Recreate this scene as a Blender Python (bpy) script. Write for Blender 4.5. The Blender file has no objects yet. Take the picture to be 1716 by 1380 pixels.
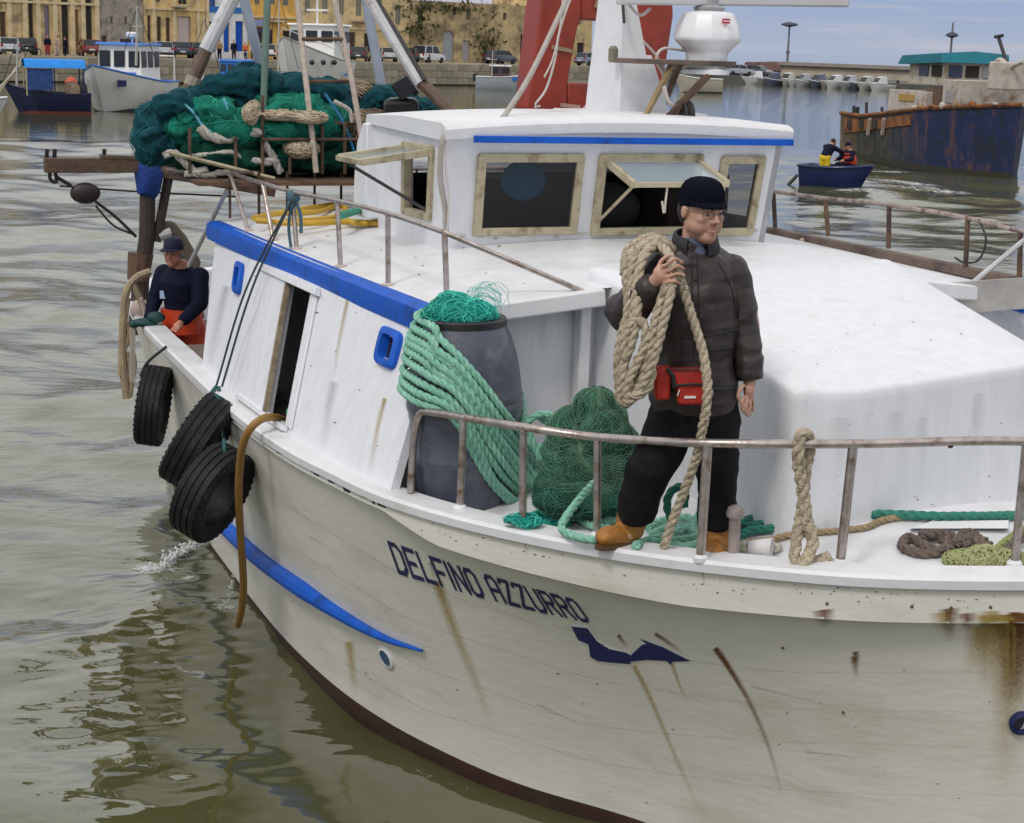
import bpy, math, random
import numpy as np
from mathutils import Vector, Matrix, noise as mnoise
from mathutils.bvhtree import BVHTree

random.seed(7)
rng = np.random.default_rng(7)
SC = bpy.context.scene
COL = SC.collection
A = np.array
PI = math.pi

# ------------------------------------------------------------------ camera
FPX, CAMZ, HZ = 2800.0, 4.2, 615.0
TH, RO = math.atan(HZ / FPX), math.radians(1.7)
cF = A([0, math.cos(TH), -math.sin(TH)])
_U0 = A([0, math.sin(TH), math.cos(TH)])
cR = math.cos(RO) * A([1.0, 0, 0]) + math.sin(RO) * _U0
cU = -math.sin(RO) * A([1.0, 0, 0]) + math.cos(RO) * _U0
CC = A([0, 0, CAMZ])
cam = bpy.data.cameras.new('camera')
cam.sensor_width = 36.0
cam.sensor_fit = 'HORIZONTAL'
cam.lens = 36.0 * FPX / 1716.0
cam.clip_start, cam.clip_end = 0.1, 9000.0
camo = bpy.data.objects.new('camera', cam)
COL.objects.link(camo)
camo.matrix_world = Matrix(((cR[0], cU[0], -cF[0], 0), (cR[1], cU[1], -cF[1], 0), (cR[2], cU[2], -cF[2], CAMZ), (0, 0, 0, 1)))
SC.camera = camo

# ------------------------------------------------------------------ world: overcast sky, thin streaks of cloud
W = bpy.data.worlds.new('World')
SC.world = W
W.use_nodes = True
nt = W.node_tree
nt.nodes.clear()
N = nt.nodes.new
L = nt.links.new
SUN_EL, SUN_ROT = math.radians(52), math.radians(215)
sky = N('ShaderNodeTexSky')
sky.sky_type = 'NISHITA'
sky.sun_disc = False
sky.sun_elevation, sky.sun_rotation = SUN_EL, SUN_ROT
sky.air_density, sky.dust_density = 1.0, 2.0
bg1 = N('ShaderNodeBackground'); bg1.inputs[1].default_value = 0.09
L(sky.outputs[0], bg1.inputs[0])
tc = N('ShaderNodeTexCoord')
sx = N('ShaderNodeSeparateXYZ'); L(tc.outputs['Generated'], sx.inputs[0])
rmp = N('ShaderNodeValToRGB')
e = rmp.color_ramp.elements
e[0].position, e[0].color = 0.0, (0.52, 0.60, 0.76, 1)
e[1].position, e[1].color = 0.7, (1.22, 1.22, 1.22, 1)
for pos, c in ((0.03, (0.40, 0.51, 0.76, 1)), (0.07, (0.27, 0.39, 0.68, 1)), (0.15, (0.60, 0.64, 0.74, 1)), (0.26, (1.30, 1.30, 1.27, 1))):
    k = e.new(pos); k.color = c
L(sx.outputs[2], rmp.inputs[0])
mp = N('ShaderNodeMapping'); mp.inputs['Scale'].default_value = (2.2, 2.2, 34)
L(tc.outputs['Generated'], mp.inputs[0])
nz = N('ShaderNodeTexNoise'); nz.inputs['Scale'].default_value = 1.6; nz.inputs['Detail'].default_value = 5; nz.inputs['Roughness'].default_value = 0.55
L(mp.outputs[0], nz.inputs[0])
cr = N('ShaderNodeMapRange'); cr.inputs[1].default_value = 0.50; cr.inputs[2].default_value = 0.68; cr.inputs[4].default_value = 0.9
L(nz.outputs[0], cr.inputs[0])
mxc = N('ShaderNodeMix'); mxc.data_type = 'RGBA'
L(cr.outputs[0], mxc.inputs[0]); L(rmp.outputs[0], mxc.inputs[6]); mxc.inputs[7].default_value = (0.74, 0.70, 0.76, 1)
bg2 = N('ShaderNodeBackground'); bg2.inputs[1].default_value = 1.0
L(mxc.outputs[2], bg2.inputs[0])
mxs = N('ShaderNodeMixShader'); mxs.inputs[0].default_value = 0.88
L(bg1.outputs[0], mxs.inputs[1]); L(bg2.outputs[0], mxs.inputs[2])
wo = N('ShaderNodeOutputWorld'); L(mxs.outputs[0], wo.inputs[0])

sl = bpy.data.lights.new('sun', 'SUN')
sl.energy, sl.angle, sl.color = 1.35, math.radians(12), (1.0, 0.95, 0.88)
so = bpy.data.objects.new('sun', sl)
COL.objects.link(so)
sd = Vector((math.sin(SUN_ROT) * math.cos(SUN_EL), math.cos(SUN_ROT) * math.cos(SUN_EL), math.sin(SUN_EL)))
so.rotation_euler = sd.to_track_quat('Z', 'Y').to_euler()
vs = SC.view_settings
vs.view_transform, vs.look, vs.exposure, vs.gamma, vs.use_curve_mapping = 'Standard', 'None', -0.22, 1.0, False
SC.cycles.max_bounces = 6
SC.cycles.transparent_max_bounces = 12
SC.cycles.caustics_reflective = False
SC.cycles.caustics_refractive = False

# ------------------------------------------------------------------ measuring helpers: sight lines met with planes of the place
WZ = -0.05            # water level
def ray(px, py): return cF + cR * ((px - 858) / FPX) + cU * ((690 - py) / FPX)
def atz(px, py, z): d = ray(px, py); return CC + d * ((z - CAMZ) / d[2])
def aty(px, py, y): d = ray(px, py); return CC + d * (y / d[1])
def onpl(px, py, p0, n): d = ray(px, py); n = A(n, float); return CC + d * (((A(p0) - CC) @ n) / (d @ n))
PSI = math.radians(23)
AFT, STB, STEM = A([-math.sin(PSI), math.cos(PSI), 0]), A([-math.cos(PSI), -math.sin(PSI), 0]), A([2.62, 7.2, 0])
ZZ = A([0, 0, 1.0])
def B(u, v, z): return STEM + u * AFT + v * STB + z * ZZ      # boat frame: u metres aft of the stem, v to starboard
def bu(px, py, u): return onpl(px, py, B(u, 0, 0), AFT)
def bv(px, py, v): return onpl(px, py, B(0, v, 0), STB)
def uvz(p): d = A(p) - STEM; return A([d @ AFT, d @ STB, p[2]])

# ------------------------------------------------------------------ materials
MATS = {}
def mat(name, col, rough=0.5, var=0.12, vs_=6.0, bump=0.0, bs=40.0, metal=0.0, col2=None, c2amt=0.5, c2scale=2.0, stretch=(1, 1, 1), spec=0.5, coat=0.0, trans=0.0):
    """procedural paint / cloth / metal: base colour, fine mottling, patches of a second colour, relief"""
    if name in MATS: return MATS[name]
    m = bpy.data.materials.new(name); m.use_nodes = True
    t = m.node_tree; b = t.nodes['Principled BSDF']
    def n(k): return t.nodes.new(k)
    tc = n('ShaderNodeTexCoord'); mp = n('ShaderNodeMapping'); mp.inputs['Scale'].default_value = stretch
    t.links.new(tc.outputs['Object'], mp.inputs[0])
    n1 = n('ShaderNodeTexNoise'); n1.inputs['Scale'].default_value = vs_; n1.inputs['Detail'].default_value = 6; n1.inputs['Roughness'].default_value = 0.65
    t.links.new(mp.outputs[0], n1.inputs[0])
    mr = n('ShaderNodeMapRange'); mr.inputs[1].default_value = 0.3; mr.inputs[2].default_value = 0.7
    mr.inputs[3].default_value = 1 - var; mr.inputs[4].default_value = 1 + var
    t.links.new(n1.outputs[0], mr.inputs[0])
    src = n('ShaderNodeRGB'); src.outputs[0].default_value = (*col, 1); out = src.outputs[0]
    if col2 is not None:
        n2 = n('ShaderNodeTexNoise'); n2.inputs['Scale'].default_value = c2scale; n2.inputs['Detail'].default_value = 8; n2.inputs['Roughness'].default_value = 0.7
        t.links.new(mp.outputs[0], n2.inputs[0])
        r2 = n('ShaderNodeMapRange'); r2.inputs[1].default_value = 0.62 - 0.3 * c2amt; r2.inputs[2].default_value = 0.78 - 0.3 * c2amt
        t.links.new(n2.outputs[0], r2.inputs[0])
        mx = n('ShaderNodeMix'); mx.data_type = 'RGBA'; mx.inputs[7].default_value = (*col2, 1)
        t.links.new(r2.outputs[0], mx.inputs[0]); t.links.new(out, mx.inputs[6]); out = mx.outputs[2]
    ml = n('ShaderNodeVectorMath'); ml.operation = 'SCALE'
    t.links.new(out, ml.inputs[0]); t.links.new(mr.outputs[0], ml.inputs['Scale'])
    t.links.new(ml.outputs[0], b.inputs['Base Color'])
    rr = n('ShaderNodeMapRange'); rr.inputs[1].default_value = 0.3; rr.inputs[2].default_value = 0.7
    rr.inputs[3].default_value = max(0.02, rough - 0.08); rr.inputs[4].default_value = min(1, rough + 0.08)
    t.links.new(n1.outputs[0], rr.inputs[0]); t.links.new(rr.outputs[0], b.inputs['Roughness'])
    b.inputs['Metallic'].default_value = metal
    b.inputs['Specular IOR Level'].default_value = spec
    b.inputs['Coat Weight'].default_value = coat
    if trans: b.inputs['Transmission Weight'].default_value = trans
    if bump:
        n3 = n('ShaderNodeTexNoise'); n3.inputs['Scale'].default_value = bs; n3.inputs['Detail'].default_value = 4
        t.links.new(mp.outputs[0], n3.inputs[0])
        bp = n('ShaderNodeBump'); bp.inputs['Strength'].default_value = bump; bp.inputs['Distance'].default_value = 0.02
        t.links.new(n3.outputs[0], bp.inputs['Height']); t.links.new(bp.outputs[0], b.inputs['Normal'])
    MATS[name] = m
    return m

def fade_mat(name, col, rough=0.6, strength=1.0):
    """a stain: its edge and tail thin out by the 'fade' attribute stored on the mesh"""
    if name in MATS: return MATS[name]
    m = bpy.data.materials.new(name); m.use_nodes = True
    t = m.node_tree; b = t.nodes['Principled BSDF']
    at = t.nodes.new('ShaderNodeAttribute'); at.attribute_name = 'fade'
    nz = t.nodes.new('ShaderNodeTexNoise'); nz.inputs['Scale'].default_value = 60; nz.inputs['Detail'].default_value = 5
    tc = t.nodes.new('ShaderNodeTexCoord'); t.links.new(tc.outputs['Object'], nz.inputs[0])
    mr = t.nodes.new('ShaderNodeMapRange'); mr.inputs[1].default_value = 0.3; mr.inputs[2].default_value = 0.65; mr.inputs[3].default_value = 0.55
    t.links.new(nz.outputs[0], mr.inputs[0])
    mm = t.nodes.new('ShaderNodeMath'); mm.operation = 'MULTIPLY'; t.links.new(at.outputs['Fac'], mm.inputs[0]); t.links.new(mr.outputs[0], mm.inputs[1])
    m2 = t.nodes.new('ShaderNodeMath'); m2.operation = 'MULTIPLY'; m2.inputs[1].default_value = strength; m2.use_clamp = True
    t.links.new(mm.outputs[0], m2.inputs[0]); t.links.new(m2.outputs[0], b.inputs['Alpha'])
    b.inputs['Base Color'].default_value = (*col, 1); b.inputs['Roughness'].default_value = rough
    MATS[name] = m
    return m

def glass(name, col, alpha, rough=0.05):
    """thin window glass: mostly see-through, mirror-like at a slant"""
    if name in MATS: return MATS[name]
    m = bpy.data.materials.new(name); m.use_nodes = True
    t = m.node_tree; b = t.nodes['Principled BSDF']
    b.inputs['Base Color'].default_value = (*col, 1); b.inputs['Roughness'].default_value = rough
    b.inputs['Alpha'].default_value = alpha; b.inputs['Specular IOR Level'].default_value = 0.5
    MATS[name] = m
    return m

# ------------------------------------------------------------------ mesh helpers
class MB:
    def __init__(s): s.v = []; s.f = []; s.fade = None
    def add(s, vs, fs):
        o = len(s.v); s.v.extend([tuple(map(float, p)) for p in vs]); s.f.extend([tuple(i + o for i in f) for f in fs]); return s
    def hexa(s, p):   # 8 points: bottom ring 0-3, top ring 4-7
        return s.add(p, [(3, 2, 1, 0), (4, 5, 6, 7), (0, 1, 5, 4), (1, 2, 6, 5), (2, 3, 7, 6), (3, 0, 4, 7)])
    def box(s, c, size, ax=None):
        c = A(c, float); X, Y, Z = ax if ax is not None else (A([1, 0, 0]), A([0, 1, 0]), A([0, 0, 1]))
        X, Y, Z = A(X) * size[0] / 2, A(Y) * size[1] / 2, A(Z) * size[2] / 2
        return s.hexa([c - X - Y - Z, c + X - Y - Z, c + X + Y - Z, c - X + Y - Z, c - X - Y + Z, c + X - Y + Z, c + X + Y + Z, c - X + Y + Z])
    def beam(s, a, b, w, h, up=(0, 0, 1)):
        a, b = A(a, float), A(b, float); d = b - a; l = np.linalg.norm(d); d = d / l
        x = np.cross(d, up); x /= np.linalg.norm(x) + 1e-9; z = np.cross(x, d)
        return s.box((a + b) / 2, (w, l, h), (x, d, z))
    def prism(s, bot, top):
        n = len(bot); f = [tuple(range(n - 1, -1, -1)), tuple(range(n, 2 * n))]
        f += [(i, (i + 1) % n, n + (i + 1) % n, n + i) for i in range(n)]
        return s.add(list(bot) + list(top), f)
    def slab(s, poly, off):   # extrude a polygon by a vector
        return s.prism([A(p) for p in poly], [A(p) + A(off) for p in poly])
    def loft(s, rings, cap0=True, cap1=True, closed=True):
        n = len(rings[0]); vs = [p for r in rings for p in r]; fs = []
        for k in range(len(rings) - 1):
            for i in range(n if closed else n - 1):
                j = (i + 1) % n
                fs.append((k * n + i, k * n + j, (k + 1) * n + j, (k + 1) * n + i))
        if cap0 and closed: fs.append(tuple(range(n - 1, -1, -1)))
        if cap1 and closed: m = (len(rings) - 1) * n; fs.append(tuple(range(m, m + n)))
        return s.add(vs, fs)
    def tube(s, pts, r, n=8, closed=False, cap=True):
        P = A([A(p, float) for p in pts]); m = len(P)
        rr = np.full(m, r, float) if np.isscalar(r) else A(r, float)
        T = np.gradient(P, axis=0) if not closed else np.roll(P, -1, 0) - np.roll(P, 1, 0)
        T /= np.linalg.norm(T, axis=1)[:, None] + 1e-12
        ref = A([0, 0, 1.0]) if abs(T[0][2]) < 0.9 else A([1.0, 0, 0])
        X = np.cross(T[0], ref); X /= np.linalg.norm(X); rings = []
        ang = np.arange(n) * 2 * PI / n; ca, sa = np.cos(ang)[:, None], np.sin(ang)[:, None]
        for i in range(m):
            X = X - T[i] * (X @ T[i]); X /= np.linalg.norm(X) + 1e-12; Y = np.cross(T[i], X)
            rings.append(P[i] + rr[i] * (ca * X + sa * Y))
        if closed:
            rings.append(rings[0]); return s.loft(rings, False, False)
        return s.loft(rings, cap, cap)
    def ell(s, c, r, nu=12, nv=8, ax=None):
        c = A(c, float); r = (r, r, r) if np.isscalar(r) else r
        X, Y, Z = ax if ax is not None else (A([1, 0, 0]), A([0, 1, 0]), A([0, 0, 1]))
        vs = [c - A(Z) * r[2]]; fs = []
        for k in range(1, nv):
            p = -PI / 2 + PI * k / nv
            for i in range(nu):
                t = 2 * PI * i / nu
                vs.append(c + A(X) * r[0] * math.cos(p) * math.cos(t) + A(Y) * r[1] * math.cos(p) * math.sin(t) + A(Z) * r[2] * math.sin(p))
        vs.append(c + A(Z) * r[2]); last = len(vs) - 1
        for i in range(nu): fs.append((0, 1 + (i + 1) % nu, 1 + i))
        for k in range(nv - 2):
            for i in range(nu):
                a = 1 + k * nu; fs.append((a + i, a + (i + 1) % nu, a + nu + (i + 1) % nu, a + nu + i))
        a = 1 + (nv - 2) * nu
        for i in range(nu): fs.append((a + i, a + (i + 1) % nu, last))
        return s.add(vs, fs)
    def lathe(s, c, prof, n=24, ax=None, cap0=True, cap1=True):   # prof: (radius, height) along axis Z
        c = A(c, float); X, Y, Z = ax if ax is not None else (A([1, 0, 0]), A([0, 1, 0]), A([0, 0, 1]))
        an = np.arange(n) * 2 * PI / n
        rings = [[c + A(Z) * h + r * (math.cos(t) * A(X) + math.sin(t) * A(Y)) for t in an] for r, h in prof]
        return s.loft(rings, cap0, cap1)
    def mesh(s, name, org=(0, 0, 0), smooth=35):
        me = bpy.data.meshes.new(name)
        v = A(s.v, float) - A(org, float)
        me.from_pydata(v.tolist(), [], s.f)
        if smooth:
            me.polygons.foreach_set('use_smooth', [True] * len(me.polygons))
            me.set_sharp_from_angle(angle=math.radians(smooth))
        if s.fade is not None:
            a = me.attributes.new('fade', 'FLOAT', 'POINT'); a.data.foreach_set('value', s.fade)
        me.update()
        return me

def props(o, label=None, cat=None, group=None, kind=None):
    if label: o['label'] = label
    if cat: o['category'] = cat
    if group: o['group'] = group
    if kind: o['kind'] = kind
    return o
def thing(name, loc, label, cat, group=None):
    o = bpy.data.objects.new(name, None); COL.objects.link(o); o.location = [float(x) for x in loc]
    o.empty_display_size = 0.2
    return props(o, label, cat, group)
def root_loc(o):
    r = o
    while r.parent: r = r.parent
    return A(r.location)
def part(name, mb, m, parent, smooth=35, bevel=0, label=None, kind=None):
    """one mesh object; built in world metres and hung under its thing (or a part of it)"""
    me = mb.mesh(name, root_loc(parent), smooth)
    me.materials.append(m)
    o = bpy.data.objects.new(name, me); COL.objects.link(o); o.parent = parent
    if bevel:
        b = o.modifiers.new('bevel', 'BEVEL'); b.width = bevel; b.segments = 2; b.limit_method = 'ANGLE'; b.angle_limit = math.radians(30)
    return props(o, label, kind=kind)
def single(name, mb, m, label=None, cat=None, group=None, kind=None, smooth=35, bevel=0, org=None):
    v = A(mb.v); org = A([v[:, 0].mean(), v[:, 1].mean(), v[:, 2].min()]) if org is None else A(org, float)
    me = mb.mesh(name, org, smooth); me.materials.append(m)
    o = bpy.data.objects.new(name, me); COL.objects.link(o); o.location = org.tolist()
    if bevel:
        b = o.modifiers.new('bevel', 'BEVEL'); b.width = bevel; b.segments = 2; b.limit_method = 'ANGLE'; b.angle_limit = math.radians(30)
    return props(o, label, cat, group, kind)
def copy_tree(o, loc=None, rz=None, label=None, parent=None):
    c = o.copy(); COL.objects.link(c)
    if parent is not None: c.parent = parent
    if loc is not None: c.location = [float(x) for x in loc]
    if rz is not None: c.rotation_euler = (0, 0, rz)
    if label: c['label'] = label
    for ch in list(o.children): copy_tree(ch, parent=c)
    return c
def spl(pts, n=60, closed=False):
    """Catmull-Rom through points, n samples evenly spread by chord length"""
    P = A([A(p, float) for p in pts])
    if closed: Q = np.vstack([P[-1], P, P[0], P[1]])
    else: Q = np.vstack([2 * P[0] - P[1], P, 2 * P[-1] - P[-2]])
    out = []
    for i in range(1, len(Q) - 2):
        for t in np.linspace(0, 1, 24, endpoint=False):
            a, b, c, d = Q[i - 1], Q[i], Q[i + 1], Q[i + 2]
            out.append(0.5 * (2 * b + (c - a) * t + (2 * a - 5 * b + 4 * c - d) * t * t + (3 * b - a - 3 * c + d) * t ** 3))
    out.append(Q[-2]); out = A(out)
    s = np.r_[0, np.cumsum(np.linalg.norm(np.diff(out, axis=0), axis=1))]
    q = np.linspace(0, s[-1], n)
    return np.stack([np.interp(q, s, out[:, k]) for k in range(out.shape[1])], 1)
def plen(P): return float(np.linalg.norm(np.diff(A(P), axis=0), axis=1).sum())
def rope(mb, pts, R, strands=3, pitch=None, n=None, sides=6, rough=0.0):
    """laid rope: strands twisted round a path, each strand a tube"""
    Ln = plen(pts); pitch = pitch or R * 7
    n = n or max(12, int(Ln / (pitch / 9)))
    P = spl(pts, n) if len(pts) < n else A(pts)
    T = np.gradient(P, axis=0); T /= np.linalg.norm(T, axis=1)[:, None] + 1e-12
    X = np.cross(T[0], [0, 0, 1.0]); 
    if np.linalg.norm(X) < 0.1: X = np.cross(T[0], [1.0, 0, 0])
    s = np.r_[0, np.cumsum(np.linalg.norm(np.diff(P, axis=0), axis=1))]
    Xs = []; 
    for i in range(len(P)):
        X = X - T[i] * (X @ T[i]); X /= np.linalg.norm(X) + 1e-12; Xs.append(X)
    Xs = A(Xs); Ys = np.cross(T, Xs)
    rs = R * (0.56 if strands == 3 else 0.5)
    for k in range(strands):
        a = s / pitch * 2 * PI + k * 2 * PI / strands
        r0 = R - rs
        jit = rough * R * rng.standard_normal((len(P), 3)) if rough else 0
        mb.tube(P + r0 * (np.cos(a)[:, None] * Xs + np.sin(a)[:, None] * Ys) + jit, rs * (1 + (rough * rng.standard_normal(len(P)) if rough else np.zeros(len(P)))), sides)
    return mb
def evaluated(mb, mods, name):
    """mesh of mb after modifiers [(type, settings)]"""
    o = bpy.data.objects.new('tmp', mb.mesh('tmp', smooth=0)); COL.objects.link(o)
    for ty, st in mods:
        m = o.modifiers.new(ty, ty)
        for k, v in st.items(): setattr(m, k, v)
    dg = bpy.context.evaluated_depsgraph_get(); dg.update()
    me = bpy.data.meshes.new_from_object(o.evaluated_get(dg)); me.name = name
    old = o.data; bpy.data.objects.remove(o); bpy.data.meshes.remove(old)
    return me
def blob(mb, voxel, smooth=4, name='blob', sf=0.5):
    """weld overlapping closed shapes into ONE skin"""
    return evaluated(mb, [('REMESH', dict(mode='VOXEL', voxel_size=voxel)), ('SMOOTH', dict(iterations=smooth, factor=sf))], name)
def mesh_np(me):
    v = np.empty(len(me.vertices) * 3); me.vertices.foreach_get('co', v)
    n = np.empty(len(me.vertices) * 3); me.vertices.foreach_get('normal', n)
    return v.reshape(-1, 3), n.reshape(-1, 3)
def set_co(me, v): me.vertices.foreach_set('co', A(v, float).ravel()); me.update()
def fbm(P, sc, seed=0, oct=3):
    """cheap smooth noise from sines, vectorised"""
    r = np.random.default_rng(seed); out = np.zeros(len(P)); a = 1.0
    for o in range(oct):
        for k in range(4):
            d = r.standard_normal(3); d /= np.linalg.norm(d); f = sc * (2 ** o) * (0.7 + 0.6 * r.random())
            d2 = r.standard_normal(3)
            out += a * np.sin(P @ d * f + r.random() * 6.28 + 1.3 * np.sin(P @ d2 * f * 0.5 + r.random() * 6.28)) / 4
        a *= 0.5
    return out
def raw(name, me, m, parent=None, org=None, smooth=60, label=None, cat=None, group=None, kind=None):
    """object from a ready mesh in world metres"""
    o0 = root_loc(parent) if parent is not None else A(org, float)
    v, _ = mesh_np(me); set_co(me, v - o0)
    me.polygons.foreach_set('use_smooth', [True] * len(me.polygons))
    if smooth: me.set_sharp_from_angle(angle=math.radians(smooth))
    me.materials.clear(); me.materials.append(m)
    o = bpy.data.objects.new(name, me); COL.objects.link(o)
    if parent is not None: o.parent = parent
    else: o.location = o0.tolist()
    return props(o, label, cat, group, kind)
def bvh_of(mb): return BVHTree.FromPolygons([tuple(p) for p in mb.v], mb.f)
def hit(bvh, px, py, off=0.0):
    d = ray(px, py); d = d / np.linalg.norm(d)
    loc, nor, idx, dist = bvh.ray_cast(Vector(CC), Vector(d))
    if loc is None: return None
    nn = A(nor); nn = -nn if nn @ d > 0 else nn
    return A(loc) + nn * off
def capsule(mb, a, b, r0, r1, n=14, flat=None):
    """tapered limb with rounded ends; flat=(axis, factor) squashes its section"""
    a, b = A(a, float), A(b, float); d = b - a; l = np.linalg.norm(d); d = d / (l + 1e-9)
    P = [a - d * r0 * 0.95, a - d * r0 * 0.7, a - d * r0 * 0.3] + [a + d * l * t for t in (0, .25, .5, .75, 1)] + [b + d * r1 * 0.3, b + d * r1 * 0.7, b + d * r1 * 0.95]
    Rr = [r0 * .3, r0 * .72, r0 * .95] + [r0 + (r1 - r0) * t for t in (0, .25, .5, .75, 1)] + [r1 * .95, r1 * .72, r1 * .3]
    return mb.tube(P, Rr, n)
# ------------------------------------------------------------------ water
def wave_z(x, y):
    r = np.random.default_rng(3); z = np.zeros_like(x)
    d = np.hypot(x, y - 0.0)
    wx = x + 0.35 * np.sin(y * 0.9 + 0.7 * np.sin(x * 0.8)) ; wy = y + 0.30 * np.sin(x * 1.1 + 1.0)
    for k in range(26):
        lam = 0.55 * (1.16 ** k) ; 
        th = r.normal(1.35, 0.75); a = 0.0062 * lam ** 0.75 * (0.6 + 0.8 * r.random())
        fad = np.clip(1.0 - d * 0.010 / lam, 0, 1)
        z += fad * a * np.sin(2 * PI / lam * (wx * math.cos(th) + wy * math.sin(th)) + r.random() * 6.28)
    # churned water trailing off the starboard side of the moving boat
    z *= 1 - .72 * np.exp(-(((x + 0.9) / 2.0) ** 2 + ((y - 7.2) / 2.3) ** 2))     # slick water close under the bow
    w = np.exp(-(((x + 2.2) / 1.5) ** 2 + ((y - 11.6) / 2.6) ** 2))
    for k in range(10):
        lam = 0.16 * 1.2 ** k; th = r.uniform(0, 6.28)
        z += w * 0.0042 * lam ** 0.4 * np.sin(2 * PI / lam * (x * math.cos(th) + y * math.sin(th)) + r.random() * 6.28)
    return z
ys = [2.0]
while ys[-1] < 70: ys.append(ys[-1] + max(0.045, 0.0042 * ys[-1]))
while ys[-1] < 6000: ys.append(ys[-1] * 1.09)
ys = A([-60, -20, -6, -1] + ys)
tt = np.linspace(-1, 1, 461); tt = np.sign(tt) * (0.35 * np.abs(tt) + 0.65 * np.abs(tt) ** 3)
X = tt[None, :] * (9 + 0.95 * np.abs(ys))[:, None]; Y = np.repeat(ys[:, None], len(tt), 1)
Z = WZ + wave_z(X, Y) * ((Y > 2) & (Y < 75))
nr, nc = X.shape
idx = np.arange(nr * nc).reshape(nr, nc)
fc = np.stack([idx[:-1, :-1], idx[:-1, 1:], idx[1:, 1:], idx[1:, :-1]], -1).reshape(-1, 4)
wm = bpy.data.meshes.new('water')
wm.from_pydata(np.stack([X, Y, Z], -1).reshape(-1, 3).tolist(), [], fc.tolist())
chop = np.clip((Y - 8.2) / 5.0, 0.12, 1.0) * np.clip(1.15 - Y / 160, .45, 1); ca = wm.attributes.new('chop', 'FLOAT', 'POINT'); ca.data.foreach_set('value', chop.ravel().astype(np.float32))
wm.polygons.foreach_set('use_smooth', [True] * len(wm.polygons))
m = bpy.data.materials.new('water'); m.use_nodes = True
t = m.node_tree; b = t.nodes['Principled BSDF']
def n_(k, **kw):
    o = t.nodes.new(k)
    for a_, v_ in kw.items(): o.inputs[a_].default_value = v_
    return o
tcw = n_('ShaderNodeTexCoord')
b.inputs['Roughness'].default_value = 0.02
b.inputs['IOR'].default_value = 2.05
nc1 = n_('ShaderNodeTexNoise', Scale=0.35, Detail=3.0); t.links.new(tcw.outputs['Object'], nc1.inputs[0])
mxw = t.nodes.new('ShaderNodeMix'); mxw.data_type = 'RGBA'
mxw.inputs[6].default_value = (0.070, 0.074, 0.028, 1); mxw.inputs[7].default_value = (0.098, 0.096, 0.042, 1)
t.links.new(nc1.outputs[0], mxw.inputs[0]); t.links.new(mxw.outputs[2], b.inputs['Base Color'])
mpw = n_('ShaderNodeMapping'); mpw.inputs['Scale'].default_value = (0.55, 1.0, 1.0); mpw.inputs['Rotation'].default_value = (0, 0, 0.2)
t.links.new(tcw.outputs['Object'], mpw.inputs[0])
at_c = t.nodes.new('ShaderNodeAttribute'); at_c.attribute_name = 'chop'
prev = None
for sc_, st_, ds_ in ((0.55, 0.14, 0.30), (2.6, 0.42, 0.045), (9.0, 0.30, 0.012)):
    nn = n_('ShaderNodeTexNoise', Scale=sc_, Detail=3.0, Roughness=0.55, Distortion=0.6); t.links.new(mpw.outputs[0], nn.inputs[0])
    bp = n_('ShaderNodeBump', Strength=st_, Distance=ds_); t.links.new(nn.outputs[0], bp.inputs['Height'])
    ms_ = t.nodes.new('ShaderNodeMath'); ms_.operation = 'MULTIPLY'; ms_.inputs[1].default_value = st_; t.links.new(at_c.outputs['Fac'], ms_.inputs[0]); t.links.new(ms_.outputs[0], bp.inputs['Strength'])
    if prev: t.links.new(prev.outputs[0], bp.inputs['Normal'])
    prev = bp
t.links.new(prev.outputs[0], b.inputs['Normal'])
wm.materials.append(m)
wo_ = bpy.data.objects.new('water', wm); COL.objects.link(wo_); wo_['kind'] = 'structure'
# ------------------------------------------------------------------ the fishing boat
paint = mat('white_paint', (0.75, 0.755, 0.775), 0.42, 0.04, 5, 0.10, 30, col2=(0.66, 0.655, 0.645), c2amt=0.3, c2scale=3.0)
paint_wall = mat('white_wall_paint', (0.74, 0.75, 0.78), 0.45, 0.06, 4, 0.08, 25, col2=(0.64, 0.65, 0.66), c2amt=0.18, c2scale=2.2, stretch=(3, 3, 0.6))
paint_hull = mat('hull_paint', (0.74, 0.715, 0.65), 0.38, 0.05, 4, 0.10, 14, col2=(0.62, 0.59, 0.51), c2amt=0.35, c2scale=1.1, stretch=(0.7, 0.7, 2.6))
blue = mat('blue_paint', (0.004, 0.095, 0.52), 0.5, 0.18, 9, 0.10, 30, col2=(0.004, 0.05, 0.25), c2amt=0.3, c2scale=5, spec=.3)
navy = mat('navy_paint', (0.010, 0.016, 0.085), 0.5, 0.2, 30)
redlead = mat('antifouling', (0.040, 0.014, 0.010), 0.6, 0.3, 6, 0.2, 20, col2=(0.03, 0.022, 0.014), c2amt=0.5)
steel = mat('weathered_steel', (0.46, 0.40, 0.37), 0.34, 0.25, 14, 0.1, 60, metal=0.85, col2=(0.20, 0.11, 0.055), c2amt=0.35, c2scale=9)
rusty = mat('rusty_steel', (0.16, 0.095, 0.06), 0.7, 0.35, 12, 0.3, 40, metal=0.2, col2=(0.055, 0.035, 0.028), c2amt=0.6, c2scale=6)
darkmetal = mat('dark_metal', (0.035, 0.032, 0.032), 0.5, 0.3, 12, 0.2, 40, metal=0.3)
cream = mat('cream_frame', (0.46, 0.40, 0.27), 0.45, 0.12, 10, 0.05, 40, col2=(0.20, 0.15, 0.08), c2amt=0.35, c2scale=8)
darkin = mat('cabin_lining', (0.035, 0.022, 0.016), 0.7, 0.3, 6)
wood = mat('weathered_wood', (0.17, 0.125, 0.10), 0.75, 0.3, 10, 0.4, 40, col2=(0.07, 0.05, 0.045), c2amt=0.5, c2scale=5)
tintglass = glass('tinted_glass', (0.010, 0.012, 0.016), 0.42, 0.03)
clearglass = glass('clear_glass', (0.55, 0.66, 0.72), 0.35, 0.04)

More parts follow.
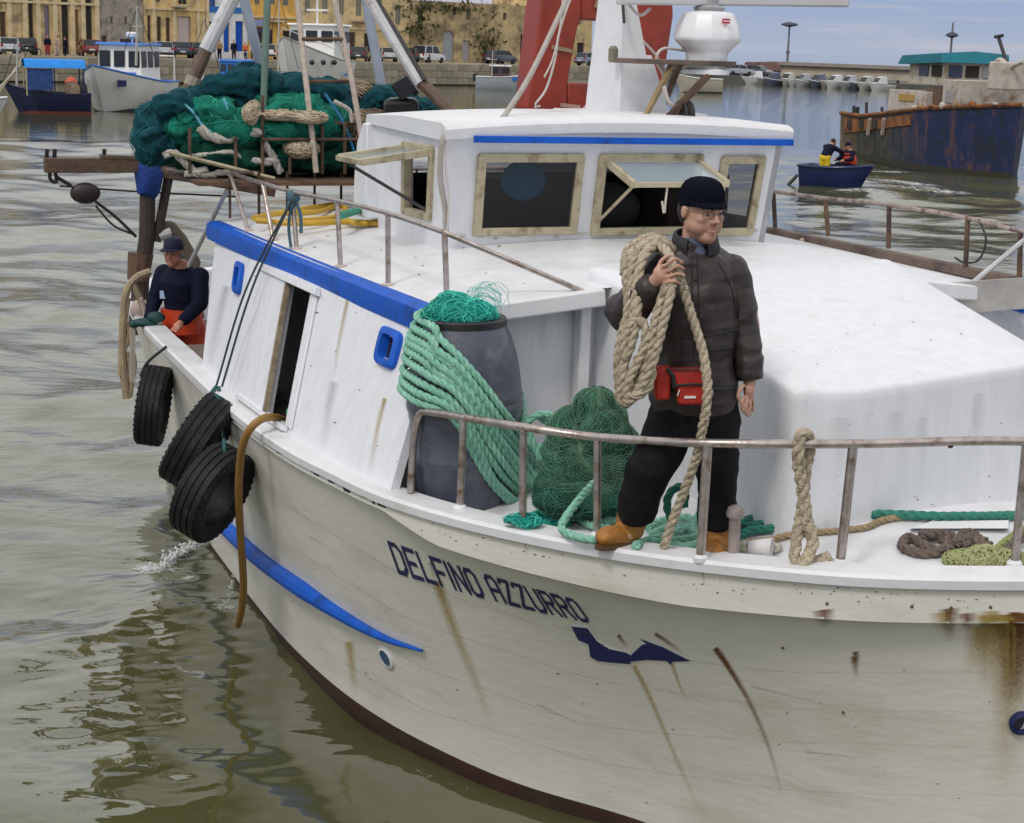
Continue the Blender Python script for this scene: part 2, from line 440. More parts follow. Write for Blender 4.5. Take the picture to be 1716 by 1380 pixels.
def panel(mb, P00, P10, P11, P01, holes=(), thick=(0, 0, 0), warp=None, na=1, nb=1):
    """wall between four corners (a along the bottom, b upward) with real openings and reveals"""
    P00, P10, P11, P01 = map(lambda q: A(q, float), (P00, P10, P11, P01)); thick = A(thick, float)
    ca = sorted(set([0.0, 1.0] + [round(h[0], 5) for h in holes] + [round(h[1], 5) for h in holes] + [round(i / na, 5) for i in range(1, na)]))
    cb = sorted(set([0.0, 1.0] + [round(h[2], 5) for h in holes] + [round(h[3], 5) for h in holes] + [round(i / nb, 5) for i in range(1, nb)]))
    def Q(a, b):
        p = (P00 * (1 - a) + P10 * a) * (1 - b) + (P01 * (1 - a) + P11 * a) * b
        return p + (warp(a, b) if warp else 0)
    solid = lambda i, j: 0 <= i < len(ca) - 1 and 0 <= j < len(cb) - 1 and not any(h[0] - 1e-4 <= ca[i] and ca[i + 1] <= h[1] + 1e-4 and h[2] - 1e-4 <= cb[j] and cb[j + 1] <= h[3] + 1e-4 for h in holes)
    na_, nb_ = len(ca), len(cb); vs = [Q(a, b) for b in cb for a in ca]; o = len(vs); vs += [p + thick for p in vs]
    ix = lambda i, j: j * na_ + i; fs = []
    for i in range(na_ - 1):
        for j in range(nb_ - 1):
            if not solid(i, j): continue
            q = [ix(i, j), ix(i + 1, j), ix(i + 1, j + 1), ix(i, j + 1)]
            fs.append(tuple(q)); fs.append(tuple(x + o for x in reversed(q)))
            for (di, dj), (e0, e1) in (((0, -1), (0, 1)), ((1, 0), (1, 2)), ((0, 1), (2, 3)), ((-1, 0), (3, 0))):
                if not solid(i + di, j + dj): fs.append((q[e1], q[e0], q[e0] + o, q[e1] + o))
    mb.add(vs, fs); return Q

boat = thing('fishing_boat', B(5, 0, WZ), 'large white wooden fishing boat with blue trim and name lettered on its bow', 'fishing boat')

# ---- hull
HG = A([(0, 0), (.11, .29), (.43, .9), (.89, 1.41), (1.38, 1.79), (2.01, 2.17), (2.7, 2.41), (3.38, 2.52), (4.1, 2.6), (5.33, 2.64), (7.4, 2.6), (8.6, 2.58), (10, 2.5), (11.2, 2.2), (11.9, 1.6), (12.2, .8), (12.3, 0)])
HW = A([(.30, 0), (.46, .25), (.86, .60), (1.42, .92), (1.98, 1.22), (2.55, 1.62), (3.1, 1.88), (3.75, 2.09), (4.5, 2.22), (5.6, 2.29), (7.5, 2.28), (8.6, 2.24), (10, 2.12), (11.2, 1.8), (11.8, 1.25), (12.05, .62), (12.1, 0)])
HZg = A([1.93, 1.905, 1.88, 1.85, 1.82, 1.80, 1.77, 1.75, 1.73, 1.71, 1.70, 1.70, 1.70, 1.72, 1.74, 1.76, 1.78])
NT = 120
def cat_t(C, n=NT):      # Catmull-Rom at uniform knot parameter
    C = A(C, float); C = C[:, None] if C.ndim == 1 else C
    Q = np.vstack([2 * C[0] - C[1], C, 2 * C[-1] - C[-2]]); t = np.linspace(0, len(C) - 1 - 1e-9, n); i = t.astype(int); f = (t - i)[:, None]
    a, b, c, d = Q[i], Q[i + 1], Q[i + 2], Q[i + 3]
    return 0.5 * (2 * b + (c - a) * f + (2 * a - 5 * b + 4 * c - d) * f ** 2 + (3 * b - a - 3 * c + d) * f ** 3)
G2, W2, ZG = cat_t(HG), cat_t(HW), cat_t(HZg)[:, 0]
TG = np.gradient(G2, axis=0); TG /= np.linalg.norm(TG, axis=1)[:, None]
NO = np.stack([-TG[:, 1], TG[:, 0]], 1)                     # outward in plan (starboard)
hb = np.interp(G2[:, 0], [0, 1.0, 2.3, 2.75, 12.3], [.19, .22, .17, .07, .06])
ex = np.interp(G2[:, 0], [0, 1.5, 3, 5, 12.3], [1.5, 1.4, 1.25, 1.15, 1.1])
def hull_ring(k, side=1):
    g, w, z = G2[k], W2[k], ZG[k]; o = NO[k]; zb = z - hb[k]
    pos = lambda zz: w + (g - w) * max(zz / z, 0) ** ex[k]
    st = np.interp(g[0], [0, 2.3, 2.9], [.035, .03, .012])
    q1 = pos(zb) + (g - pos(zb)) * .78 + o * .012
    pts = [(g + o * 0.0, z), (q1, zb + .0), (pos(zb) + o * 0.002, zb - 0.006)]
    pts += [(pos(zb * f), zb * f) for f in (.93, .85, .76, .66, .55, .44, .33, .22, .11, 0.03)]
    lo = [(pos(.03 * zb), .03 * zb), (w * 1.0, 0.0), (w * A([1, .97]), -.2), (w * A([1, .8]), -.6), (w * A([1, .15]), -1.0)]
    return [B(p[0], side * p[1], q) for p, q in pts], [B(p[0], side * p[1], q) for p, q in lo]
hull = MB(); bott = MB()
R_s = [hull_ring(k) for k in range(NT)]; R_p = [hull_ring(k, -1) for k in range(NT)]
hull.loft([r[0] for r in R_s], closed=False); hull.loft([r[0][::-1] for r in R_p], closed=False)
bott.loft([r[1] for r in R_s], closed=False); bott.loft([r[1][::-1] for r in R_p], closed=False)
hull_o = part('hull', hull, paint_hull, boat, 40)
part('hull_bottom', bott, redlead, boat, 40)
HB = bvh_of(hull)
def gun(u, side=1, inset=0.0, dz=0.0):
    k = np.interp(u, G2[:, 0], np.arange(NT)); f = lambda arr: np.interp(k, np.arange(NT), arr)
    return B(f(G2[:, 0]) - inset * f(NO[:, 0]), side * (f(G2[:, 1]) - inset * f(NO[:, 1])), f(ZG) + dz)
# capping rail all round, foredeck with crown, low working deck aft
cap = MB(); rings = []
for k in list(range(NT)) + list(range(NT - 2, 0, -1)):
    s = 1 if len(rings) < NT else -1
    c = lambda i, z: B(G2[k, 0] - NO[k, 0] * i, s * (G2[k, 1] - NO[k, 1] * i), ZG[k] + z)
    rings.append([c(-.025, -.03), c(-.028, .012), c(-.012, .028), c(.15, .030), c(.165, .0), c(.165, -.07 if G2[k, 0] < 7 else -.5)])
rings.append(rings[0]); cap.loft([r for r in rings], closed=False)
part('capping_rail', cap, paint, boat, 40)
dk = MB(); rows = []
for u in np.r_[np.linspace(0.22, 3.1, 14), 3.14]:
    g = uvz(gun(u, 1, .14)); vv = np.linspace(g[1], -g[1], 15)
    rows.append([B(u, v, g[2] - .12 + .22 * (1 - (v / (g[1] + 1e-6)) ** 2) * min(1, g[1] / 1.5)) for v in vv])
dk.loft(rows, closed=False)
part('foredeck', dk, paint, boat, 40)
DKB = bvh_of(dk)
dk2 = MB().add([B(7.6, 2.5, 1.05), B(7.6, -2.5, 1.05), B(11.6, -1.8, 1.05), B(11.6, 1.8, 1.05)], [(0, 1, 2, 3)])
dk2.add([B(3.05, 2.47, 1.715), B(3.05, 2.2, 1.715), B(8, 2.2, 1.69), B(8, 2.48, 1.69)], [(0, 1, 2, 3)])
part('working_deck', dk2, wood, boat, 0)
# blue rubbing rail along the topsides, tapered at its forward end
pxs = [(290, 770), (340, 838), (385, 884), (440, 935), (510, 985), (590, 1037), (650, 1068), (712, 1088)]
rp = spl([hit(HB, x, y, 0.02) for x, y in pxs], 60)
rb = MB().tube(rp, np.interp(np.arange(60), [0, 45, 59], [.066, .062, .008]), 10)
part('rubbing_rail', rb, blue, boat)
# port light low on the bow
pc = hit(HB, 648, 1102, 0.006); pn = hit(HB, 648, 1102, 1.006) - pc
ax_ = np.cross(pn, ZZ); ax_ /= np.linalg.norm(ax_); ay_ = np.cross(ax_, pn)
pl_ = part('port_light', MB().lathe(pc - pn * .03, [(.075, 0), (.075, .034), (.055, .040), (.055, .03)], 20, (ax_, ay_, pn), cap1=False), paint, boat)
part('pane', MB().lathe(pc - pn * .03, [(.056, .0), (.056, .036)], 20, (ax_, ay_, pn)), mat('blue_grey_glass', (.02, .07, .16), .2), pl_)

# ---- lettering and dolphin painted on the bow: thin paint lying on the planks
def on_hull(pix, off=0.004): return [hit(HB, x, y, off) for x, y in pix]
GL = {'D': [[(0, 0), (0, 6)], [(0, 6), (2.6, 6), (4, 4.8), (4, 1.2), (2.6, 0), (0, 0)]], 'E': [[(4, 6), (0, 6), (0, 0), (4, 0)], [(0, 3), (3.2, 3)]],
      'L': [[(0, 6), (0, 0), (4, 0)]], 'F': [[(4, 6), (0, 6), (0, 0)], [(0, 3), (3.2, 3)]], 'I': [[(0, 0), (0, 6)]], 'N': [[(0, 0), (0, 6), (4, 0), (4, 6)]],
      'O': [[(0, 1), (0, 5), (1, 6), (3, 6), (4, 5), (4, 1), (3, 0), (1, 0), (0, 1)]], 'A': [[(0, 0), (0, 5), (1, 6), (3, 6), (4, 5), (4, 0)], [(0, 2.6), (4, 2.6)]],
      'Z': [[(0, 5.2), (.6, 6), (4, 6), (0, 0), (4, 0)]], 'U': [[(0, 6), (0, 1), (1, 0), (3, 0), (4, 1), (4, 6)]],
      'R': [[(0, 0), (0, 6), (3, 6), (4, 5.2), (4, 3.8), (3, 3), (0, 3)], [(2, 3), (4, 0)]]}
txt = 'DELFINO AZZURRO'; wid = [3.0 if c == ' ' else 2.0 if c == 'I' else 5.7 for c in txt]; tot = sum(wid) - 1.9
tl, tr_, bl, br = A([652., 910]), A([962., 1006]), A([669., 958]), A([987., 1041])
bowx = lambda a: A([0.0, -0.0]) + A([2, 9.]) * 4 * a * (1 - a) * 0.55
def tpos(x, y):
    a, b = x / tot, y / 6
    return (tl * (1 - a) + tr_ * a) * b + (bl * (1 - a) + br * a) * (1 - b) + bowx(a)
x0 = 0
for c, w in zip(txt, wid):
    if c != ' ':
        mb = MB()
        for k, st in enumerate(GL[c]):
            for p, q in zip(st[:-1], st[1:]):
                p, q = A(p, float), A(q, float); d = q - p; l = np.linalg.norm(d); d /= l; nn = A([-d[1], d[0]]) * .52
                p2, q2 = p - d * .42, q + d * .42
                ns = max(1, int(l / 2))
                top = [tpos(*(p2 + (q2 - p2) * i / ns + nn + A([x0, 0]))) for i in range(ns + 1)]; bot = [tpos(*(p2 + (q2 - p2) * i / ns - nn + A([x0, 0]))) for i in range(ns + 1)]
                off = .0035 + .0006 * k + .0003 * (st.index(tuple(p)) if tuple(p) in st else 0)
                vs = on_hull(top, off) + on_hull(bot, off); m_ = ns + 1
                mb.add(vs, [(i, i + 1, m_ + i + 1, m_ + i) for i in range(ns)])
        part('letter', mb, navy, boat, 0)
    x0 += w
def blobdecal(pix, m, name, off, nsub=1):
    c = A(pix, float).mean(0); V = on_hull(list(pix), off)
    mb = MB(); mb.add(V, [tuple(range(len(V)))]); return part(name, mb, m, boat, 0)
dol = [(958, 1049), (985, 1052), (1001, 1074), (1022, 1087), (1050, 1093), (1059, 1098), (1057, 1112), (1030, 1110), (1002, 1107), (990, 1100), (987, 1079), (970, 1072)]
dol2 = [(1059, 1096), (1076, 1080), (1084, 1078), (1071, 1069), (1110, 1083), (1158, 1107), (1128, 1108), (1124, 1113), (1118, 1107), (1085, 1105), (1057, 1108)]
wht = mat('white_outline', (.78, .78, .76), .5, .05)
for d_ in (dol, dol2):
    c = A(d_, float).mean(0); blobdecal([tuple((A(p) - c) * 1.04 + c + A([2, -3])) for p in d_], wht, 'emblem_outline', .003)
    blobdecal(d_, mat('emblem_blue', (.008, .012, .10), .5, .15), 'dolphin_emblem', .006)
def streak(path, w0, w1, m, parent, bvh=None, off=.0025, n=22, f0=1.0, f1=0.0, name='rust_streak'):
    bvh = bvh or HB
    P = spl([A(p, float) for p in path], n); mb = MB(); fd = []
    for i, p in enumerate(P):
        t_ = i / (n - 1); w = w0 + (w1 - w0) * t_; d = P[min(i + 1, n - 1)] - P[max(i - 1, 0)]; nn = A([-d[1], d[0]]) / (np.linalg.norm(d) + 1e-9)
        q = [hit(bvh, *(p + nn * w * s_), off) for s_ in (-1, 0, 1)]
        if any(x is None for x in q): break
        mb.v += [tuple(x) for x in q]; f = f0 + (f1 - f0) * t_; fd += [0, f, 0]
    k = len(mb.v) // 3
    for i in range(k - 1):
        for j in (0, 1): mb.f.append((3 * i + j, 3 * i + j + 1, 3 * i + j + 4, 3 * i + j + 3))
    mb.fade = fd
    if k > 1: return part(name, mb, m, parent, 0)
rust = fade_mat('rust_stain', (.16, .055, .010), .8, 1.1); ochre = fade_mat('ochre_stain', (.42, .30, .07), .7, .8); grime = fade_mat('grime', (.10, .09, .06), .8, .6)
for pth, a_, b_, m_ in (([(1198, 1086), (1216, 1110), (1250, 1165), (1280, 1230), (1300, 1290), (1312, 1345)], 7, 4, rust),
                     ([(1200, 1088), (1222, 1120), (1252, 1170)], 6, 3, rust), ([(1036, 1064), (1052, 1086)], 5, 4, rust), ([(1098, 1062), (1125, 1080), (1150, 1098)], 5, 4, rust),
                     ([(1062, 1115), (1090, 1170), (1120, 1240), (1160, 1330), (1185, 1378)], 6, 5, ochre), ([(1126, 1112), (1140, 1150), (1160, 1190)], 4, 3, ochre),
                     ([(733, 975), (752, 1030), (780, 1100), (805, 1160), (828, 1230)], 12, 10, ochre), ([(732, 975), (745, 1010)], 7, 5, ochre),
                     ([(585, 1075), (592, 1130), (600, 1170)], 10, 8, ochre), ([(722, 942), (732, 975)], 6, 5, grime),
                     ([(1433, 1092), (1438, 1112)], 8, 6, rust), ([(1431, 1100), (1436, 1135)], 8, 6, rust), ([(1590, 1020), (1594, 1075)], 20, 12, rust), ([(1380, 1022), (1384, 1052)], 22, 14, rust), ([(1660, 1024), (1662, 1070)], 22, 20, ochre),
                     ([(1690, 1030), (1690, 1120), (1688, 1230), (1680, 1330)], 30, 34, ochre), ([(1690, 1030), (1694, 1100), (1696, 1180)], 26, 20, rust), ([(1655, 1032), (1652, 1100), (1650, 1160)], 24, 18, ochre), ([(1702, 1026), (1702, 1060)], 16, 12, rust), ([(1700, 1030), (1700, 1110), (1696, 1210)], 72, 56, ochre), ([(1672, 1032), (1668, 1130)], 40, 30, ochre), ([(1580, 1026), (1582, 1065)], 26, 18, ochre), ([(1620, 1028), (1622, 1058)], 20, 14, rust), ([(1716, 1028), (1712, 1100), (1704, 1180)], 34, 26, rust), ([(1640, 1050), (1625, 1140)], 26, 16, ochre),
                     ([(1314, 960), (1316, 964)], 2, 1, grime)):
    streak(pth, a_, b_, m_, boat)
for x, y in ((1312, 1086), (1413, 1194), (1386, 1012), (1528, 1017), (1594, 1019), (1660, 1018), (1433, 1095)):
    c = hit(HB, x, y, .0); mb = MB().ell(c, .008, 8, 5); part('bolt_head', mb, rusty, boat)
# hawse hole rim at the stem
hc = hit(HB, 1712, 1210, .0); hn = hit(HB, 1712, 1210, 1.0) - hc; hx = np.cross(hn, ZZ); hx /= np.linalg.norm(hx)
part('hawse_hole', MB().lathe(hc, [(.06, -.01), (.062, .02), (.045, .03), (.04, .0)], 18, (hx, np.cross(hx, hn), hn)), navy, boat)
# worn paint under the capping rail
for k in range(34):
    t_ = k / 33; x, y = 455 + 185 * t_ + random.uniform(-3, 3), 739 + 100 * t_ ** .95 + random.uniform(6, 12)
    l_ = random.uniform(2, 7); w_ = random.uniform(1, 3.4)
    pts = [(x - l_, y - l_ * .5 - w_), (x + l_, y + l_ * .5 - w_), (x + l_ * .9, y + l_ * .5 + w_ * random.random()), (x, y + w_), (x - l_ * .8, y - l_ * .4 + w_)]
    q = on_hull(pts, .004)
    if all(p is not None for p in q): part('worn_patch', MB().add(q, [(0, 1, 2, 3, 4)]), mat('worn_dark', (.03, .028, .026), .8), boat, 0)

# ---- deckhouse: starboard side with door and port lights
FB, FT, AB, AT = B(2.78, 2.39, 1.74), B(3.07, 2.0, 2.72), B(6.86, 2.52, 1.70), B(7.69, 2.2, 2.74)
nrm = np.cross(AB - FB, FT - FB); nrm /= np.linalg.norm(nrm); nrm = nrm if nrm @ STB > 0 else -nrm
bulge = lambda a, b: nrm * .06 * math.sin(PI * a)
sp0 = MB(); panel(sp0, FB, AB, AT, FT, warp=bulge, na=10, nb=1); SPB = bvh_of(sp0)
def ab_of(px, py):
    a, b = .5, .5
    for _ in range(30):
        def q(a, b): return (FB * (1 - a) + AB * a) * (1 - b) + (FT * (1 - a) + AT * a) * b + bulge(a, b)
        def pr(p): d = p - CC; w = d @ cF; return A([858 + FPX * (d @ cR) / w, 690 - FPX * (d @ cU) / w])
        r0 = pr(q(a, b)); J = np.stack([(pr(q(a + 1e-4, b)) - r0) / 1e-4, (pr(q(a, b + 1e-4)) - r0) / 1e-4], 1)
        d = np.linalg.solve(J, A([px, py]) - r0); a += d[0]; b += d[1]
    return a, b
a_r, a_l = ab_of(503, 600)[0], ab_of(461, 600)[0]; b_t = ab_of(510, 487)[1]
pr1, pr2 = ab_of(654, 584), ab_of(402, 467)
hw1, hw2 = .033, .022
holes = [(a_r, a_l, 0.04, b_t), (pr1[0] - hw1 * .62, pr1[0] + hw1 * .62, pr1[1] - .058, pr1[1] + .058), (pr2[0] - hw2 * .6, pr2[0] + hw2 * .6, pr2[1] - .058, pr2[1] + .058)]
sp = MB(); Qs = panel(sp, FB, AB, AT, FT, holes, -nrm * .05, bulge, 10, 2)
side_o = part('deckhouse_side', sp, paint_wall, boat, 30)
def qpanel(mb, a0, a1, b0, b1, out0, out1, n=3):
    for i in range(n):
        x0, x1 = a0 + (a1 - a0) * i / n, a0 + (a1 - a0) * (i + 1) / n
        mb.hexa([Qs(x0, b0) + nrm * out0, Qs(x1, b0) + nrm * out0, Qs(x1, b1) + nrm * out0, Qs(x0, b1) + nrm * out0, Qs(x0, b0) + nrm * out1, Qs(x1, b0) + nrm * out1, Qs(x1, b1) + nrm * out1, Qs(x0, b1) + nrm * out1])
    return mb
door = part('sliding_door', qpanel(MB(), a_l - .002, a_l + .145, .03, b_t + .015, .004, .028), paint_wall, boat, 20, .004)
part('door_edge', qpanel(MB(), a_l - .009, a_l - .003, .03, b_t, -.006, .030, 1), mat('worn_wood_edge', (.30, .24, .17), .7, .4, 20), door)
hd = qpanel(MB(), a_r - .035, a_l + .15, b_t + .002, b_t + .045, .003, .05, 4)
part('door_header', hd, paint_wall, boat, 20, .005)
part('door_sill', qpanel(MB(), a_r - .01, a_l + .15, .005, .035, .003, .05, 4), paint, boat, 20, .004)
part('door_post', qpanel(MB(), a_r - .028, a_r - .002, .036, b_t, .003, .02, 1), paint_wall, boat, 20, .004)
for (a, b), hw, in ((pr1, hw1), (pr2, hw2)):
    mb = MB(); H_ = .105
    def ringp(sa, sb, out):
        r = []
        for k in range(20):
            t_ = 2 * PI * k / 20; c, s = math.cos(t_), math.sin(t_); e_ = .45
            r.append(Qs(a + sa * math.copysign(abs(c) ** e_, c), b + sb * math.copysign(abs(s) ** e_, s)) + nrm * out)
        return r
    mb.loft([ringp(hw, H_, 0.002), ringp(hw, H_, .028), ringp(hw * .9, H_ * .92, .036), ringp(hw * .62, H_ * .62, .036), ringp(hw * .55, H_ * .56, -.03)], False, False)
    f = part('port_light_frame', mb, blue, boat, 40)
    part('pane', MB().loft([ringp(hw * .6, H_ * .6, -.028), ringp(hw * .6, H_ * .6, -.022)]), mat('dark_pane', (.012, .014, .016), .1), f)
# ochre runs on the side
def on_side(pix, off=.003): return [hit(SPB, x, y, off) for x, y in pix]
for pth, a_, b_ in (([(583, 503), (574, 545), (566, 590), (560, 640)], 4.5, 4), ([(646, 668), (636, 705), (628, 745), (618, 800)], 5, 6), ([(645, 668), (640, 690)], 4, 3)):
    streak(pth, a_, b_, ochre, boat, SPB, .004, name='stain')
for pth in ([(560, 640), (548, 700), (540, 760)], [(380, 480), (362, 560), (345, 640)], [(470, 470), (452, 500)], [(700, 640), (690, 700), (680, 780)]):
    streak(pth, 9, 12, grime, boat, SPB, .003, f0=.5, name='stain')
# same side to port
mir = lambda p: B(*(uvz(p) * A([1, -1, 1])))
spp = MB(); panel(spp, mir(AB), mir(FB), mir(FT), mir(AT), (), mir(FB - nrm * .05) - mir(FB))
part('deckhouse_side', spp, paint_wall, boat, 30)
# roof with camber, front walls with lip, aft wall
rf = MB(); rows = []
for u in np.linspace(2.98, 7.72, 14):
    hv = np.interp(u, [3.07, 7.69], [2.02, 2.22]); vv = np.linspace(hv, -hv, 21)
    rows.append([B(u, v, 2.735 + .15 * (1 - (v / hv) ** 2)) for v in vv])
rf.loft(rows, closed=False); RFB = bvh_of(rf)
part('deckhouse_roof', rf, paint, boat, 40)
for s in (1, -1):
    fw = MB(); panel(fw, B(3.16, s * 2.36, 1.62), B(3.16, s * .9, 1.62), B(3.16, s * .9, 2.83), B(3.2, s * 2.0, 2.73), (), AFT * .05)
    part('front_wall', fw, paint_wall, boat, 20)
    lp = MB().beam(B(2.98, s * 2.02, 2.70), B(2.96, s * 1.04, 2.80), .10, .075, AFT); part('front_lip', lp, paint, boat, 20, .012)
    mb = MB().beam(B(3.1, s * 1.10, 1.8), B(3.1, s * 1.10, 2.8), .07, .10, AFT); part('front_post', mb, paint, boat, 20, .01)
aw = MB(); panel(aw, B(6.9, -2.5, 1.1), B(6.9, 2.5, 1.1), B(7.66, 2.18, 2.74), B(7.66, -2.18, 2.74), (), -AFT * .05); part('aft_wall', aw, paint_wall, boat)
for s in (1, -1):
    rr_ = []
    for u in np.linspace(2.98, 7.74, 16):
        hv = np.interp(u, [3.07, 7.69], [2.0, 2.20]) + .0 + .025 * math.sin(PI * (u - 3) / 4.7)
        rr_.append([B(u, s * (hv + o_), z_) for o_, z_ in ((-.04, 2.742), (.035, 2.746), (.075, 2.725), (.085, 2.66), (.075, 2.60), (.03, 2.595), (-.02, 2.60))])
    mb = MB().loft(rr_); part('blue_trim', mb, blue, boat, 50)
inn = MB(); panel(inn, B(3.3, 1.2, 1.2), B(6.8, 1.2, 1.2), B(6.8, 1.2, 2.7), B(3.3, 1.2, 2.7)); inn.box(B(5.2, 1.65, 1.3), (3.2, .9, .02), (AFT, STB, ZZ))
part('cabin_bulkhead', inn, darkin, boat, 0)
g_ = MB(); gp = lambda x, y, d=.35: hit(SPB, x, y, 0) - nrm * d
g_.tube([gp(497, 505, .3), gp(495, 540, .3), gp(496, 560, .3)], [.01, .06, .01], 10); part('cabin_lamp', g_, mat('grey_enamel', (.22, .26, .32), .3), boat)
part('hanging_bag', MB().tube([gp(492, 545, .3), gp(490, 575, .3), gp(488, 600, .3)], [.05, .045, .02], 8), mat('canvas_bag', (.45, .33, .24), .8), boat)
part('cabin_beam', MB().tube([gp(505, 500, .12), gp(484, 700, .12)], .02, 6), mat('red_brown_paint', (.10, .03, .02), .6), boat)
part('lifebuoy_edge', MB().ell(gp(469, 684, .1), (.05, .03, .05)), mat('green_float', (.02, .30, .16), .5), boat)

# ---- forward trunk (low cabin ahead of the deckhouse)
def roundpoly(P, r, n=5):
    out = []; P = [A(p, float) for p in P]
    for i, p in enumerate(P):
        a, b = P[i - 1] - p, P[(i + 1) % len(P)] - p; a /= np.linalg.norm(a); b /= np.linalg.norm(b)
        h = math.acos(np.clip(a @ b, -1, 1)) / 2; ri = r[i] if hasattr(r, '__len__') else r; d = ri / math.tan(h); c = p + (a + b) / np.linalg.norm(a + b) * ri / math.sin(h)
        p0, p1 = p + a * d - c, p + b * d - c
        for k in range(n + 1):
            q = p0 * (1 - k / n) + p1 * k / n; out.append(c + q / np.linalg.norm(q) * ri)
    return out
trp = [(3.3, 1.0), (1.17, .87), (1.12, .55), (1.38, -.92), (3.3, -1.14)]
outl = roundpoly(trp, [.03, .06, .5, .08, .03], 8); cen = A([2.1, -.05])
zt = lambda p: 2.60 + .285 * (p[0] - 1.15) / 1.85
tk = MB(); rings = []
for ins, dz in ((-.03, None), (-.012, -.45), (0, -.06), (.006, -.024), (.018, -.006), (.04, .0)):
    rings.append([B(*(p + (cen - p) / np.linalg.norm(cen - p) * ins), 1.80 if dz is None else zt(p) + dz) for p in outl])
for f in (.75, .5, .25, .05):
    rings.append([B(*(cen + (p - cen) * f), zt(cen + (p - cen) * f) + .05 * (1 - f * f)) for p in outl])
tk.loft(rings, cap0=False)
part('trunk_cabin', tk, paint_wall, boat, 50)
TKB = bvh_of(tk)
for pth, w_, f_ in (([(1410, 700), (1410, 800)], 30, .25), ([(1500, 690), (1502, 760)], 18, .3), ([(1545, 700), (1545, 780)], 14, .3), ([(1300, 760), (1300, 850)], 20, .2), ([(1640, 660), (1640, 760)], 14, .25)):
    streak(pth, w_, w_, fade_mat('pale_grime', (.33, .33, .34), .8, .6), boat, TKB, .003, f0=f_, name='stain')

# ---- wheelhouse
whF = [B(4.99, 1.29, 2.80), B(4.99, -1.24, 2.80), B(4.80, -1.24, 3.64), B(4.80, 1.33, 3.64)]
wb = lambda px, py: onpl(px, py, whF[0], np.cross(whF[1] - whF[0], whF[3] - whF[0]))
def abf(p):
    d = A(p) - whF[0]; b = d[2] / .84; L0, L1 = uvz(whF[0])[1], uvz(whF[1])[1]; v = uvz(p)[1]
    vl, vr = 1.29 + .04 * b, -1.24
    return (vl - v) / (vl - vr), b
wins = [((790, 389), (984, 265)), ((987, 389), (1184, 265)), ((1186, 389), (1288, 268))]
W3 = []
for (x0, y0), (x1, y1) in wins:
    a0, b0 = abf(wb(x0 + 8, y0)); a1, b1 = abf(wb(x1 - 12, y1)); W3.append((a0, a1, b0, b1))
fw = MB(); Qf = panel(fw, *whF, W3, AFT * .05); part('wheelhouse_front', fw, paint_wall, boat, 30)
def window(a0, a1, b0, b1, Q, out, parent, pane_m, w=.055, open_=None, mull=None):
    """frame of four bars with a pane, in the opening of a wall given by Q(a, b); open_ swings the bottom edge outward"""
    c = [Q(a0, b0), Q(a1, b0), Q(a1, b1), Q(a0, b1)]; fr = MB()
    for i in range(4):
        p, q = c[i], c[(i + 1) % 4]; d = (q - p) / np.linalg.norm(q - p); fr.beam(p - d * .02, q + d * .02, .055 + .002 * i, w + .003 * i, out)
    f = part('window', fr, cream, parent, 20, .006)
    cc = sum(c) / 4; s = [cc + (p - cc) * .94 for p in c]
    if open_ is not None:
        o_ = A(open_); s[0], s[1] = s[3] + o_, s[2] + o_
        sb = MB()
        for i in range(4): sb.beam(s[i], s[(i + 1) % 4], .035, .045 + .002 * i, out)
        part('sash', sb, cream, f, 20, .004)
    nn = np.cross(s[1] - s[0], s[3] - s[0]); nn /= np.linalg.norm(nn)
    part('pane', MB().slab([s[0], s[1], s[2], s[3]], nn * .005), pane_m, f, 0)
    return f, s, c
fo = -AFT
window(*W3[0], Qf, fo, boat, tintglass); f2, s2, c2 = window(*W3[1], Qf, fo, boat, clearglass, open_=-AFT * .46 - ZZ * .13); window(*W3[2], Qf, fo, boat, tintglass)
part('window_stay', MB().tube([s2[0] + ZZ * .0, c2[0] + AFT * .02 + ZZ * .03], .011, 6), cream, boat)
cord_m = mat('pale_cord', (.55, .50, .42), .8)
part('window_cord', MB().tube(spl([s2[1] * .35 + s2[0] * .65, s2[1] * .35 + s2[0] * .65 - ZZ * .12 + STB * .01, s2[1] * .33 + s2[0] * .67 - ZZ * .20, s2[1] * .30 + s2[0] * .70 - ZZ * .11], 12), .008, 6), cord_m, boat)
# side walls, back, roof
sw = [B(6.3, 1.30, 2.78), B(5.0, 1.29, 2.80), B(4.80, 1.33, 3.635), B(6.3, 1.34, 3.62)]
SWIN = (.47, .84, .28, .83)
sm = MB(); Qw = panel(sm, *sw, [SWIN], -STB * .05); part('wheelhouse_side', sm, paint_wall, boat, 30)
fS, sS, cS = window(*SWIN, Qw, STB, boat, clearglass, open_=STB * .50 - ZZ * .07)
part('window_stay', MB().tube([sS[0], cS[1] + ZZ * .03], .012, 6), darkmetal, boat)
sm = MB(); panel(sm, whF[1], B(6.3, -1.25, 2.78), B(6.3, -1.25, 3.6), whF[2], [(.1, .5, .25, .85)], STB * .05); part('wheelhouse_side', sm, paint_wall, boat, 30)
sm = MB(); panel(sm, B(6.3, -1.25, 2.78), B(6.3, 1.3, 2.78), B(6.3, 1.34, 3.6), B(6.3, -1.25, 3.6), [(.55, .9, .35, .8)], -AFT * .04); part('wheelhouse_back', sm, paint_wall, boat, 30)
rows = []
for u, dz in ((4.735, -.085), (4.72, -.02), (4.735, .0), (4.80, .022), (5.6, .03), (6.4, .0), (6.42, -.05)):
    rows.append([B(u, v, 3.66 + dz + .06 * (1 - (v / 1.4) ** 2)) for v in np.linspace(1.37, -1.27, 13)])
rt = MB().loft(rows, closed=False)
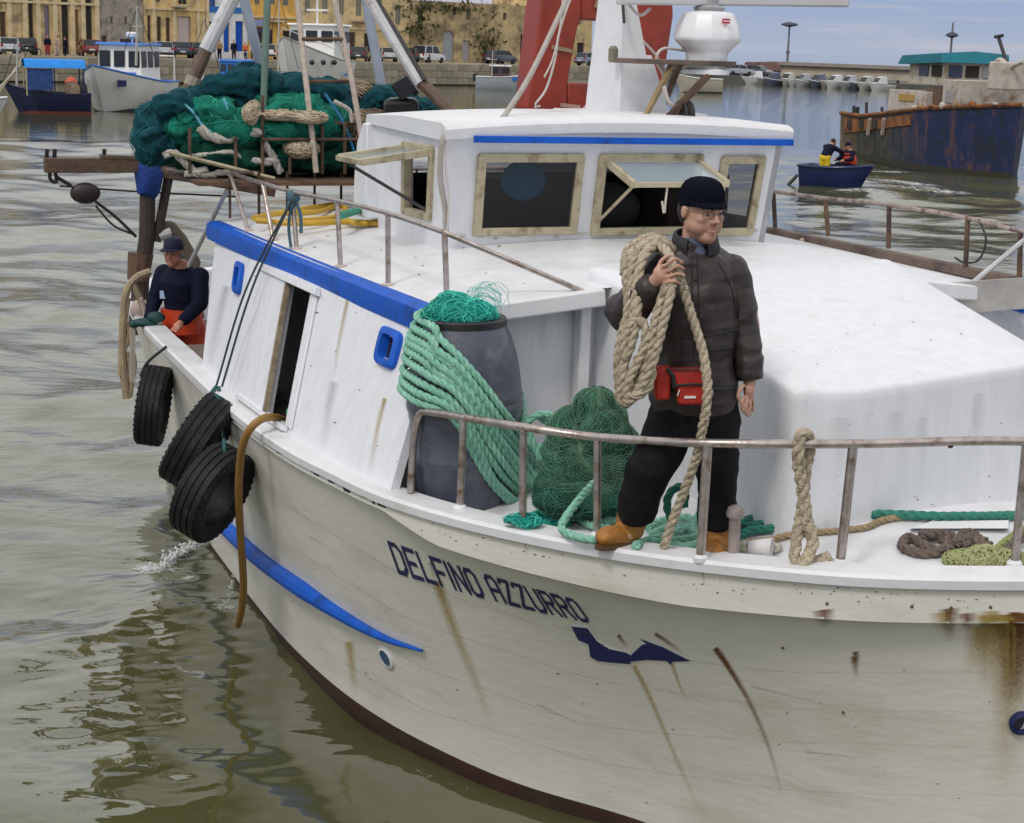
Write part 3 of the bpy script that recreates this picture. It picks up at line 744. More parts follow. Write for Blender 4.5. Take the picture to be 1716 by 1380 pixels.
rt.loft([[B(4.735, v, 3.575 + .06 * (1 - (v / 1.4) ** 2)) for v in np.linspace(1.37, -1.27, 13)], [B(6.42, v, 3.60 + .06 * (1 - (v / 1.4) ** 2)) for v in np.linspace(1.37, -1.27, 13)]], closed=False)
for k_e in (0, -1): rt.add([r_[k_e] for r_ in rows] + [B(6.42, 1.37 if k_e == 0 else -1.27, 3.60), B(4.735, 1.37 if k_e == 0 else -1.27, 3.57)], [tuple(range(len(rows) + 2))])
part('wheelhouse_roof', rt, paint, boat, 40)
st_ = MB().beam(B(4.725, 1.17, 3.585), B(4.72, -1.27, 3.575), .02, .045); part('blue_stripe', st_, blue, boat, 20, .004)
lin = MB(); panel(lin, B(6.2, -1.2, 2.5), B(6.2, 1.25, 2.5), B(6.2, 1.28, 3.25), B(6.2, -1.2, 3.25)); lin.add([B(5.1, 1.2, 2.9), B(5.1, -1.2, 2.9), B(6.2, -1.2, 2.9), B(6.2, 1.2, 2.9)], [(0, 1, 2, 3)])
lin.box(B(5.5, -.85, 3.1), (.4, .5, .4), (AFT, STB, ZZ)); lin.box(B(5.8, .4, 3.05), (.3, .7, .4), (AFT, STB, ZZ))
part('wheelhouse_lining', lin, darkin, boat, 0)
part('reflection_disc', MB().ell(B(5.12, .64, 3.28), (.03, .17, .14), 16, 10, (AFT, STB, ZZ)), mat('reflection_blue', (.02, .32, .65), .6), boat)  # made-up disc behind the left pane; its blue stands in for a reflection
part('oilskin', MB().ell(B(5.45, -.1, 3.05), (.2, .35, .2), 12, 8, (AFT, STB, ZZ)), mat('dark_cloth', (.02, .018, .02), .8, bump=.5), boat)
part('fairing', MB().loft([[B(6.3 + o_, 1.28 + w_, z_) for o_, w_ in ((0, 0), (t_, 0), (t_, .12), (0, .12))] for z_, t_ in ((2.9, .32), (3.2, .30), (3.45, .24), (3.6, .1))]), paint_wall, boat, 30, .01)
# stains below the window frames; flaked bottom edge
for k in range(16):
    a = .04 + .92 * k / 15 + random.uniform(-.02, .02); p = Qf(a, .135 + random.uniform(-.02, .015)) - AFT * .005
    part('flaked_paint', MB().ell(p, (.015 + .04 * random.random(), .006, .006 + .01 * random.random()), 7, 4, (STB, AFT, ZZ)), mat('flaked', (.55, .53, .5), .8), boat)
# ------------------------------------------------------------------ boat: rails, mast, gantry and deck gear
def above(px, py, base):       # point on the sight line of (px, py) straight above a base point as seen from the bow quarter
    return bu(px, py, uvz(base)[0])
# starboard bow rail: bent top rail on stanchions
bases = [(688, 826), (771, 850), (876, 881), (1001, 896), (1174, 934), (1408, 941), (1700, 944)]
tops = [(703, 690), (777, 700), (877, 716), (1001, 733), (1186, 743), (1430, 744), (1720, 740)]
Bp = []
for x, y in bases:
    p = atz(x, y, 1.84)
    for _ in range(6): p = atz(x, y, np.interp(uvz(p)[0], [0, 1, 2, 2.8], [1.92, 1.88, 1.835, 1.80]))
    Bp.append(p)
Tp = []
for (x, y), bp_ in zip(tops, Bp):
    d = ray(x, y); t_ = ((bp_ - CC)[:2] @ d[:2]) / (d[:2] @ d[:2]); Tp.append(CC + d * t_)
Bp.append(B(.15, -.6, 1.94)); Tp.append(B(.12, -.75, 2.42)); Bp.append(B(.9, -1.3, 1.9)); Tp.append(B(.9, -1.35, 2.4))
rail_pts = [Bp[0], Bp[0] * .45 + Tp[0] * .55 , Bp[0] * .12 + Tp[0] * .88, Tp[0] * .93 + Tp[1] * .07] 
head = spl([Bp[0], Bp[0] * .3 + Tp[0] * .7 - (Tp[1] - Tp[0]) * .06, Tp[0] - ZZ * .012 + (Tp[1] - Tp[0]) * .02, Tp[0] * .72 + Tp[1] * .28 + ZZ * .004, Tp[1]], 26)
body = spl(Tp[1:], 70)
hr = part('bow_rail', MB().tube(np.vstack([head[:-1], body]), .0215, 10), steel, boat, 60)
for i in range(1, len(Bp)):
    b_, t_ = Bp[i], Tp[i]
    r_ = .020 if i not in (4, 5) else .023
    part('post', MB().tube([b_ - ZZ * .02, b_ * .5 + t_ * .5, t_], r_, 10), steel, hr, 60)
    part('foot_plate', MB().lathe(b_ - ZZ * .02, [(.036, 0), (.036, .022), (.026, .034), (.02, .036)], 14), paint, hr)
part('rail_joint', MB().tube([Tp[6] * .55 + Tp[5] * .45, Tp[6] * .57 + Tp[5] * .43], .027, 10), rusty, hr)
# samson post near the man's boot
sp_ = atz(1228, 936, 1.85); part('samson_post', MB().lathe(sp_, [(.028, 0), (.028, .20), (.042, .205), (.045, .225), (.036, .25), (.012, .262)], 14), mat('pink_grey_metal', (.36, .30, .28), .45, .2, 15, metal=.5), boat)
# starboard roof rail, sloping down forward to the roof edge
rt_px = [(1003, 500), (745, 390), (650, 358), (565, 337), (490, 322), (440, 307), (385, 290)]
RV = [1.10, 1.93, 1.99, 2.03, 2.06, 2.09, 2.12]
RT = [bv(x, y, v) for (x, y), v in zip(rt_px, RV)]
RT[0] = onpl(1003, 500, B(2.97, 0, 0), AFT)
rr = part('roof_rail', MB().tube(np.vstack([RT[0], RT[1], spl(RT[1:], 30)[1:]]), .0155, 8), steel, boat, 60)
for (x, y), (bx, by) in zip(rt_px[1:], [(750, 487), (651, 448), (571, 423), (497, 400), (458, 388), (416, 372)]):
    v = RV[rt_px.index((x, y))]; q = bv(bx, by, v); q = B(uvz(q)[0], v, 2.745); p = bv(x, y, v); p = B(uvz(p)[0], v, uvz(p)[2])
    part('post', MB().tube([q, p], .0165, 8), steel, rr, 60)
    part('foot_plate', MB().lathe(q - ZZ * .005, [(.045, 0), (.045, .012), (.02, .02)], 12), mat('pale_plate', (.55, .45, .40), .6), rr)
part('rail_brace', MB().tube([bv(380, 320, 2.15), bv(316, 446, 2.30)], .018, 8), mat('aluminium_pole', (.55, .55, .56), .35, .1, metal=.6), rr)
end_ = [bv(385, 290, 2.12), B(8.45, 1.2, 3.08), B(8.5, 0, 3.1), B(8.5, -1.2, 3.1)]
part('rear_rail', MB().tube(spl(end_, 20), .0155, 8), steel, rr, 60)
for k in range(9):
    p = A(end_[0]) * (1 - k / 8) + A(end_[2]) * k / 8; part('post', MB().tube([p - ZZ * .36, p], .012, 6), rusty, rr)
# port roof rail with weathered wooden edge
PT = [bv(x, y, -1.97) for x, y in [(1294, 321), (1383, 333), (1490, 344), (1622, 366), (1716, 388)]] + [B(2.2, -2.0, 3.16)]
pr_ = part('roof_rail', MB().tube(spl(PT, 40), .0165, 8), mat('pale_rusty_rail', (.36, .30, .27), .6, .35, 25, .3, 80, col2=(.12, .07, .05), c2amt=.5, c2scale=14), boat, 60)
for (x, y), (bx, by) in zip([(1296, 321), (1383, 333), (1490, 344), (1622, 366), (1710, 386)], [(1299, 382), (1388, 396), (1489, 417), (1618, 448), (1708, 474)]):
    part('post', MB().tube([bv(bx, by, -1.97), bv(x, y, -1.97)], .018, 8), rusty, pr_)
part('edge_timber', MB().beam(B(6.2, -2.0, 2.77), B(2.95, -2.0, 2.79), .08, .07), wood, pr_, 20, .01)
part('bolt_head', MB().ell(bv(1345, 405, -1.96), (.03, .03, .03), 8, 6), cream, pr_)
s0 = bv(1604, 496, -1.48); part('rail_strut', MB().tube([s0, bv(1716, 403, -1.95), bv(1740, 384, -1.97)], .018, 8), mat('aluminium_pole', (.55, .55, .56), .35), pr_)
part('foot_plate', MB().lathe(s0 - ZZ * .02, [(.06, 0), (.06, .018), (.03, .028)], 14), mat('cream_plate', (.62, .55, .42), .6), pr_)
part('tread_plate', MB().beam(bv(1562, 502, -1.28) - ZZ * .0, bv(1740, 490, -2.0), .20, .02, AFT), mat('grey_plate', (.42, .40, .38), .5, .2), boat, 20)
part('frayed_line', MB().tube(spl([bv(1640, 368, -1.96), bv(1652, 402, -1.96), bv(1640, 436, -1.96), bv(1616, 440, -1.96), bv(1600, 432, -1.96)], 20), .008, 5), darkmetal, pr_)
# mast: white faceted pylon
ms = mat('mast_white', (.74, .74, .76), .4, .05, 6, .06)
mz0, mz1 = 3.68, 5.6
def mring(z, hu, v0, v1, u=6.0): return [B(u - hu, v0 - .06, z), B(u - hu, v1 + .06, z), B(u + hu, v1, z), B(u + hu, v0, z)]
mm = MB().loft([mring(3.62, .24, -.33, -.86), mring(3.95, .22, -.345, -.80), mring(4.08, .20, -.35, -.70), mring(4.55, .15, -.37, -.60), mring(5.6, .10, -.42, -.55)])
part('mast', mm, ms, boat, 15, .01)
mf = MB().prism([B(5.78, -.56, 3.64), B(5.74, -.84, 3.64), B(5.9, -.84, 3.64)], [B(5.80, -.62, 4.15), B(5.79, -.66, 4.15), B(5.9, -.66, 4.15)]); part('mast_rib', mf, ms, boat, 15)
part('mast_foot', MB().box(B(6.0, -.6, 3.70), (.75, .95, .06), (AFT, STB, ZZ)), paint, boat, 20, .01)
part('mast_lamp', MB().lathe(bu(1027, 105, 5.78), [(.03, 0), (.036, .02), (.036, .10), (.02, .12)], 12), mat('olive_plastic', (.20, .20, .13), .5), boat)
part('mast_cable', MB().tube(spl([bu(1046, 38, 5.72), bu(1044, 10, 5.8), bu(1043, -40, 5.85)], 8), .012, 6), darkmetal, boat)
# red arch aft of the mast, with a window through it
red = mat('red_paint', (.30, .040, .022), .42, .16, 5, .06, 30, col2=(.20, .03, .018), c2amt=.4, c2scale=3)
U_ = 6.9
rp_ = lambda x, y, du=0: bu(x, y, U_ + du)
def slabp(pix, name='arch', th=.32): return MB().slab([rp_(*p) for p in pix], AFT * th)
arch = part('red_arch', slabp([(886, 184), (921, 199), (952, 200), (952, 140), (968, 48), (976, 30), (975, -70), (918, -70), (905, 20)]), red, boat, 20, .02)
part('arch_leg', slabp([(1060, 40), (1060, -70), (1126, -70), (1129, 28), (1118, 100), (1104, 165), (1085, 165)]), red, arch, 20, .02)
part('arch_sill', slabp([(952, 200), (1012, 203), (1090, 203), (1090, 143), (952, 139)], th=.30), red, arch, 20, .015)
part('arch_head', slabp([(975, 33), (1062, 38), (1062, -70), (974, -70)], th=.30), red, arch, 20, .015)
part('arch_step', MB().beam(rp_(940, 176, -.02), rp_(972, 180, -.02), .02, .03), mat('pale_pink', (.50, .30, .25), .6), arch)
part('arch_step', MB().beam(rp_(930, 192, -.02), rp_(975, 195, -.02), .02, .015), mat('pale_pink', (.5, .3, .25), .6), arch)
part('rust_band', MB().beam(rp_(925, 79, -.015), rp_(958, 86, -.015), .02, .03), mat('old_bracket', (.30, .24, .14), .7), arch)
part('arch_plate', MB().beam(rp_(998, 6, -.02), rp_(1010, 12, -.02), .02, .06), mat('old_bracket', (.3, .24, .14), .7), arch)
# radar: scanner bar above, dome on a bracket shelf
white_pl = mat('white_plastic', (.80, .80, .82), .3, .03, 5, coat=.2)
rc = bu(1186, 60, 5.5); sc_ = 110 / 2 / (FPX / ((rc - CC) @ cF)); r1 = sc_
rd = part('radar_dome', MB().lathe(rc + ZZ * .0, [(r1 * .62, -.20), (r1 * .66, -.12), (r1 * .95, -.05), (r1 * 1.04, -.03), (r1 * 1.04, .0), (r1 * .98, .06), (r1 * .80, .155), (r1 * .7, .168), (.12, .175)], 12), white_pl, boat, 25, .012)
part('radar_base', MB().lathe(rc - ZZ * .28, [(r1 * .72, 0), (r1 * .72, .03), (r1 * .6, .05), (r1 * .55, .09)], 16), white_pl, rd)
bp_ = bu(1209, 50, 5.5) + cF * -.27; part('maker_badge', MB().beam(bp_ - STB * .03, bp_ + STB * .03, .01, .035), mat('badge_red', (.5, .02, .05), .5), rd)
part('badge_stripe', MB().beam(bp_ - STB * .028 - AFT * .006, bp_ + STB * .028 - AFT * .006, .006, .008), white_pl, rd)
part('scanner_foot', MB().lathe(rc + ZZ * .17, [(.10, 0), (.12, .03), (.07, .05), (.07, .12)], 14), mat('grey_cast', (.36, .36, .37), .5), rd)
sb_ = MB().beam(bu(1036, -2, 5.5), bu(1418, 3, 5.5), .10, .085); part('scanner_bar', sb_, mat('scanner_grey', (.58, .57, .58), .4, .04), rd, 20, .015)
sh = MB().beam(bu(1047, 102, 5.5), bu(1215, 107, 5.5), .34, .035); part('radar_shelf', sh, wood, boat, 20, .006)
part('shelf_strut', MB().beam(bu(1204, 108, 5.4), bu(1110, 208, 5.2), .035, .045), rusty, boat)
part('shelf_strut', MB().beam(bu(1128, 106, 5.4), bu(1076, 206, 5.2), .03, .035), mat('ochre_strut', (.25, .18, .09), .7, .3, 20), boat)
part('shelf_strut', MB().beam(bu(1140, 106, 5.7), bu(1100, 208, 5.9), .03, .035), rusty, boat)
cab = mat('grey_white_cable', (.56, .52, .48), .6)
for path, r_ in (([(1148, 85), (1112, 82), (1100, 100), (1112, 130), (1104, 160)], .012), ([(1078, 70), (1100, 95), (1118, 130), (1100, 150)], .010), ([(960, -10), (948, 20), (936, 60), (930, 100), (915, 150), (895, 178), (905, 178)], .010), ([(944, -10), (938, 50), (926, 100), (912, 130)], .008),
                 ([(1040, -10), (1070, 25), (1090, 15)], .012), ([(960, 200), (985, 175), (1002, 155)], .009)):
    part('mast_cable', MB().tube(spl([bu(x, y, 5.55 if x > 1030 else 6.5) for x, y in path], 24), r_, 6), cab, boat)
# block and small gear at the foot of the mast
part('turning_block', MB().lathe(bu(1146, 192, 5.3), [(.06, -.04), (.10, -.04), (.10, -.02), (.07, 0), (.10, .02), (.10, .04), (.06, .04)], 16, (AFT, ZZ, STB)), darkmetal, boat)
part('block_strop', MB().tube(spl([bu(1112, 145, 5.3), bu(1120, 170, 5.3), bu(1135, 185, 5.3), bu(1120, 200, 5.2)], 14), .018, 6), cab, boat)
# cables laid over the wheelhouse roof and down its corner
part('roof_cable', MB().tube(spl([bu(960, -20, 5.6), bu(945, 10, 5.5), bu(892, 120, 5.2), bu(855, 180, 5.05), bu(835, 203, 4.95), bu(790, 213, 4.85), bu(757, 217, 4.78), bu(741, 235, 4.75), bu(738, 300, 4.80), bu(746, 350, 4.85), bu(748, 388, 4.9)], 60), .019, 8), mat('grey_hose', (.40, .37, .33), .6, .15, 20), boat)
part('roof_cable', MB().tube(spl([bu(750, 218, 4.74), bu(746, 270, 4.76), bu(752, 330, 4.8), bu(750, 390, 4.85)], 20), .008, 6), cab, boat)
part('roof_cable', MB().tube(spl([bu(980, 216, 4.76), bu(1010, 219, 4.74), bu(1040, 214, 4.8), bu(1060, 207, 4.9)], 20), .008, 6), cab, boat)
part('roof_edge_gear', MB().tube(spl([bu(1062, 208, 4.9), bu(1100, 212, 4.85), bu(1140, 209, 4.85), bu(1172, 212, 4.85)], 12), .014, 6), rusty, boat)

# aft: derrick pipes, rope ladder stays, hauling gantry
pipe = mat('white_grey_pipe', (.58, .58, .60), .4, .15, 10, col2=(.20, .12, .08), c2amt=.25, c2scale=6)
brown = mat('brown_pipe', (.13, .085, .06), .6, .3, 14, .2, 50)
UA = 8.6
ua = lambda x, y, u=UA: bu(x, y, u)
d1 = part('derrick_pipe', MB().tube([ua(596, -40, 8.3), ua(706, 140, 7.8)], .058, 10), pipe, boat)
part('derrick_tip', MB().tube([ua(700, 131, 7.83), ua(762, 197, 7.6)], .05, 10), brown, d1)
part('derrick_stripe', MB().tube([ua(608, -40, 8.25), ua(712, 135, 7.74)], .02, 6), darkmetal, d1)
part('derrick_pipe', MB().tube([ua(606, -40, 9.0), ua(640, 150, 8.8)], .045, 10), mat('blue_grey_pipe', (.30, .34, .42), .45, .15), boat)
d2 = part('derrick_pipe', MB().tube([ua(398, -20), ua(345, 85)], .062, 10), pipe, boat)
part('derrick_tip', MB().tube([ua(347, 80), ua(312, 162)], .056, 10), brown, d2)
part('derrick_band', MB().tube([ua(326, 130), ua(320, 145)], .066, 10), mat('canvas_wrap', (.35, .30, .24), .8), d2)
part('derrick_pipe', MB().tube([ua(404, -20, 8.9), ua(440, 125, 8.8)], .045, 10), mat('blue_grey_pipe', (.30, .34, .42), .45), boat)
part('stay_pole', MB().tube([ua(449, -20, 8.4), ua(441, 185, 8.1)], .03, 8), mat('green_pole', (.10, .17, .14), .5, .2), boat)
part('stay_pole', MB().tube([ua(562, 60, 9), ua(600, 150, 9)], .012, 6), cab, boat)
sl_ = part('side_ladder', MB().tube([ua(496, -20, 8.1), ua(512, 130, 7.95), ua(530, 290, 7.8)], .024, 8), mat('pale_pole', (.50, .42, .36), .6, .25, 18), boat)
part('ladder_side', MB().tube([ua(556, -20, 8.1), ua(588, 125, 7.95), ua(616, 290, 7.8)], .024, 8), mat('pale_pole', (.5, .42, .36), .6), sl_)
for (x0, y0), (x1, y1) in (((505, 66), (574, 66)), ((513, 137), (590, 137)), ((521, 207), (604, 207)), ((526, 234), (620, 234))):
    part('rung', MB().tube([ua(x0, y0, 8.0), ua(x1, y1, 8.0)], .018, 6), rusty, sl_)
# cage that holds the heap of nets on the roof
cg = part('net_cage', MB().tube([ua(440, 234, 7.85), ua(650, 234, 7.85)], .014, 6), rusty, boat)
for x, y0, y1 in ((440, 160, 300), (486, 210, 292), (578, 205, 292), (540, 210, 292), (318, 215, 290), (395, 230, 292)):
    part('cage_bar', MB().tube([ua(x, y0, 7.9), ua(x, y1, 7.9)], .015, 6), rusty, cg)
part('cage_bar', MB().tube([ua(285, 256, 7.9), ua(460, 300, 7.85)], .02, 6), cream, cg)
part('cage_floor', MB().beam(ua(300, 296, 8.3), ua(640, 296, 8.3), 1.5, .03), rusty, cg)
# hauling gantry over the stern
UG = 10.2
ug = lambda x, y, u=UG: bu(x, y, u)
gn = part('stern_gantry', MB().beam(ug(74, 277), ug(262, 277), .12, .135), mat('brown_beam', (.12, .075, .05), .65, .35, 10, .3, 40), boat, 20, .008)
part('gantry_beam', MB().beam(ug(258, 283), ug(460, 318), .12, .14), mat('brown_beam', (.12, .075, .05), .65), gn, 20, .008)
part('gantry_post', MB().tube([ug(248, 290), ug(246, 400), ug(236, 470), ug(230, 560)], [.07, .075, .08, .09], 10), mat('dark_brown', (.05, .035, .03), .7, .4, 14, .3), gn)
part('gantry_post', MB().tube([ug(282, 300), ug(262, 405)], .045, 8), mat('dark_brown', (.05, .035, .03), .7), gn)
for x in (78, 91, 174): part('beam_pin', MB().tube([ug(x, 268), ug(x + 1, 250)], .02, 6), darkmetal, gn)
part('beam_cap', MB().beam(ug(168, 262), ug(262, 266), .13, .03), brown, gn)
part('hook', MB().tube(spl([ug(84, 286), ug(84, 300), ug(94, 306), ug(93, 290)], 12), .018, 6), darkmetal, gn)
part('blue_wrapping', MB().tube([ug(247, 268), ug(250, 290), ug(250, 318), ug(262, 326)], [.11, .14, .12, .08], 12), mat('blue_cloth', (.012, .05, .26), .8, .3, 12, .6, 18), gn)
part('hanging_block', MB().ell(ug(143, 324), (.14, .06, .10), 12, 8, (STB, AFT, ZZ)), mat('block_black', (.03, .02, .02), .5, .4), gn)
part('block_strop', MB().tube([ug(96, 298), ug(120, 312)], .02, 6), darkmetal, gn)
part('hauling_line', MB().tube(spl([ug(160, 338), ug(195, 365), ug(228, 397)], 10), .016, 6), darkmetal, gn)
part('hauling_line', MB().tube(spl([ug(160, 345), ug(190, 378), ug(226, 394)], 10), .011, 6), darkmetal, gn)
part('hauling_line', MB().tube(spl([ug(100, 312), ug(240, 322), ug(400, 330)], 10), .010, 6), darkmetal, gn)
part('gallows_plate', MB().slab([ug(264, 372), ug(292, 372), ug(312, 395), ug(338, 440), ug(322, 480), ug(290, 440)], AFT * .12), mat('grey_brown_plate', (.13, .105, .085), .7, .3, 8, .2), gn, 20, .02)
part('gallows_roller', MB().tube([ug(266, 396), ug(286, 390)], .05, 10), mat('grey_white', (.5, .5, .5), .5), gn)
part('gantry_gear', MB().tube([ug(236, 425), ug(231, 470)], [.12, .10], 10), rusty, gn)
# hoops of hose and rope hung at the quarter
hose = mat('beige_hose', (.36, .28, .18), .7, .25, 16, .2)
for pth, r_ in (([(252, 456), (228, 466), (212, 490), (207, 530), (205, 600), (212, 668)], .035), ([(214, 500), (206, 560), (202, 630)], .028), ([(222, 475), (234, 500), (246, 530)], .03),
                ([(216, 560), (206, 600), (209, 650), (216, 668), (220, 640), (214, 590)], .024), ([(212, 540), (220, 580), (226, 610), (222, 640)], .02)):
    part('hanging_hose', MB().tube(spl([bu(x, y, 9.2) for x, y in pth], 24), r_, 8), hose, boat)
part('quarter_board', MB().beam(bu(222, 550, 8.9), bu(222, 640, 8.9), .04, .05, AFT), mat('pale_wood', (.40, .36, .30), .7), boat)
part('quarter_rail', MB().tube(spl([bu(236, 500, 9.0), bu(243, 525, 9), bu(246, 555, 9)], 8), .02, 6), mat('pale_pole', (.5, .42, .36), .6), boat)
part('quarter_float', MB().ell(bu(236, 520, 9.4), (.1, .08, .1), 10, 7), mat('pinkish', (.45, .36, .34), .7), boat)
# ------------------------------------------------------------------ gear lying and hanging on the boat
def strands(n, sampler, length, seg, r, wob=.6, seed=1, sides=3, lift=.004):
    """loose twine wandering over a lump: sampler(p) projects a point back to its surface"""
    rg = np.random.default_rng(seed); mb = MB()
    for k in range(n):
        p, nr = sampler(None, rg); d = rg.standard_normal(3); d -= nr * (d @ nr); d /= np.linalg.norm(d) + 1e-9; pts = []
        for i in range(seg):
            pts.append(p + nr * (lift + .006 * rg.random())); d = d + wob * rg.standard_normal(3); d -= nr * (d @ nr); d /= np.linalg.norm(d) + 1e-9
            p, nr = sampler(p + d * length / seg, rg)
        mb.tube(pts, r * (.7 + .6 * rg.random()), sides, cap=False)
    return mb
def mesh_sampler(me):
    v, n = mesh_np(me); bv_ = BVHTree.FromPolygons([tuple(p) for p in v], [tuple(f.vertices) for f in me.polygons])
    def s(p, rg):
        if p is None: i = rg.integers(len(v)); return v[i], n[i]
        loc, nor, _, _ = bv_.find_nearest(Vector(p)); return A(loc), A(nor)
    return s
def lump(parts_, voxel, amp, sc, seed, smooth=3, fold=None):
    mb = MB()
    for c, r in parts_: mb.ell(c, r, 14, 10)
    me = blob(mb, voxel, smooth); v, n = mesh_np(me)
    h = amp * fbm(v, sc, seed, 3)
    if fold: h += fold[0] * np.abs(np.sin(fbm(v, fold[1], seed + 5, 2) * 3.0))
    set_co(me, v + n * h[:, None]); return me
def netmat(name, c1, c2, sc=60, dist=4):
    """netting: crossing twines picked out in two tones with relief"""
    if name in MATS: return MATS[name]
    m = bpy.data.materials.new(name); m.use_nodes = True; t = m.node_tree; b = t.nodes['Principled BSDF']
    tc = t.nodes.new('ShaderNodeTexCoord'); vo = t.nodes.new('ShaderNodeTexVoronoi'); vo.feature = 'DISTANCE_TO_EDGE'; vo.inputs['Scale'].default_value = sc
    nz = t.nodes.new('ShaderNodeTexNoise'); nz.inputs['Scale'].default_value = dist; nz.inputs['Detail'].default_value = 6
    t.links.new(tc.outputs['Object'], nz.inputs[0])
    mv = t.nodes.new('ShaderNodeMix'); mv.data_type = 'RGBA'; mv.blend_type = 'LINEAR_LIGHT'; mv.inputs[0].default_value = .35
    t.links.new(tc.outputs['Object'], mv.inputs[6]); t.links.new(nz.outputs['Color'], mv.inputs[7]); t.links.new(mv.outputs[2], vo.inputs['Vector'])
    mr = t.nodes.new('ShaderNodeMapRange'); mr.inputs[1].default_value = .03; mr.inputs[2].default_value = .22; t.links.new(vo.outputs['Distance'], mr.inputs[0])
    mx = t.nodes.new('ShaderNodeMix'); mx.data_type = 'RGBA'; mx.inputs[6].default_value = (*c1, 1); mx.inputs[7].default_value = (*c2, 1); t.links.new(mr.outputs[0], mx.inputs[0])
    n2 = t.nodes.new('ShaderNodeTexNoise'); n2.inputs['Scale'].default_value = 7; n2.inputs['Detail'].default_value = 5; t.links.new(tc.outputs['Object'], n2.inputs[0])
    m3 = t.nodes.new('ShaderNodeMapRange'); m3.inputs[1].default_value = .3; m3.inputs[2].default_value = .7; m3.inputs[3].default_value = .55; m3.inputs[4].default_value = 1.35; t.links.new(n2.outputs[0], m3.inputs[0])
    vm = t.nodes.new('ShaderNodeVectorMath'); vm.operation = 'SCALE'; t.links.new(mx.outputs[2], vm.inputs[0]); t.links.new(m3.outputs[0], vm.inputs['Scale']); t.links.new(vm.outputs[0], b.inputs['Base Color'])
    bp = t.nodes.new('ShaderNodeBump'); bp.inputs['Strength'].default_value = .7; bp.inputs['Distance'].default_value = .012; bp.invert = True; t.links.new(mr.outputs[0], bp.inputs['Height']); t.links.new(bp.outputs[0], b.inputs['Normal'])
    b.inputs['Roughness'].default_value = .8; b.inputs['Specular IOR Level'].default_value = .2; MATS[name] = m; return m

# ---- barrel
bc = B(2.79, 1.93, 1.665)
bar = thing('barrel', bc, 'dark grey plastic barrel standing on the foredeck with a black rim', 'barrel')
prof = [(.225, 0), (.245, .02), (.262, .16), (.275, .26), (.284, .275), (.284, .30), (.276, .315), (.285, .42), (.30, .52), (.309, .545), (.309, .575), (.300, .59), (.305, .60), (.305, .625), (.298, .64), (.294, .70), (.275, .82), (.245, .92), (.222, .965), (.215, .985)]
prof = [(r * 1.05, h * 1.06) for r, h in prof]
lean = A([-.025, 0, 1.0]); lean /= np.linalg.norm(lean); lx = np.cross([0, 1.0, 0], lean); lx /= np.linalg.norm(lx)
bax = (lx, np.cross(lean, lx), lean)
plast = mat('grey_barrel_plastic', (.075, .085, .115), .32, .14, 7, .10, 50, col2=(.14, .145, .17), c2amt=.3, c2scale=6)
part('barrel_body', MB().lathe(bc, prof, 40, bax), plast, bar, 40)
part('barrel_rim', MB().lathe(bc + lean * 1.024, [(.20, .0), (.218, .0), (.232, .012), (.232, .045), (.222, .055), (.20, .055)], 40, bax), mat('black_rim', (.018, .016, .02), .4), bar, 30)
for dx in (0.10,): part('rim_clip', MB().box(bc + lean * 1.01 + A([.11, -.20, -.02]), (.02, .012, .05)), mat('black_rim', (.018, .016, .02), .4), bar)
for h_ in (.665, .69, .63): part('string_band', MB().tube([bc + lean * (h_ + .02 * math.sin(t_ * 1.0 + h_ * 40)) + .3 * (math.cos(t_) * bax[0] + math.sin(t_) * bax[1]) for t_ in np.linspace(-2.2, .2, 20)], .0035, 5), mat('tan_string', (.40, .30, .20), .8), bar)
bt = bc + lean * 1.065
nm = lump([(bt + A([-.02, 0, .015]), (.20, .20, .085)), (bt + A([-.15, -.08, .02]), (.085, .08, .06)), (bt + A([.05, -.08, .05]), (.12, .10, .07)), (bt + A([-.06, .04, .08]), (.10, .1, .05)), (bt + A([-.19, -.06, -.02]), (.05, .07, .05))], .012, .016, 22, 4)
tn = raw('netting', nm.copy(), netmat('turquoise_net', (.03, .50, .40), (.004, .20, .16), 90), org=bt, label='bright turquoise bundle of net stuffed into the top of the barrel', cat='fishing net')
smp = mesh_sampler(nm)
part('loose_twine', strands(150, smp, .28, 14, .0022, .7, 5), mat('turquoise_twine', (.05, .52, .42), .7), tn, 0, kind='stuff')
# loops of thin mesh sticking up from it
wm_ = MB()
for k in range(9):
    c = bt + A([.12 + rng.uniform(-.05, .05), rng.uniform(-.05, .05), .07]); h_ = rng.uniform(.06, .15); w_ = rng.uniform(.04, .10); s_ = rng.uniform(-.05, .05)
    wm_.tube(spl([c + A([-w_, 0, 0]), c + A([-w_ * .8 + s_, 0, h_ * .7]), c + A([s_, 0, h_]), c + A([w_ * .8 + s_, .0, h_ * .6]), c + A([w_, 0, 0])], 16), .0018, 3)
for k in range(14):
    z0 = rng.uniform(.05, .18); c = bt + A([.10, rng.uniform(-.03, .03), z0]); wm_.tube(spl([c + A([-.09, 0, -.02]), c + A([0, 0, .02 + rng.uniform(-.02, .03)]), c + A([.10, 0, -.03])], 8), .0015, 3)
part('mesh_loops', wm_, mat('pale_turquoise', (.16, .55, .46), .7), tn, 0, kind='stuff')
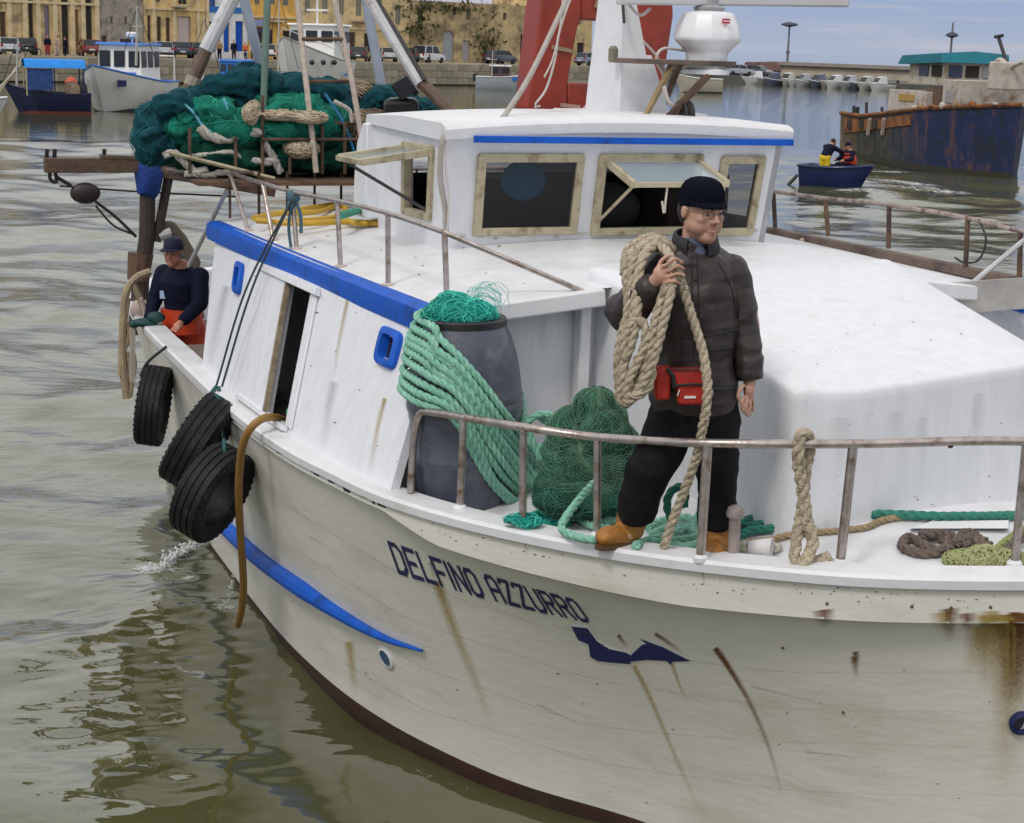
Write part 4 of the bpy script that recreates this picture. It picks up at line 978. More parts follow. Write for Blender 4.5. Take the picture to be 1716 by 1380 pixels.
# ---- pale green rope bundle hung round the barrel
gro = mat('pale_green_rope', (.24, .53, .40), .75, .2, 40, .5, 150, col2=(.34, .62, .49), c2amt=.4, c2scale=9)
first = A([(727, 548), (738, 568), (770, 600), (812, 650), (850, 700), (890, 755), (925, 800), (950, 835)], float)
last = A([(692, 668), (715, 676), (748, 690), (778, 722), (798, 765), (822, 808), (850, 838), (872, 862)], float)
grb = thing('rope_coil', atz(870, 862, 1.84), 'thick pale green rope hung in many loops round the grey barrel', 'rope')
def on_barrel(px, py, extra):
    """sight line met with the barrel's skin, swollen by extra"""
    d = ray(px, py); o = CC - bc; best = None
    for h_ in np.linspace(.0, 1.0, 26):
        pass
    R_ = .30
    for _ in range(6):
        a_ = d - lean * (d @ lean); c_ = o - lean * (o @ lean); aa, bb, cc_ = a_ @ a_, 2 * a_ @ c_, c_ @ c_ - (R_ + extra) ** 2
        D = bb * bb - 4 * aa * cc_
        t_ = (-bb - math.sqrt(D)) / (2 * aa) if D > 0 else -bb / (2 * aa)
        p = CC + d * t_; h_ = (p - bc) @ lean; R_ = np.interp(h_, [q[1] for q in prof], [q[0] for q in prof])
    return p
NR = 9
for k in range(NR):
    f = k / (NR - 1); px = first * (1 - f) + last * f; px = px + A([0, 4 * math.sin(f * 9)])
    px[1:-1] += rng.uniform(-2.5, 2.5, (len(px) - 2, 2))
    ex_ = .028 + .012 * (k % 2)
    P = [on_barrel(x, y, ex_) for x, y in px]
    a0 = P[0]; hh = (a0 - bc) @ lean; Rb = lambda h_: np.interp(h_, [q[1] for q in prof], [q[0] for q in prof]) + .035; back = [bc + lean * (hh + .015 * (j + 1)) + Rb(hh) * (math.cos(t_) * bax[0] + math.sin(t_) * bax[1]) for j, t_ in enumerate((PI * .98, PI * .82, PI * .6, PI * .4))]
    P = back[::-1] + P
    mb = rope(MB(), spl(P, 150), .0235, 3, .15)
    part('rope_turn', mb, gro, grb, 60)
P = [bc + lean * .82 + .325 * (math.cos(t_) * bax[0] + math.sin(t_) * bax[1]) - lean * .35 * max(0, (.9 - t_)) for t_ in np.linspace(1.6, -.25, 12)]
part('rope_turn', rope(MB(), spl(P, 100), .022, 3, .15), gro, grb, 60)
# bights standing up beside the barrel, and the tail running on along the deck
def onz(pts, z): return [atz(x, y, z if np.isscalar(z) else z[i]) for i, (x, y) in enumerate(pts)]
def ondk(x, y, h=.03):
    z = 1.86
    for _ in range(4):
        p = atz(x, y, z); loc, _, _, _ = DKB.ray_cast(Vector((p[0], p[1], 5)), Vector((0, 0, -1))); z = (loc[2] if loc else 1.85) + h
    return atz(x, y, z)
def aty_(pts, y): return [aty(px, py, y + (dy[0] if dy else 0)) for px, py, *dy in pts]
yb = bc[1]
bi = [(905, 770, -.12), (885, 720, -.1), (892, 700, -.1), (920, 695, -.1), (950, 715, -.12), (962, 760, -.15), (957, 810, -.2), (965, 835, -.22), (985, 818, -.28), (1000, 802, -.3)]
part('rope_turn', rope(MB(), spl(aty_(bi, yb), 140), .0225, 3, .15), gro, grb, 60)
bi = [(905, 700, -.05), (920, 712, -.08), (920, 740, -.1), (900, 750, -.1), (880, 735, -.1), (885, 712, -.05)]
part('rope_turn', rope(MB(), spl(aty_(bi, yb), 90), .022, 3, .15), gro, grb, 60)
tail = [(1000, 805), (975, 832), (948, 868), (942, 886), (960, 898), (1000, 905), (1040, 893)]
zz = [2.12, 2.0, 1.92, 1.885, 1.88, 1.88, 1.885]
tp = [atz(x, y, z) for (x, y), z in zip(tail, zz)]
part('rope_turn', rope(MB(), spl(tp, 120), .0225, 3, .15), gro, grb, 60)
# ---- coils of green rope on deck about the man's boots
gcoil = thing('deck_rope', ondk(1120, 890), 'green rope lying in flat coils on the deck between the boots', 'rope')
for pth in ([(1065, 915), (1090, 905), (1130, 893), (1165, 880), (1172, 862)], [(1080, 912), (1140, 905), (1180, 898)], [(1085, 885), (1110, 873), (1150, 868), (1175, 880)], [(1090, 898), (1120, 885), (1160, 888), (1180, 905), (1150, 916), (1110, 912)], [(960, 850), (985, 862), (1010, 872), (1050, 868)], [(965, 862), (990, 880), (1030, 888)]):
    part('rope_turn', rope(MB(), spl([ondk(x, y, .03) for x, y in pth], 80), .024, 3, .15), gro, gcoil, 60)
up = [(1128, 880), (1118, 850), (1122, 828), (1138, 816), (1148, 828), (1146, 850)]
part('rope_turn', rope(MB(), spl(aty_([(x, y, 0) for x, y in up], 7.95), 60), .022, 3, .15), mat('dark_green_rope', (.035, .22, .16), .75, .25, 40, .5, 150), gcoil, 60)
# ---- long dark green mooring rope along the trunk
dgr = mat('dark_green_rope', (.035, .22, .16), .75, .25, 40, .5, 150)
lr = [(1225, 890), (1258, 870), (1300, 862), (1340, 856), (1400, 860), (1460, 862), (1530, 864), (1600, 866), (1720, 864)]
lr_o = single('mooring_rope', rope(MB(), spl([ondk(x, y, .03) for x, y in lr], 260), .026, 3, .16), dgr, 'long dark green rope lying along the foot of the white trunk cabin', 'rope', smooth=60)
lr2 = [(1228, 902), (1260, 890), (1300, 886), (1340, 888), (1362, 880), (1340, 868), (1290, 876), (1250, 884)]
part('rope_turn', rope(MB(), spl([ondk(x, y, .03) for x, y in lr2], 150), .025, 3, .16), dgr, lr_o, 60)
# ---- beige rope: bits lying, and the doubled length hung over the rail
bei = mat('beige_rope', (.54, .46, .34), .85, .22, 30, .6, 160, col2=(.36, .29, .20), c2amt=.4, c2scale=22)
br1 = single('thin_rope', rope(MB(), spl([ondk(x, y, .02) for x, y in [(1240, 912), (1290, 905), (1330, 896), (1400, 890), (1450, 884), (1480, 872), (1520, 866), (1560, 868)]], 160), .018, 3, .12, rough=.05), mat('tan_rope', (.36, .27, .16), .85, .25, 30, .5, 150), 'thin tan rope lying on the white deck in front of the dark green one', 'rope', smooth=60)
Tr = Tp[4] * .33 + Tp[5] * .67
rl = lambda px, py, dy=0: aty(px, py, Tr[1] + dy)
hg = thing('hanging_rope', ondk(1350, 930), 'worn beige rope doubled over the bow rail, its bight resting on deck', 'rope')
part('rope_turn', rope(MB(), spl([rl(1357, 735, .05), rl(1350, 728, 0), rl(1340, 733, -.035), rl(1338, 770, -.035), rl(1345, 820, -.03), rl(1352, 870, -.03), rl(1362, 910, -.05), rl(1350, 940, -.08), rl(1345, 948, -.08)], 150), .031, 3, .17, rough=.06), bei, hg, 60)
part('rope_turn', rope(MB(), spl([rl(1352, 728, .02), rl(1358, 745, .03), rl(1350, 790, .02), rl(1347, 830, .0), rl(1338, 890, -.02), rl(1332, 935, -.06), rl(1350, 951, -.06), rl(1376, 938, -.02), rl(1390, 934, 0)], 150), .029, 3, .17, rough=.06), bei, hg, 60)
# crumpled white cup and rag on the gunwale
cp = ondk(1262, 930, .0)
cup = single('paper_cup', MB().lathe(cp + A([.03, -.05, .05]), [(.035, -.06), (.052, .05), (.056, .05), (.052, .045), (.03, -.05)], 18, (A([0, 0, 1.]), A([.3, .95, 0]), A([.95, -.3, .1]))), mat('white_card', (.78, .77, .76), .6, .05), 'crushed white cup lying on the gunwale beside the beige rope', 'cup')
rg_ = lump([(cp + A([-.04, 0, .03]), (.05, .05, .035)), (cp + A([.0, -.03, .02]), (.05, .04, .03)), (cp + A([.10, .03, .03]), (.05, .04, .03))], .007, .012, 45, 9)
raw('rag', rg_, mat('grey_green_rag', (.34, .33, .24), .9, .3, 30, .5, 60, col2=(.62, .60, .56), c2amt=.5, c2scale=20), org=cp, label='small crumpled grey rag on deck by the crushed cup', cat='rag')
# pile of brown rope and a frayed yellow-green end at the bow
bm = mat('brown_rope', (.17, .13, .11), .85, .25, 25, .6, 140)
brp = thing('brown_rope', ondk(1580, 918), 'brown rope in loose loops on the foredeck near the bow', 'rope')
for pth, h_ in (([(1510, 915), (1520, 902), (1535, 905), (1560, 920), (1580, 922), (1590, 910), (1570, 900), (1545, 895)], .03), ([(1540, 898), (1580, 895), (1610, 905), (1630, 900), (1650, 908)], .05), ([(1512, 918), (1540, 928), (1570, 926), (1585, 918)], .03), ([(1600, 912), (1616, 895), (1632, 896), (1640, 912), (1660, 916)], .05), ([(1680, 925), (1700, 910), (1716, 900)], .04), ([(1585, 925), (1600, 912), (1625, 915)], .03)):
    part('rope_turn', rope(MB(), spl([ondk(x, y, h_) for x, y in pth], 90), .026, 3, .16, rough=.06), bm, brp, 60)
fm = lump([(ondk(1625, 938, .02), (.13, .06, .035)), (ondk(1655, 932, .02), (.10, .06, .04)), (ondk(1690, 938, .02), (.10, .05, .03))], .01, .008, 40, 3)
fy = raw('frayed_rope', fm.copy(), mat('yellow_green_fibre', (.27, .30, .11), .85, .3, 50, .6, 120), org=ondk(1640, 938), label='frayed yellow green rope end spread on the foredeck at the far right', cat='rope')
part('fibres', strands(260, mesh_sampler(fm), .20, 9, .0025, .25, 8, lift=.010), mat('pale_fibre', (.40, .42, .20), .8), fy, 0, kind='stuff')
part('rope_end', rope(MB(), spl([ondk(1660, 930, .04), ondk(1690, 905, .06), ondk(1716, 888, .06), ondk(1740, 876, .05)], 60), .022, 3, .13), mat('yellow_green_fibre', (.27, .30, .11), .85), fy)
# flat hatch board near the bow
single('hatch_board', MB().hexa([ondk(1525, 886, .005), ondk(1690, 886, .005), ondk(1690, 872, .005), ondk(1560, 874, .005), ondk(1525, 886, .03), ondk(1690, 886, .03), ondk(1690, 872, .03), ondk(1560, 874, .03)]), paint, 'flat white hatch board lying on the foredeck behind the brown rope', 'hatch', smooth=20)
# ---- heap of dark green net by the barrel
nc_ = atz(985, 845, 1.84)
nl = lump([(nc_ + A([.0, 0, .18]), (.19, .18, .20)), (nc_ + A([-.10, .02, .34]), (.09, .12, .13)), (nc_ + A([.05, -.0, .38]), (.13, .13, .15)), (nc_ + A([-.15, -.05, .08]), (.13, .13, .12)), (nc_ + A([.14, -.04, .10]), (.10, .13, .2)), (nc_ + A([.02, 0, .52]), (.07, .08, .06)), (nc_ + A([-.16, 0, .26]), (.06, .08, .08)), (nc_ + A([.15, .02, .32]), (.06, .09, .12)), (nc_ + A([-.02, -.16, .06]), (.2, .10, .09))], .013, .032, 13, 6, fold=(.035, 9))
np_ = raw('net_heap', nl.copy(), netmat('dark_green_net', (.04, .15, .10), (.005, .030, .020), 95), org=nc_, label='dark green fishing net heaped on deck beside the barrel', cat='fishing net')
part('loose_twine', strands(170, mesh_sampler(nl), .40, 12, .0019, .28, 11), mat('green_twine', (.05, .20, .13), .75, .4, 8), np_, 0, kind='stuff')
def drape(bv_, c, z0, z1, m_, parent, n_lon=74, n_lat=46, r=.0016, seed=3, lift=.006, jit=.05):
    """diamond-mesh netting pulled over a lump: two families of crossing twines"""
    rg = np.random.default_rng(seed); ph = rg.uniform(0, 6.28, 8); G_ = np.full((n_lat, n_lon, 3), np.nan)
    for i in range(n_lat):
        for j in range(n_lon):
            t_ = 2 * PI * j / n_lon; e_ = PI * .5 * i / (n_lat - 1)
            t2 = t_ + jit * 2.2 * math.sin(3 * t_ + 5 * e_ + ph[0]) + jit * 1.4 * math.sin(7 * t_ - 4 * e_ + ph[1]) + jit * .6 * math.sin(15 * e_ + 4 * t_ + ph[2]); e2 = e_ + jit * 1.2 * math.sin(4 * t_ + ph[3]) * math.sin(2 * e_) + jit * .8 * math.sin(9 * t_ + ph[4] + 3 * e_) * math.sin(2 * e_)
            d = A([math.cos(e2) * math.cos(t2), math.cos(e2) * math.sin(t2), math.sin(e2) * 1.15]); d /= np.linalg.norm(d); o = c + d * 1.2
            loc, nor, _, _ = bv_.ray_cast(Vector(o), Vector(-d))
            if loc is not None: G_[i, j] = A(loc) + A(nor) * (lift + .004 * math.sin(11 * t_ + 7 * e_))
    mb = MB()
    for s_ in (1, -1):
        for j in range(n_lon):
            P = [G_[i, (j + s_ * (i // 1)) % n_lon] for i in range(n_lat)]; run = []
            for p in P + [A([np.nan] * 3)]:
                if np.isnan(p[0]) or (run and np.linalg.norm(p - run[-1]) > .12):
                    if len(run) > 2: mb.tube(run, r, 3, cap=False)
                    run = [] if np.isnan(p[0]) else [p]
                else: run.append(p)
    return part('net_mesh', mb, m_, parent, 0, kind='stuff')
NLB = BVHTree.FromPolygons([tuple(v.co) for v in nl.vertices], [tuple(f.vertices) for f in nl.polygons])
drape(NLB, nc_ + A([0, 0, .05]), 0, 0, mat('mesh_green', (.055, .20, .13), .7, .35, 8), np_)
drape(NLB, nc_ + A([.03, 0, .12]), 0, 0, mat('mesh_pale', (.11, .22, .14), .7, .35, 8), np_, 58, 34, .0014, 9, .012, .09)
tl_ = lump([(ondk(903, 872, .02), (.12, .07, .03)), (ondk(935, 874, .02), (.09, .06, .03)), (ondk(877, 873, .02), (.10, .06, .028))], .009, .012, 35, 14)
tno = raw('netting', tl_.copy(), netmat('turquoise_net', (.03, .5, .4), (.004, .2, .16), 90), org=ondk(905, 872), label='flat scrap of turquoise net on deck behind the bow rail posts', cat='fishing net')
part('loose_twine', strands(70, mesh_sampler(tl_), .25, 12, .0025, .6, 15), mat('turquoise_twine', (.05, .52, .42), .7), tno, 0, kind='stuff')

# ---- big heap of nets on the roof aft
U0 = 8.35
nh = thing('net_pile', B(U0, 1.2, 3.05), 'large pile of teal, green and beige fishing nets caged on the roof aft', 'fishing net')
def npx(x, y, u=U0): return bu(x, y, u)
def px2m(d, u=U0): p = bu(500, 220, u); return d * ((p - CC) @ cF) / FPX
teal, grn = netmat('teal_net', (.012, .115, .14), (.006, .070, .095), 110), netmat('green_net', (.025, .36, .25), (.010, .20, .14), 110)
dgn, bgn = netmat('deep_green_net', (.010, .12, .08), (.004, .05, .035), 100), netmat('beige_net', (.42, .33, .25), (.24, .18, .13), 90)
def plump(specs, m, seed, amp=.03, fold=(.06, 13)):
    me = lump([(npx(x, y, U0 + du), (px2m(rx), .30, px2m(ry))) for x, y, rx, ry, du in specs], .026, amp, 9, seed, 2, fold)
    o = raw('net', me.copy(), m, nh); return me
L_ = [plump([(285, 215, 45, 48, 0), (268, 235, 32, 30, 0), (290, 185, 30, 24, 0), (262, 205, 24, 30, .1)], teal, 1),
      plump([(410, 158, 70, 26, .3), (350, 172, 55, 20, .2), (455, 162, 40, 28, .3), (420, 140, 35, 20, .4), (540, 165, 50, 22, .2), (570, 190, 28, 26, .1), (500, 150, 40, 18, .3)], teal, 2),
      plump([(632, 178, 35, 26, .2), (700, 188, 45, 18, .1), (660, 172, 40, 18, .3)], teal, 3),
      plump([(345, 195, 50, 26, -.1), (380, 215, 60, 28, -.15), (310, 212, 35, 22, -.1), (420, 205, 40, 20, -.1)], grn, 4),
      plump([(480, 185, 60, 20, -.05), (455, 215, 70, 24, -.15), (520, 205, 50, 24, -.1), (555, 205, 35, 25, 0)], grn, 5),
      plump([(360, 255, 80, 24, 0), (460, 258, 80, 26, 0), (560, 262, 60, 24, 0), (330, 248, 50, 20, -.1)], dgn, 6),
      plump([(545, 232, 40, 22, -.1), (590, 250, 40, 30, 0), (500, 262, 40, 20, -.1)], dgn, 7),
      plump([(505, 248, 30, 14, -.28), (470, 192, 34, 7, -.3), (425, 192, 12, 20, -.26), (520, 196, 30, 6, -.32)], bgn, 8, .012, (.01, 12)),
      plump([(620, 225, 34, 32, -.1), (640, 262, 34, 36, 0), (600, 205, 30, 14, -.05), (680, 212, 36, 10, -.05), (590, 160, 34, 14, .3)], bgn, 9)]
cols = [((.016, .16, .19), 1), ((.016, .16, .19), 1), ((.016, .16, .19), 1), ((.03, .34, .23), 1), ((.03, .34, .23), 1), ((.02, .15, .10), 1), ((.02, .15, .10), 1), ((.5, .42, .3), 1), ((.42, .33, .22), 1)]
for i, (me, (c, _)) in enumerate(zip(L_, cols)):
    part('loose_twine', strands(70 if i < 7 else 200, mesh_sampler(me), .9, 12, .0028 if i < 7 else .005, .25, 20 + i, lift=.008), mat('twine_%s' % ['teal', 'teal', 'teal', 'green', 'green', 'deep', 'deep', 'sand', 'straw'][i], c, .75, .3, 10), nh, 0, kind='stuff')
for pth, r_, c in (([(305, 172), (325, 190), (340, 212), (360, 225)], .013, 'light_blue'), ([(375, 165), (385, 195), (388, 215)], .012, 'light_blue'), ([(545, 158), (575, 205), (592, 250), (605, 290)], .013, 'mid_blue'),
                   ([(335, 214), (350, 228), (380, 233), (410, 222), (440, 222)], .045, 'cream_white'), ([(275, 262), (290, 256), (312, 275), (330, 290), (345, 285), (315, 292)], .035, 'cream_white'), ([(320, 262), (360, 258), (390, 256), (415, 275)], .022, 'cream_white'), ([(560, 170), (585, 185), (590, 205)], .02, 'cream_white'), ([(310, 292), (350, 294), (370, 290), (390, 292)], .028, 'cream_white'), ([(442, 240), (458, 265), (470, 290)], .035, 'cream_white'), ([(420, 268), (440, 272), (465, 268)], .04, 'cream_white')):
    cc = {'light_blue': (.16, .50, .62), 'mid_blue': (.03, .22, .45), 'cream_white': (.50, .47, .42)}[c]
    part('net_rope', rope(MB(), spl([npx(x, y, U0 - .42) for x, y in pth], 70), r_, 3), mat('rope_' + c, cc, .7), nh, 60)
def bundle(pix, r, m, seed, du=-.3):
    rg = np.random.default_rng(seed); P = spl([npx(x, y, U0 + du) for x, y in pix], 60); T = np.gradient(P, axis=0); T /= np.linalg.norm(T, axis=1)[:, None]
    X = np.cross(T, [0, 0, 1.0]); X /= np.linalg.norm(X, axis=1)[:, None] + 1e-9; Y = np.cross(T, X); rings = []; f1, f2 = rg.uniform(0, 6, 2)
    for i in range(60):
        t_ = i / 59; rr = r * (.55 + .45 * math.sin(PI * min(1, max(0, t_ * 1.02))) ** .4) * (1 + .16 * math.sin(t_ * 17 + f1)); an = np.arange(26) * 2 * PI / 26
        w_ = rr * (1 + .16 * np.abs(np.sin(3 * an + t_ * 5 + f2)) + .10 * np.sin(7 * an - t_ * 9 + f1) + .03 * rg.standard_normal(26))
        rings.append(P[i] + w_[:, None] * (np.cos(an)[:, None] * X[i] + np.sin(an)[:, None] * Y[i]))
    part('net_bundle', MB().loft(rings), m, nh, 60)
for i, (pth, r_, m_) in enumerate((([(262, 190), (280, 175), (310, 178), (330, 200)], .085, teal), ([(250, 215), (262, 240), (290, 258)], .09, teal), ([(300, 205), (330, 188), (370, 190), (400, 205)], .09, grn), ([(310, 232), (345, 220), (385, 205), (430, 214)], .075, grn), ([(405, 205), (450, 196), (500, 186), (540, 200)], .085, grn),
      ([(430, 226), (480, 222), (530, 214), (565, 224)], .08, grn), ([(340, 150), (390, 142), (440, 140), (470, 160)], .10, teal), ([(470, 150), (520, 150), (570, 168), (585, 200)], .095, teal), ([(320, 268), (380, 262), (440, 272), (500, 265)], .09, dgn), ([(500, 275), (550, 268), (600, 272)], .08, dgn),
      ([(610, 200), (625, 172), (650, 165), (668, 180)], .08, teal), ([(395, 178), (420, 165), (450, 172)], .08, teal), ([(445, 205), (480, 190), (510, 188), (530, 194)], .035, bgn), ([(360, 240), (400, 244), (430, 238)], .07, dgn), ([(520, 240), (550, 228), (580, 245)], .07, dgn))):
    bundle(pth, r_, m_, 100 + i, -.34 if i not in (6, 7, 10, 11) else -.05)
tub = thing('crate', npx(675, 205, 7.95), 'black plastic tub turned over on the nets beside the derrick pipe', 'crate')
part('tub_body', MB().loft([[npx(642, 207, 7.85), npx(704, 207, 7.85), npx(702, 207, 8.2), npx(642, 207, 8.2)], [npx(642, 172, 7.85), npx(702, 170, 7.85), npx(700, 168, 8.2), npx(644, 168, 8.2)], [npx(652, 165, 7.9), npx(694, 164, 7.9), npx(694, 163, 8.15), npx(654, 163, 8.15)]]), mat('black_tub', (.008, .008, .009), .35, .2), tub, 25, .02)
part('tub_handle', MB().tube(spl([npx(648, 200, 7.83), npx(662, 204, 7.82), npx(680, 198, 7.82)], 8), .015, 6), mat('grey_white', (.5, .5, .5), .5), tub)
single('work_lamp', MB().box(npx(677, 147, 7.9), (.16, .12, .16), (A([.8, 0, .6]), A([0, 1., 0]), A([-.6, 0, .8]))).tube([npx(688, 150, 7.9), npx(700, 158, 7.85)], .03, 6), mat('black_tub', (.008, .008, .009), .35), 'black work lamp fixed near the foot of the derrick pipe', 'lamp', bevel=.015)
# yellow and green hoses lying on the roof
hs = thing('hose', B(6.6, 1.2, 2.9), 'yellow hose lying in long loops on the roof behind the rail', 'hose')
rz = lambda x, y: (lambda p: p)(atz(x, y, 2.86))
for pth in ([(425, 366), (470, 358), (530, 356), (566, 345), (580, 352), (550, 366), (480, 371)], [(430, 370), (500, 375), (580, 372), (640, 375), (655, 368), (630, 361)], [(565, 362), (600, 375), (640, 370), (646, 362), (610, 358)], [(440, 362), (500, 352), (560, 343)]):
    part('hose_turn', MB().tube(spl([rz(x, y) for x, y in pth], 30), .022, 8), mat('yellow_hose', (.55, .33, .03), .5, .15), hs)
gh = single('green_hose', MB().tube(spl([atz(x, y, 2.95) for x, y in [(570, 362), (610, 350), (640, 342), (625, 325), (600, 335), (640, 355)]], 40), .03, 8), mat('green_hose_m', (.02, .26, .16), .5, .2), 'green hose bundle lying on the roof below the open side window', 'hose')
# ---- tyres hung as fenders
rub = mat('tyre_rubber', (.009, .0085, .0105), .62, .3, 14, .25, 60, col2=(.030, .028, .028), c2amt=.35, c2scale=9, spec=.3)
def tyre(name_label, c, axis, R, wd, up=ZZ):
    axis = A(axis, float); axis /= np.linalg.norm(axis)
    x = np.cross(up, axis); x /= np.linalg.norm(x); y = np.cross(axis, x)
    t = thing('tyre', c, name_label, 'tyre', 'tyres hung as fenders along the starboard side')
    h = wd / 2; pr = []
    pr += [(R * .60, -h * .72), (R * .66, -h * .88), (R * .80, -h * 1.02), (R * .92, -h * .98), (R * .975, -h * .82)]
    for q in (-.66, -.22, .22, .66):
        pr += [(R * (1.0 - .01 * q * q), h * (q - .17)), (R * (1.0 - .01 * q * q), h * (q + .13)), (R * .972, h * (q + .15)), (R * .972, h * (q + .25))][:4 if q < .6 else 2]
    pr += [(R * .975, h * .82), (R * .92, h * .98), (R * .80, h * 1.02), (R * .66, h * .88), (R * .60, h * .72), (R * .57, h * .3), (R * .57, -h * .3)]
    an = np.arange(44) * 2 * PI / 44
    rings = [[c + x * r * math.cos(a) + y * r * math.sin(a) + axis * z for r, z in pr] for a in an]; rings.append(rings[0])
    part('tread', MB().loft(rings, False, False), rub, t, 28)
    gm = MB()
    for k in range(36):
        a = 2 * PI * k / 36
        for s_ in (-1, 1):
            p0 = c + (x * math.cos(a) + y * math.sin(a)) * R * .975 + axis * h * .8 * s_; p1 = c + (x * math.cos(a + .05) + y * math.sin(a + .05)) * R * .90 + axis * h * 1.0 * s_
            gm.beam(p0, p1, .02, .012, axis)
    part('shoulder_lugs', gm, rub, t, 0, kind='stuff'); return t, x, y
def side_ax(u):
    k = np.interp(u, G2[:, 0], np.arange(NT)); n2 = A([np.interp(k, np.arange(NT), NO[:, i]) for i in (0, 1)]); return n2[0] * AFT + n2[1] * STB
cord = mat('dark_cord', (.022, .035, .035), .8)
pt1 = bv(334, 741, 2.84); t1_, x1_, y1_ = tyre('upper of two overlapping tyre fenders, beneath the lines from the roof rail', pt1, (.84, -.10, -.47), .345, .235, ZZ)
pt2 = aty(356, 826, pt1[1] - .42); t2_, x2_, y2_ = tyre('lower of two overlapping tyre fenders, next to the brown hose', pt2, (.84, -.34, -.36), .335, .225, ZZ)
pt3 = bv(257, 680, 2.72); t3_, x3_, y3_ = tyre('single tyre fender hanging near the stern under the man in orange', pt3, (.97, .05, -.12), .33, .205, ZZ)
def line(name, pts, r, m, label, n=30): return single(name, MB().tube(spl(pts, n), r, 6), m, label, 'line', smooth=60)
g3 = hit(HB, 283, 600, .02); gx = lambda x, y, o=.03: hit(HB, x, y, o)
line('tyre_lanyard', [g3 + ZZ * .09, pt3 + ZZ * .36 + STB * .04, pt3 + ZZ * .25 + STB * .1], .013, cord, 'short dark lanyard holding the stern tyre to the gunwale')
k_ = hit(SPB, 384, 655, .10)
line('tyre_lanyard', [k_, hit(HB, 372, 690, .16), pt1 + ZZ * .33 + A([.12, 0, 0]), pt1 + ZZ * .2 + A([.14, -.05, 0])], .016, mat('teal_cord', (.02, .09, .09), .8), 'teal lanyard tying the upper tyre to the deck edge')
line('tyre_lanyard', [k_ + A([.02, 0, 0]), hit(HB, 388, 720, .06), pt2 + ZZ * .34 + A([.08, 0, 0]), pt2 + ZZ * .22 + A([.1, -.1, 0])], .013, mat('teal_cord', (.02, .09, .09), .8), 'teal lanyard running down to the lower tyre')
kn = bv(492, 330, 2.06)
for dx, nm in ((0, 'left'), (10, 'right')):
    line('fender_line', [kn + A([0, -.02, 0]), hit(SPB, 440 + dx, 490, .12), hit(SPB, 384 + dx, 655, .10)], .008, cord, 'thin dark line from the roof rail to the tyres, on the %s' % ('door side' if nm == 'right' else 'stern side'))
single('line_knot', lump([(kn, (.06, .05, .05)), (kn - ZZ * .05, (.05, .04, .06)), (kn + ZZ * .04, (.04, .04, .03))], .01, .012, 50, 3) and MB().ell(kn, (.05, .045, .05), 10, 8).ell(kn - ZZ * .06 + STB * .02, (.03, .03, .05), 8, 6).tube(spl([kn, kn - ZZ * .12 + A([.05, -.02, 0]), kn - ZZ * .25 + A([.06, -.05, 0])], 10), .014, 6).tube(spl([kn, kn - ZZ * .2 + A([-.03, -.03, 0]), kn - ZZ * .42 + A([-.0, -.06, 0])], 10), .012, 6), mat('blue_grey_cord', (.06, .13, .17), .8, .5, 60), 'knot of blue grey line on the roof rail with hanging ends', 'line')
# brown discharge hose over the side, running water
pts = [bv(x, y, v) for x, y, v in ((480, 708, 2.40), (462, 700, 2.52), (438, 703, 2.66), (416, 724, 2.74), (404, 762, 2.76), (400, 820, 2.74), (402, 880, 2.70), (406, 940, 2.66), (408, 985, 2.62), (404, 1025, 2.60), (398, 1048, 2.58))]
hsd = single('discharge_hose', MB().tube(spl(pts, 60), .026, 10), mat('brown_hose', (.28, .15, .035), .5, .15, 14), 'brown rubber hose hanging out of the doorway down to the water', 'hose', smooth=60)
# ------------------------------------------------------------------ people
skin = mat('skin', (.52, .30, .215), .5, .08, 30, .05, 120, col2=(.44, .21, .15), c2amt=.35, c2scale=14)
skin_red = mat('hand_skin', (.50, .22, .14), .5, .12, 30, .05, 120, col2=(.42, .16, .11), c2amt=.4, c2scale=18)
hairm = mat('dark_hair', (.018, .012, .010), .6, .3, 60, .4, 120)
def head_shape(mb, c, f, s, k=1.0):
    """head about its centre c; f faces forward, s to its left; k scales"""
    c = A(c); f = A(f) / np.linalg.norm(f); u = np.cross(f, s); u /= np.linalg.norm(u); s = np.cross(u, f); ax = (s, f, u)
    q = lambda x, y, z: c + (s * x + f * y + u * z) * k
    def E_(x, y, z, rx, ry, rz_, n=16): mb.ell(q(x, y, z), (rx * k, ry * k, rz_ * k), n, 12, ax)
    E_(0, -.008, .035, .078, .095, .092, 20); E_(0, .018, -.026, .067, .075, .100, 18); E_(0, .054, -.092, .037, .040, .034); E_(0, .022, -.068, .057, .06, .05)
    E_(0, .082, .022, .046, .018, .014); E_(0, .080, -.045, .028, .018, .030)
    for x in (-1, 1):
        E_(x * .042, .058, -.022, .024, .026, .024); E_(x * .079, -.004, -.004, .010, .018, .028); E_(x * .040, .046, -.050, .028, .034, .040); E_(x * .052, .01, -.05, .018, .04, .035)
        E_(x * .011, .097, -.031, .010, .012, .009, 10)
    mb.tube([q(0, .088, .018), q(0, .100, -.008), q(0, .113, -.029), q(0, .101, -.037)], A([.009, .010, .0115, .009]) * k, 10)
    mb.tube([q(-.022, .084, -.064), q(0, .094, -.063), q(.022, .084, -.064)], A([.004, .0055, .004]) * k, 8); mb.tube([q(-.018, .086, -.075), q(0, .095, -.077), q(.018, .086, -.075)], A([.004, .006, .004]) * k, 8)
    return q, (s, f, u)
def hand_fingers(mb, fingers, k=1.0):
    for pts, r in fingers: mb.tube(spl(pts, 9), np.linspace(r, r * .72, 9) * k, 8)
    for pts, r in fingers: mb.ell(pts[-1], r * .74 * k, 8, 6); [mb.ell(p, r * .98 * k, 8, 6) for p in pts[1:-1]]
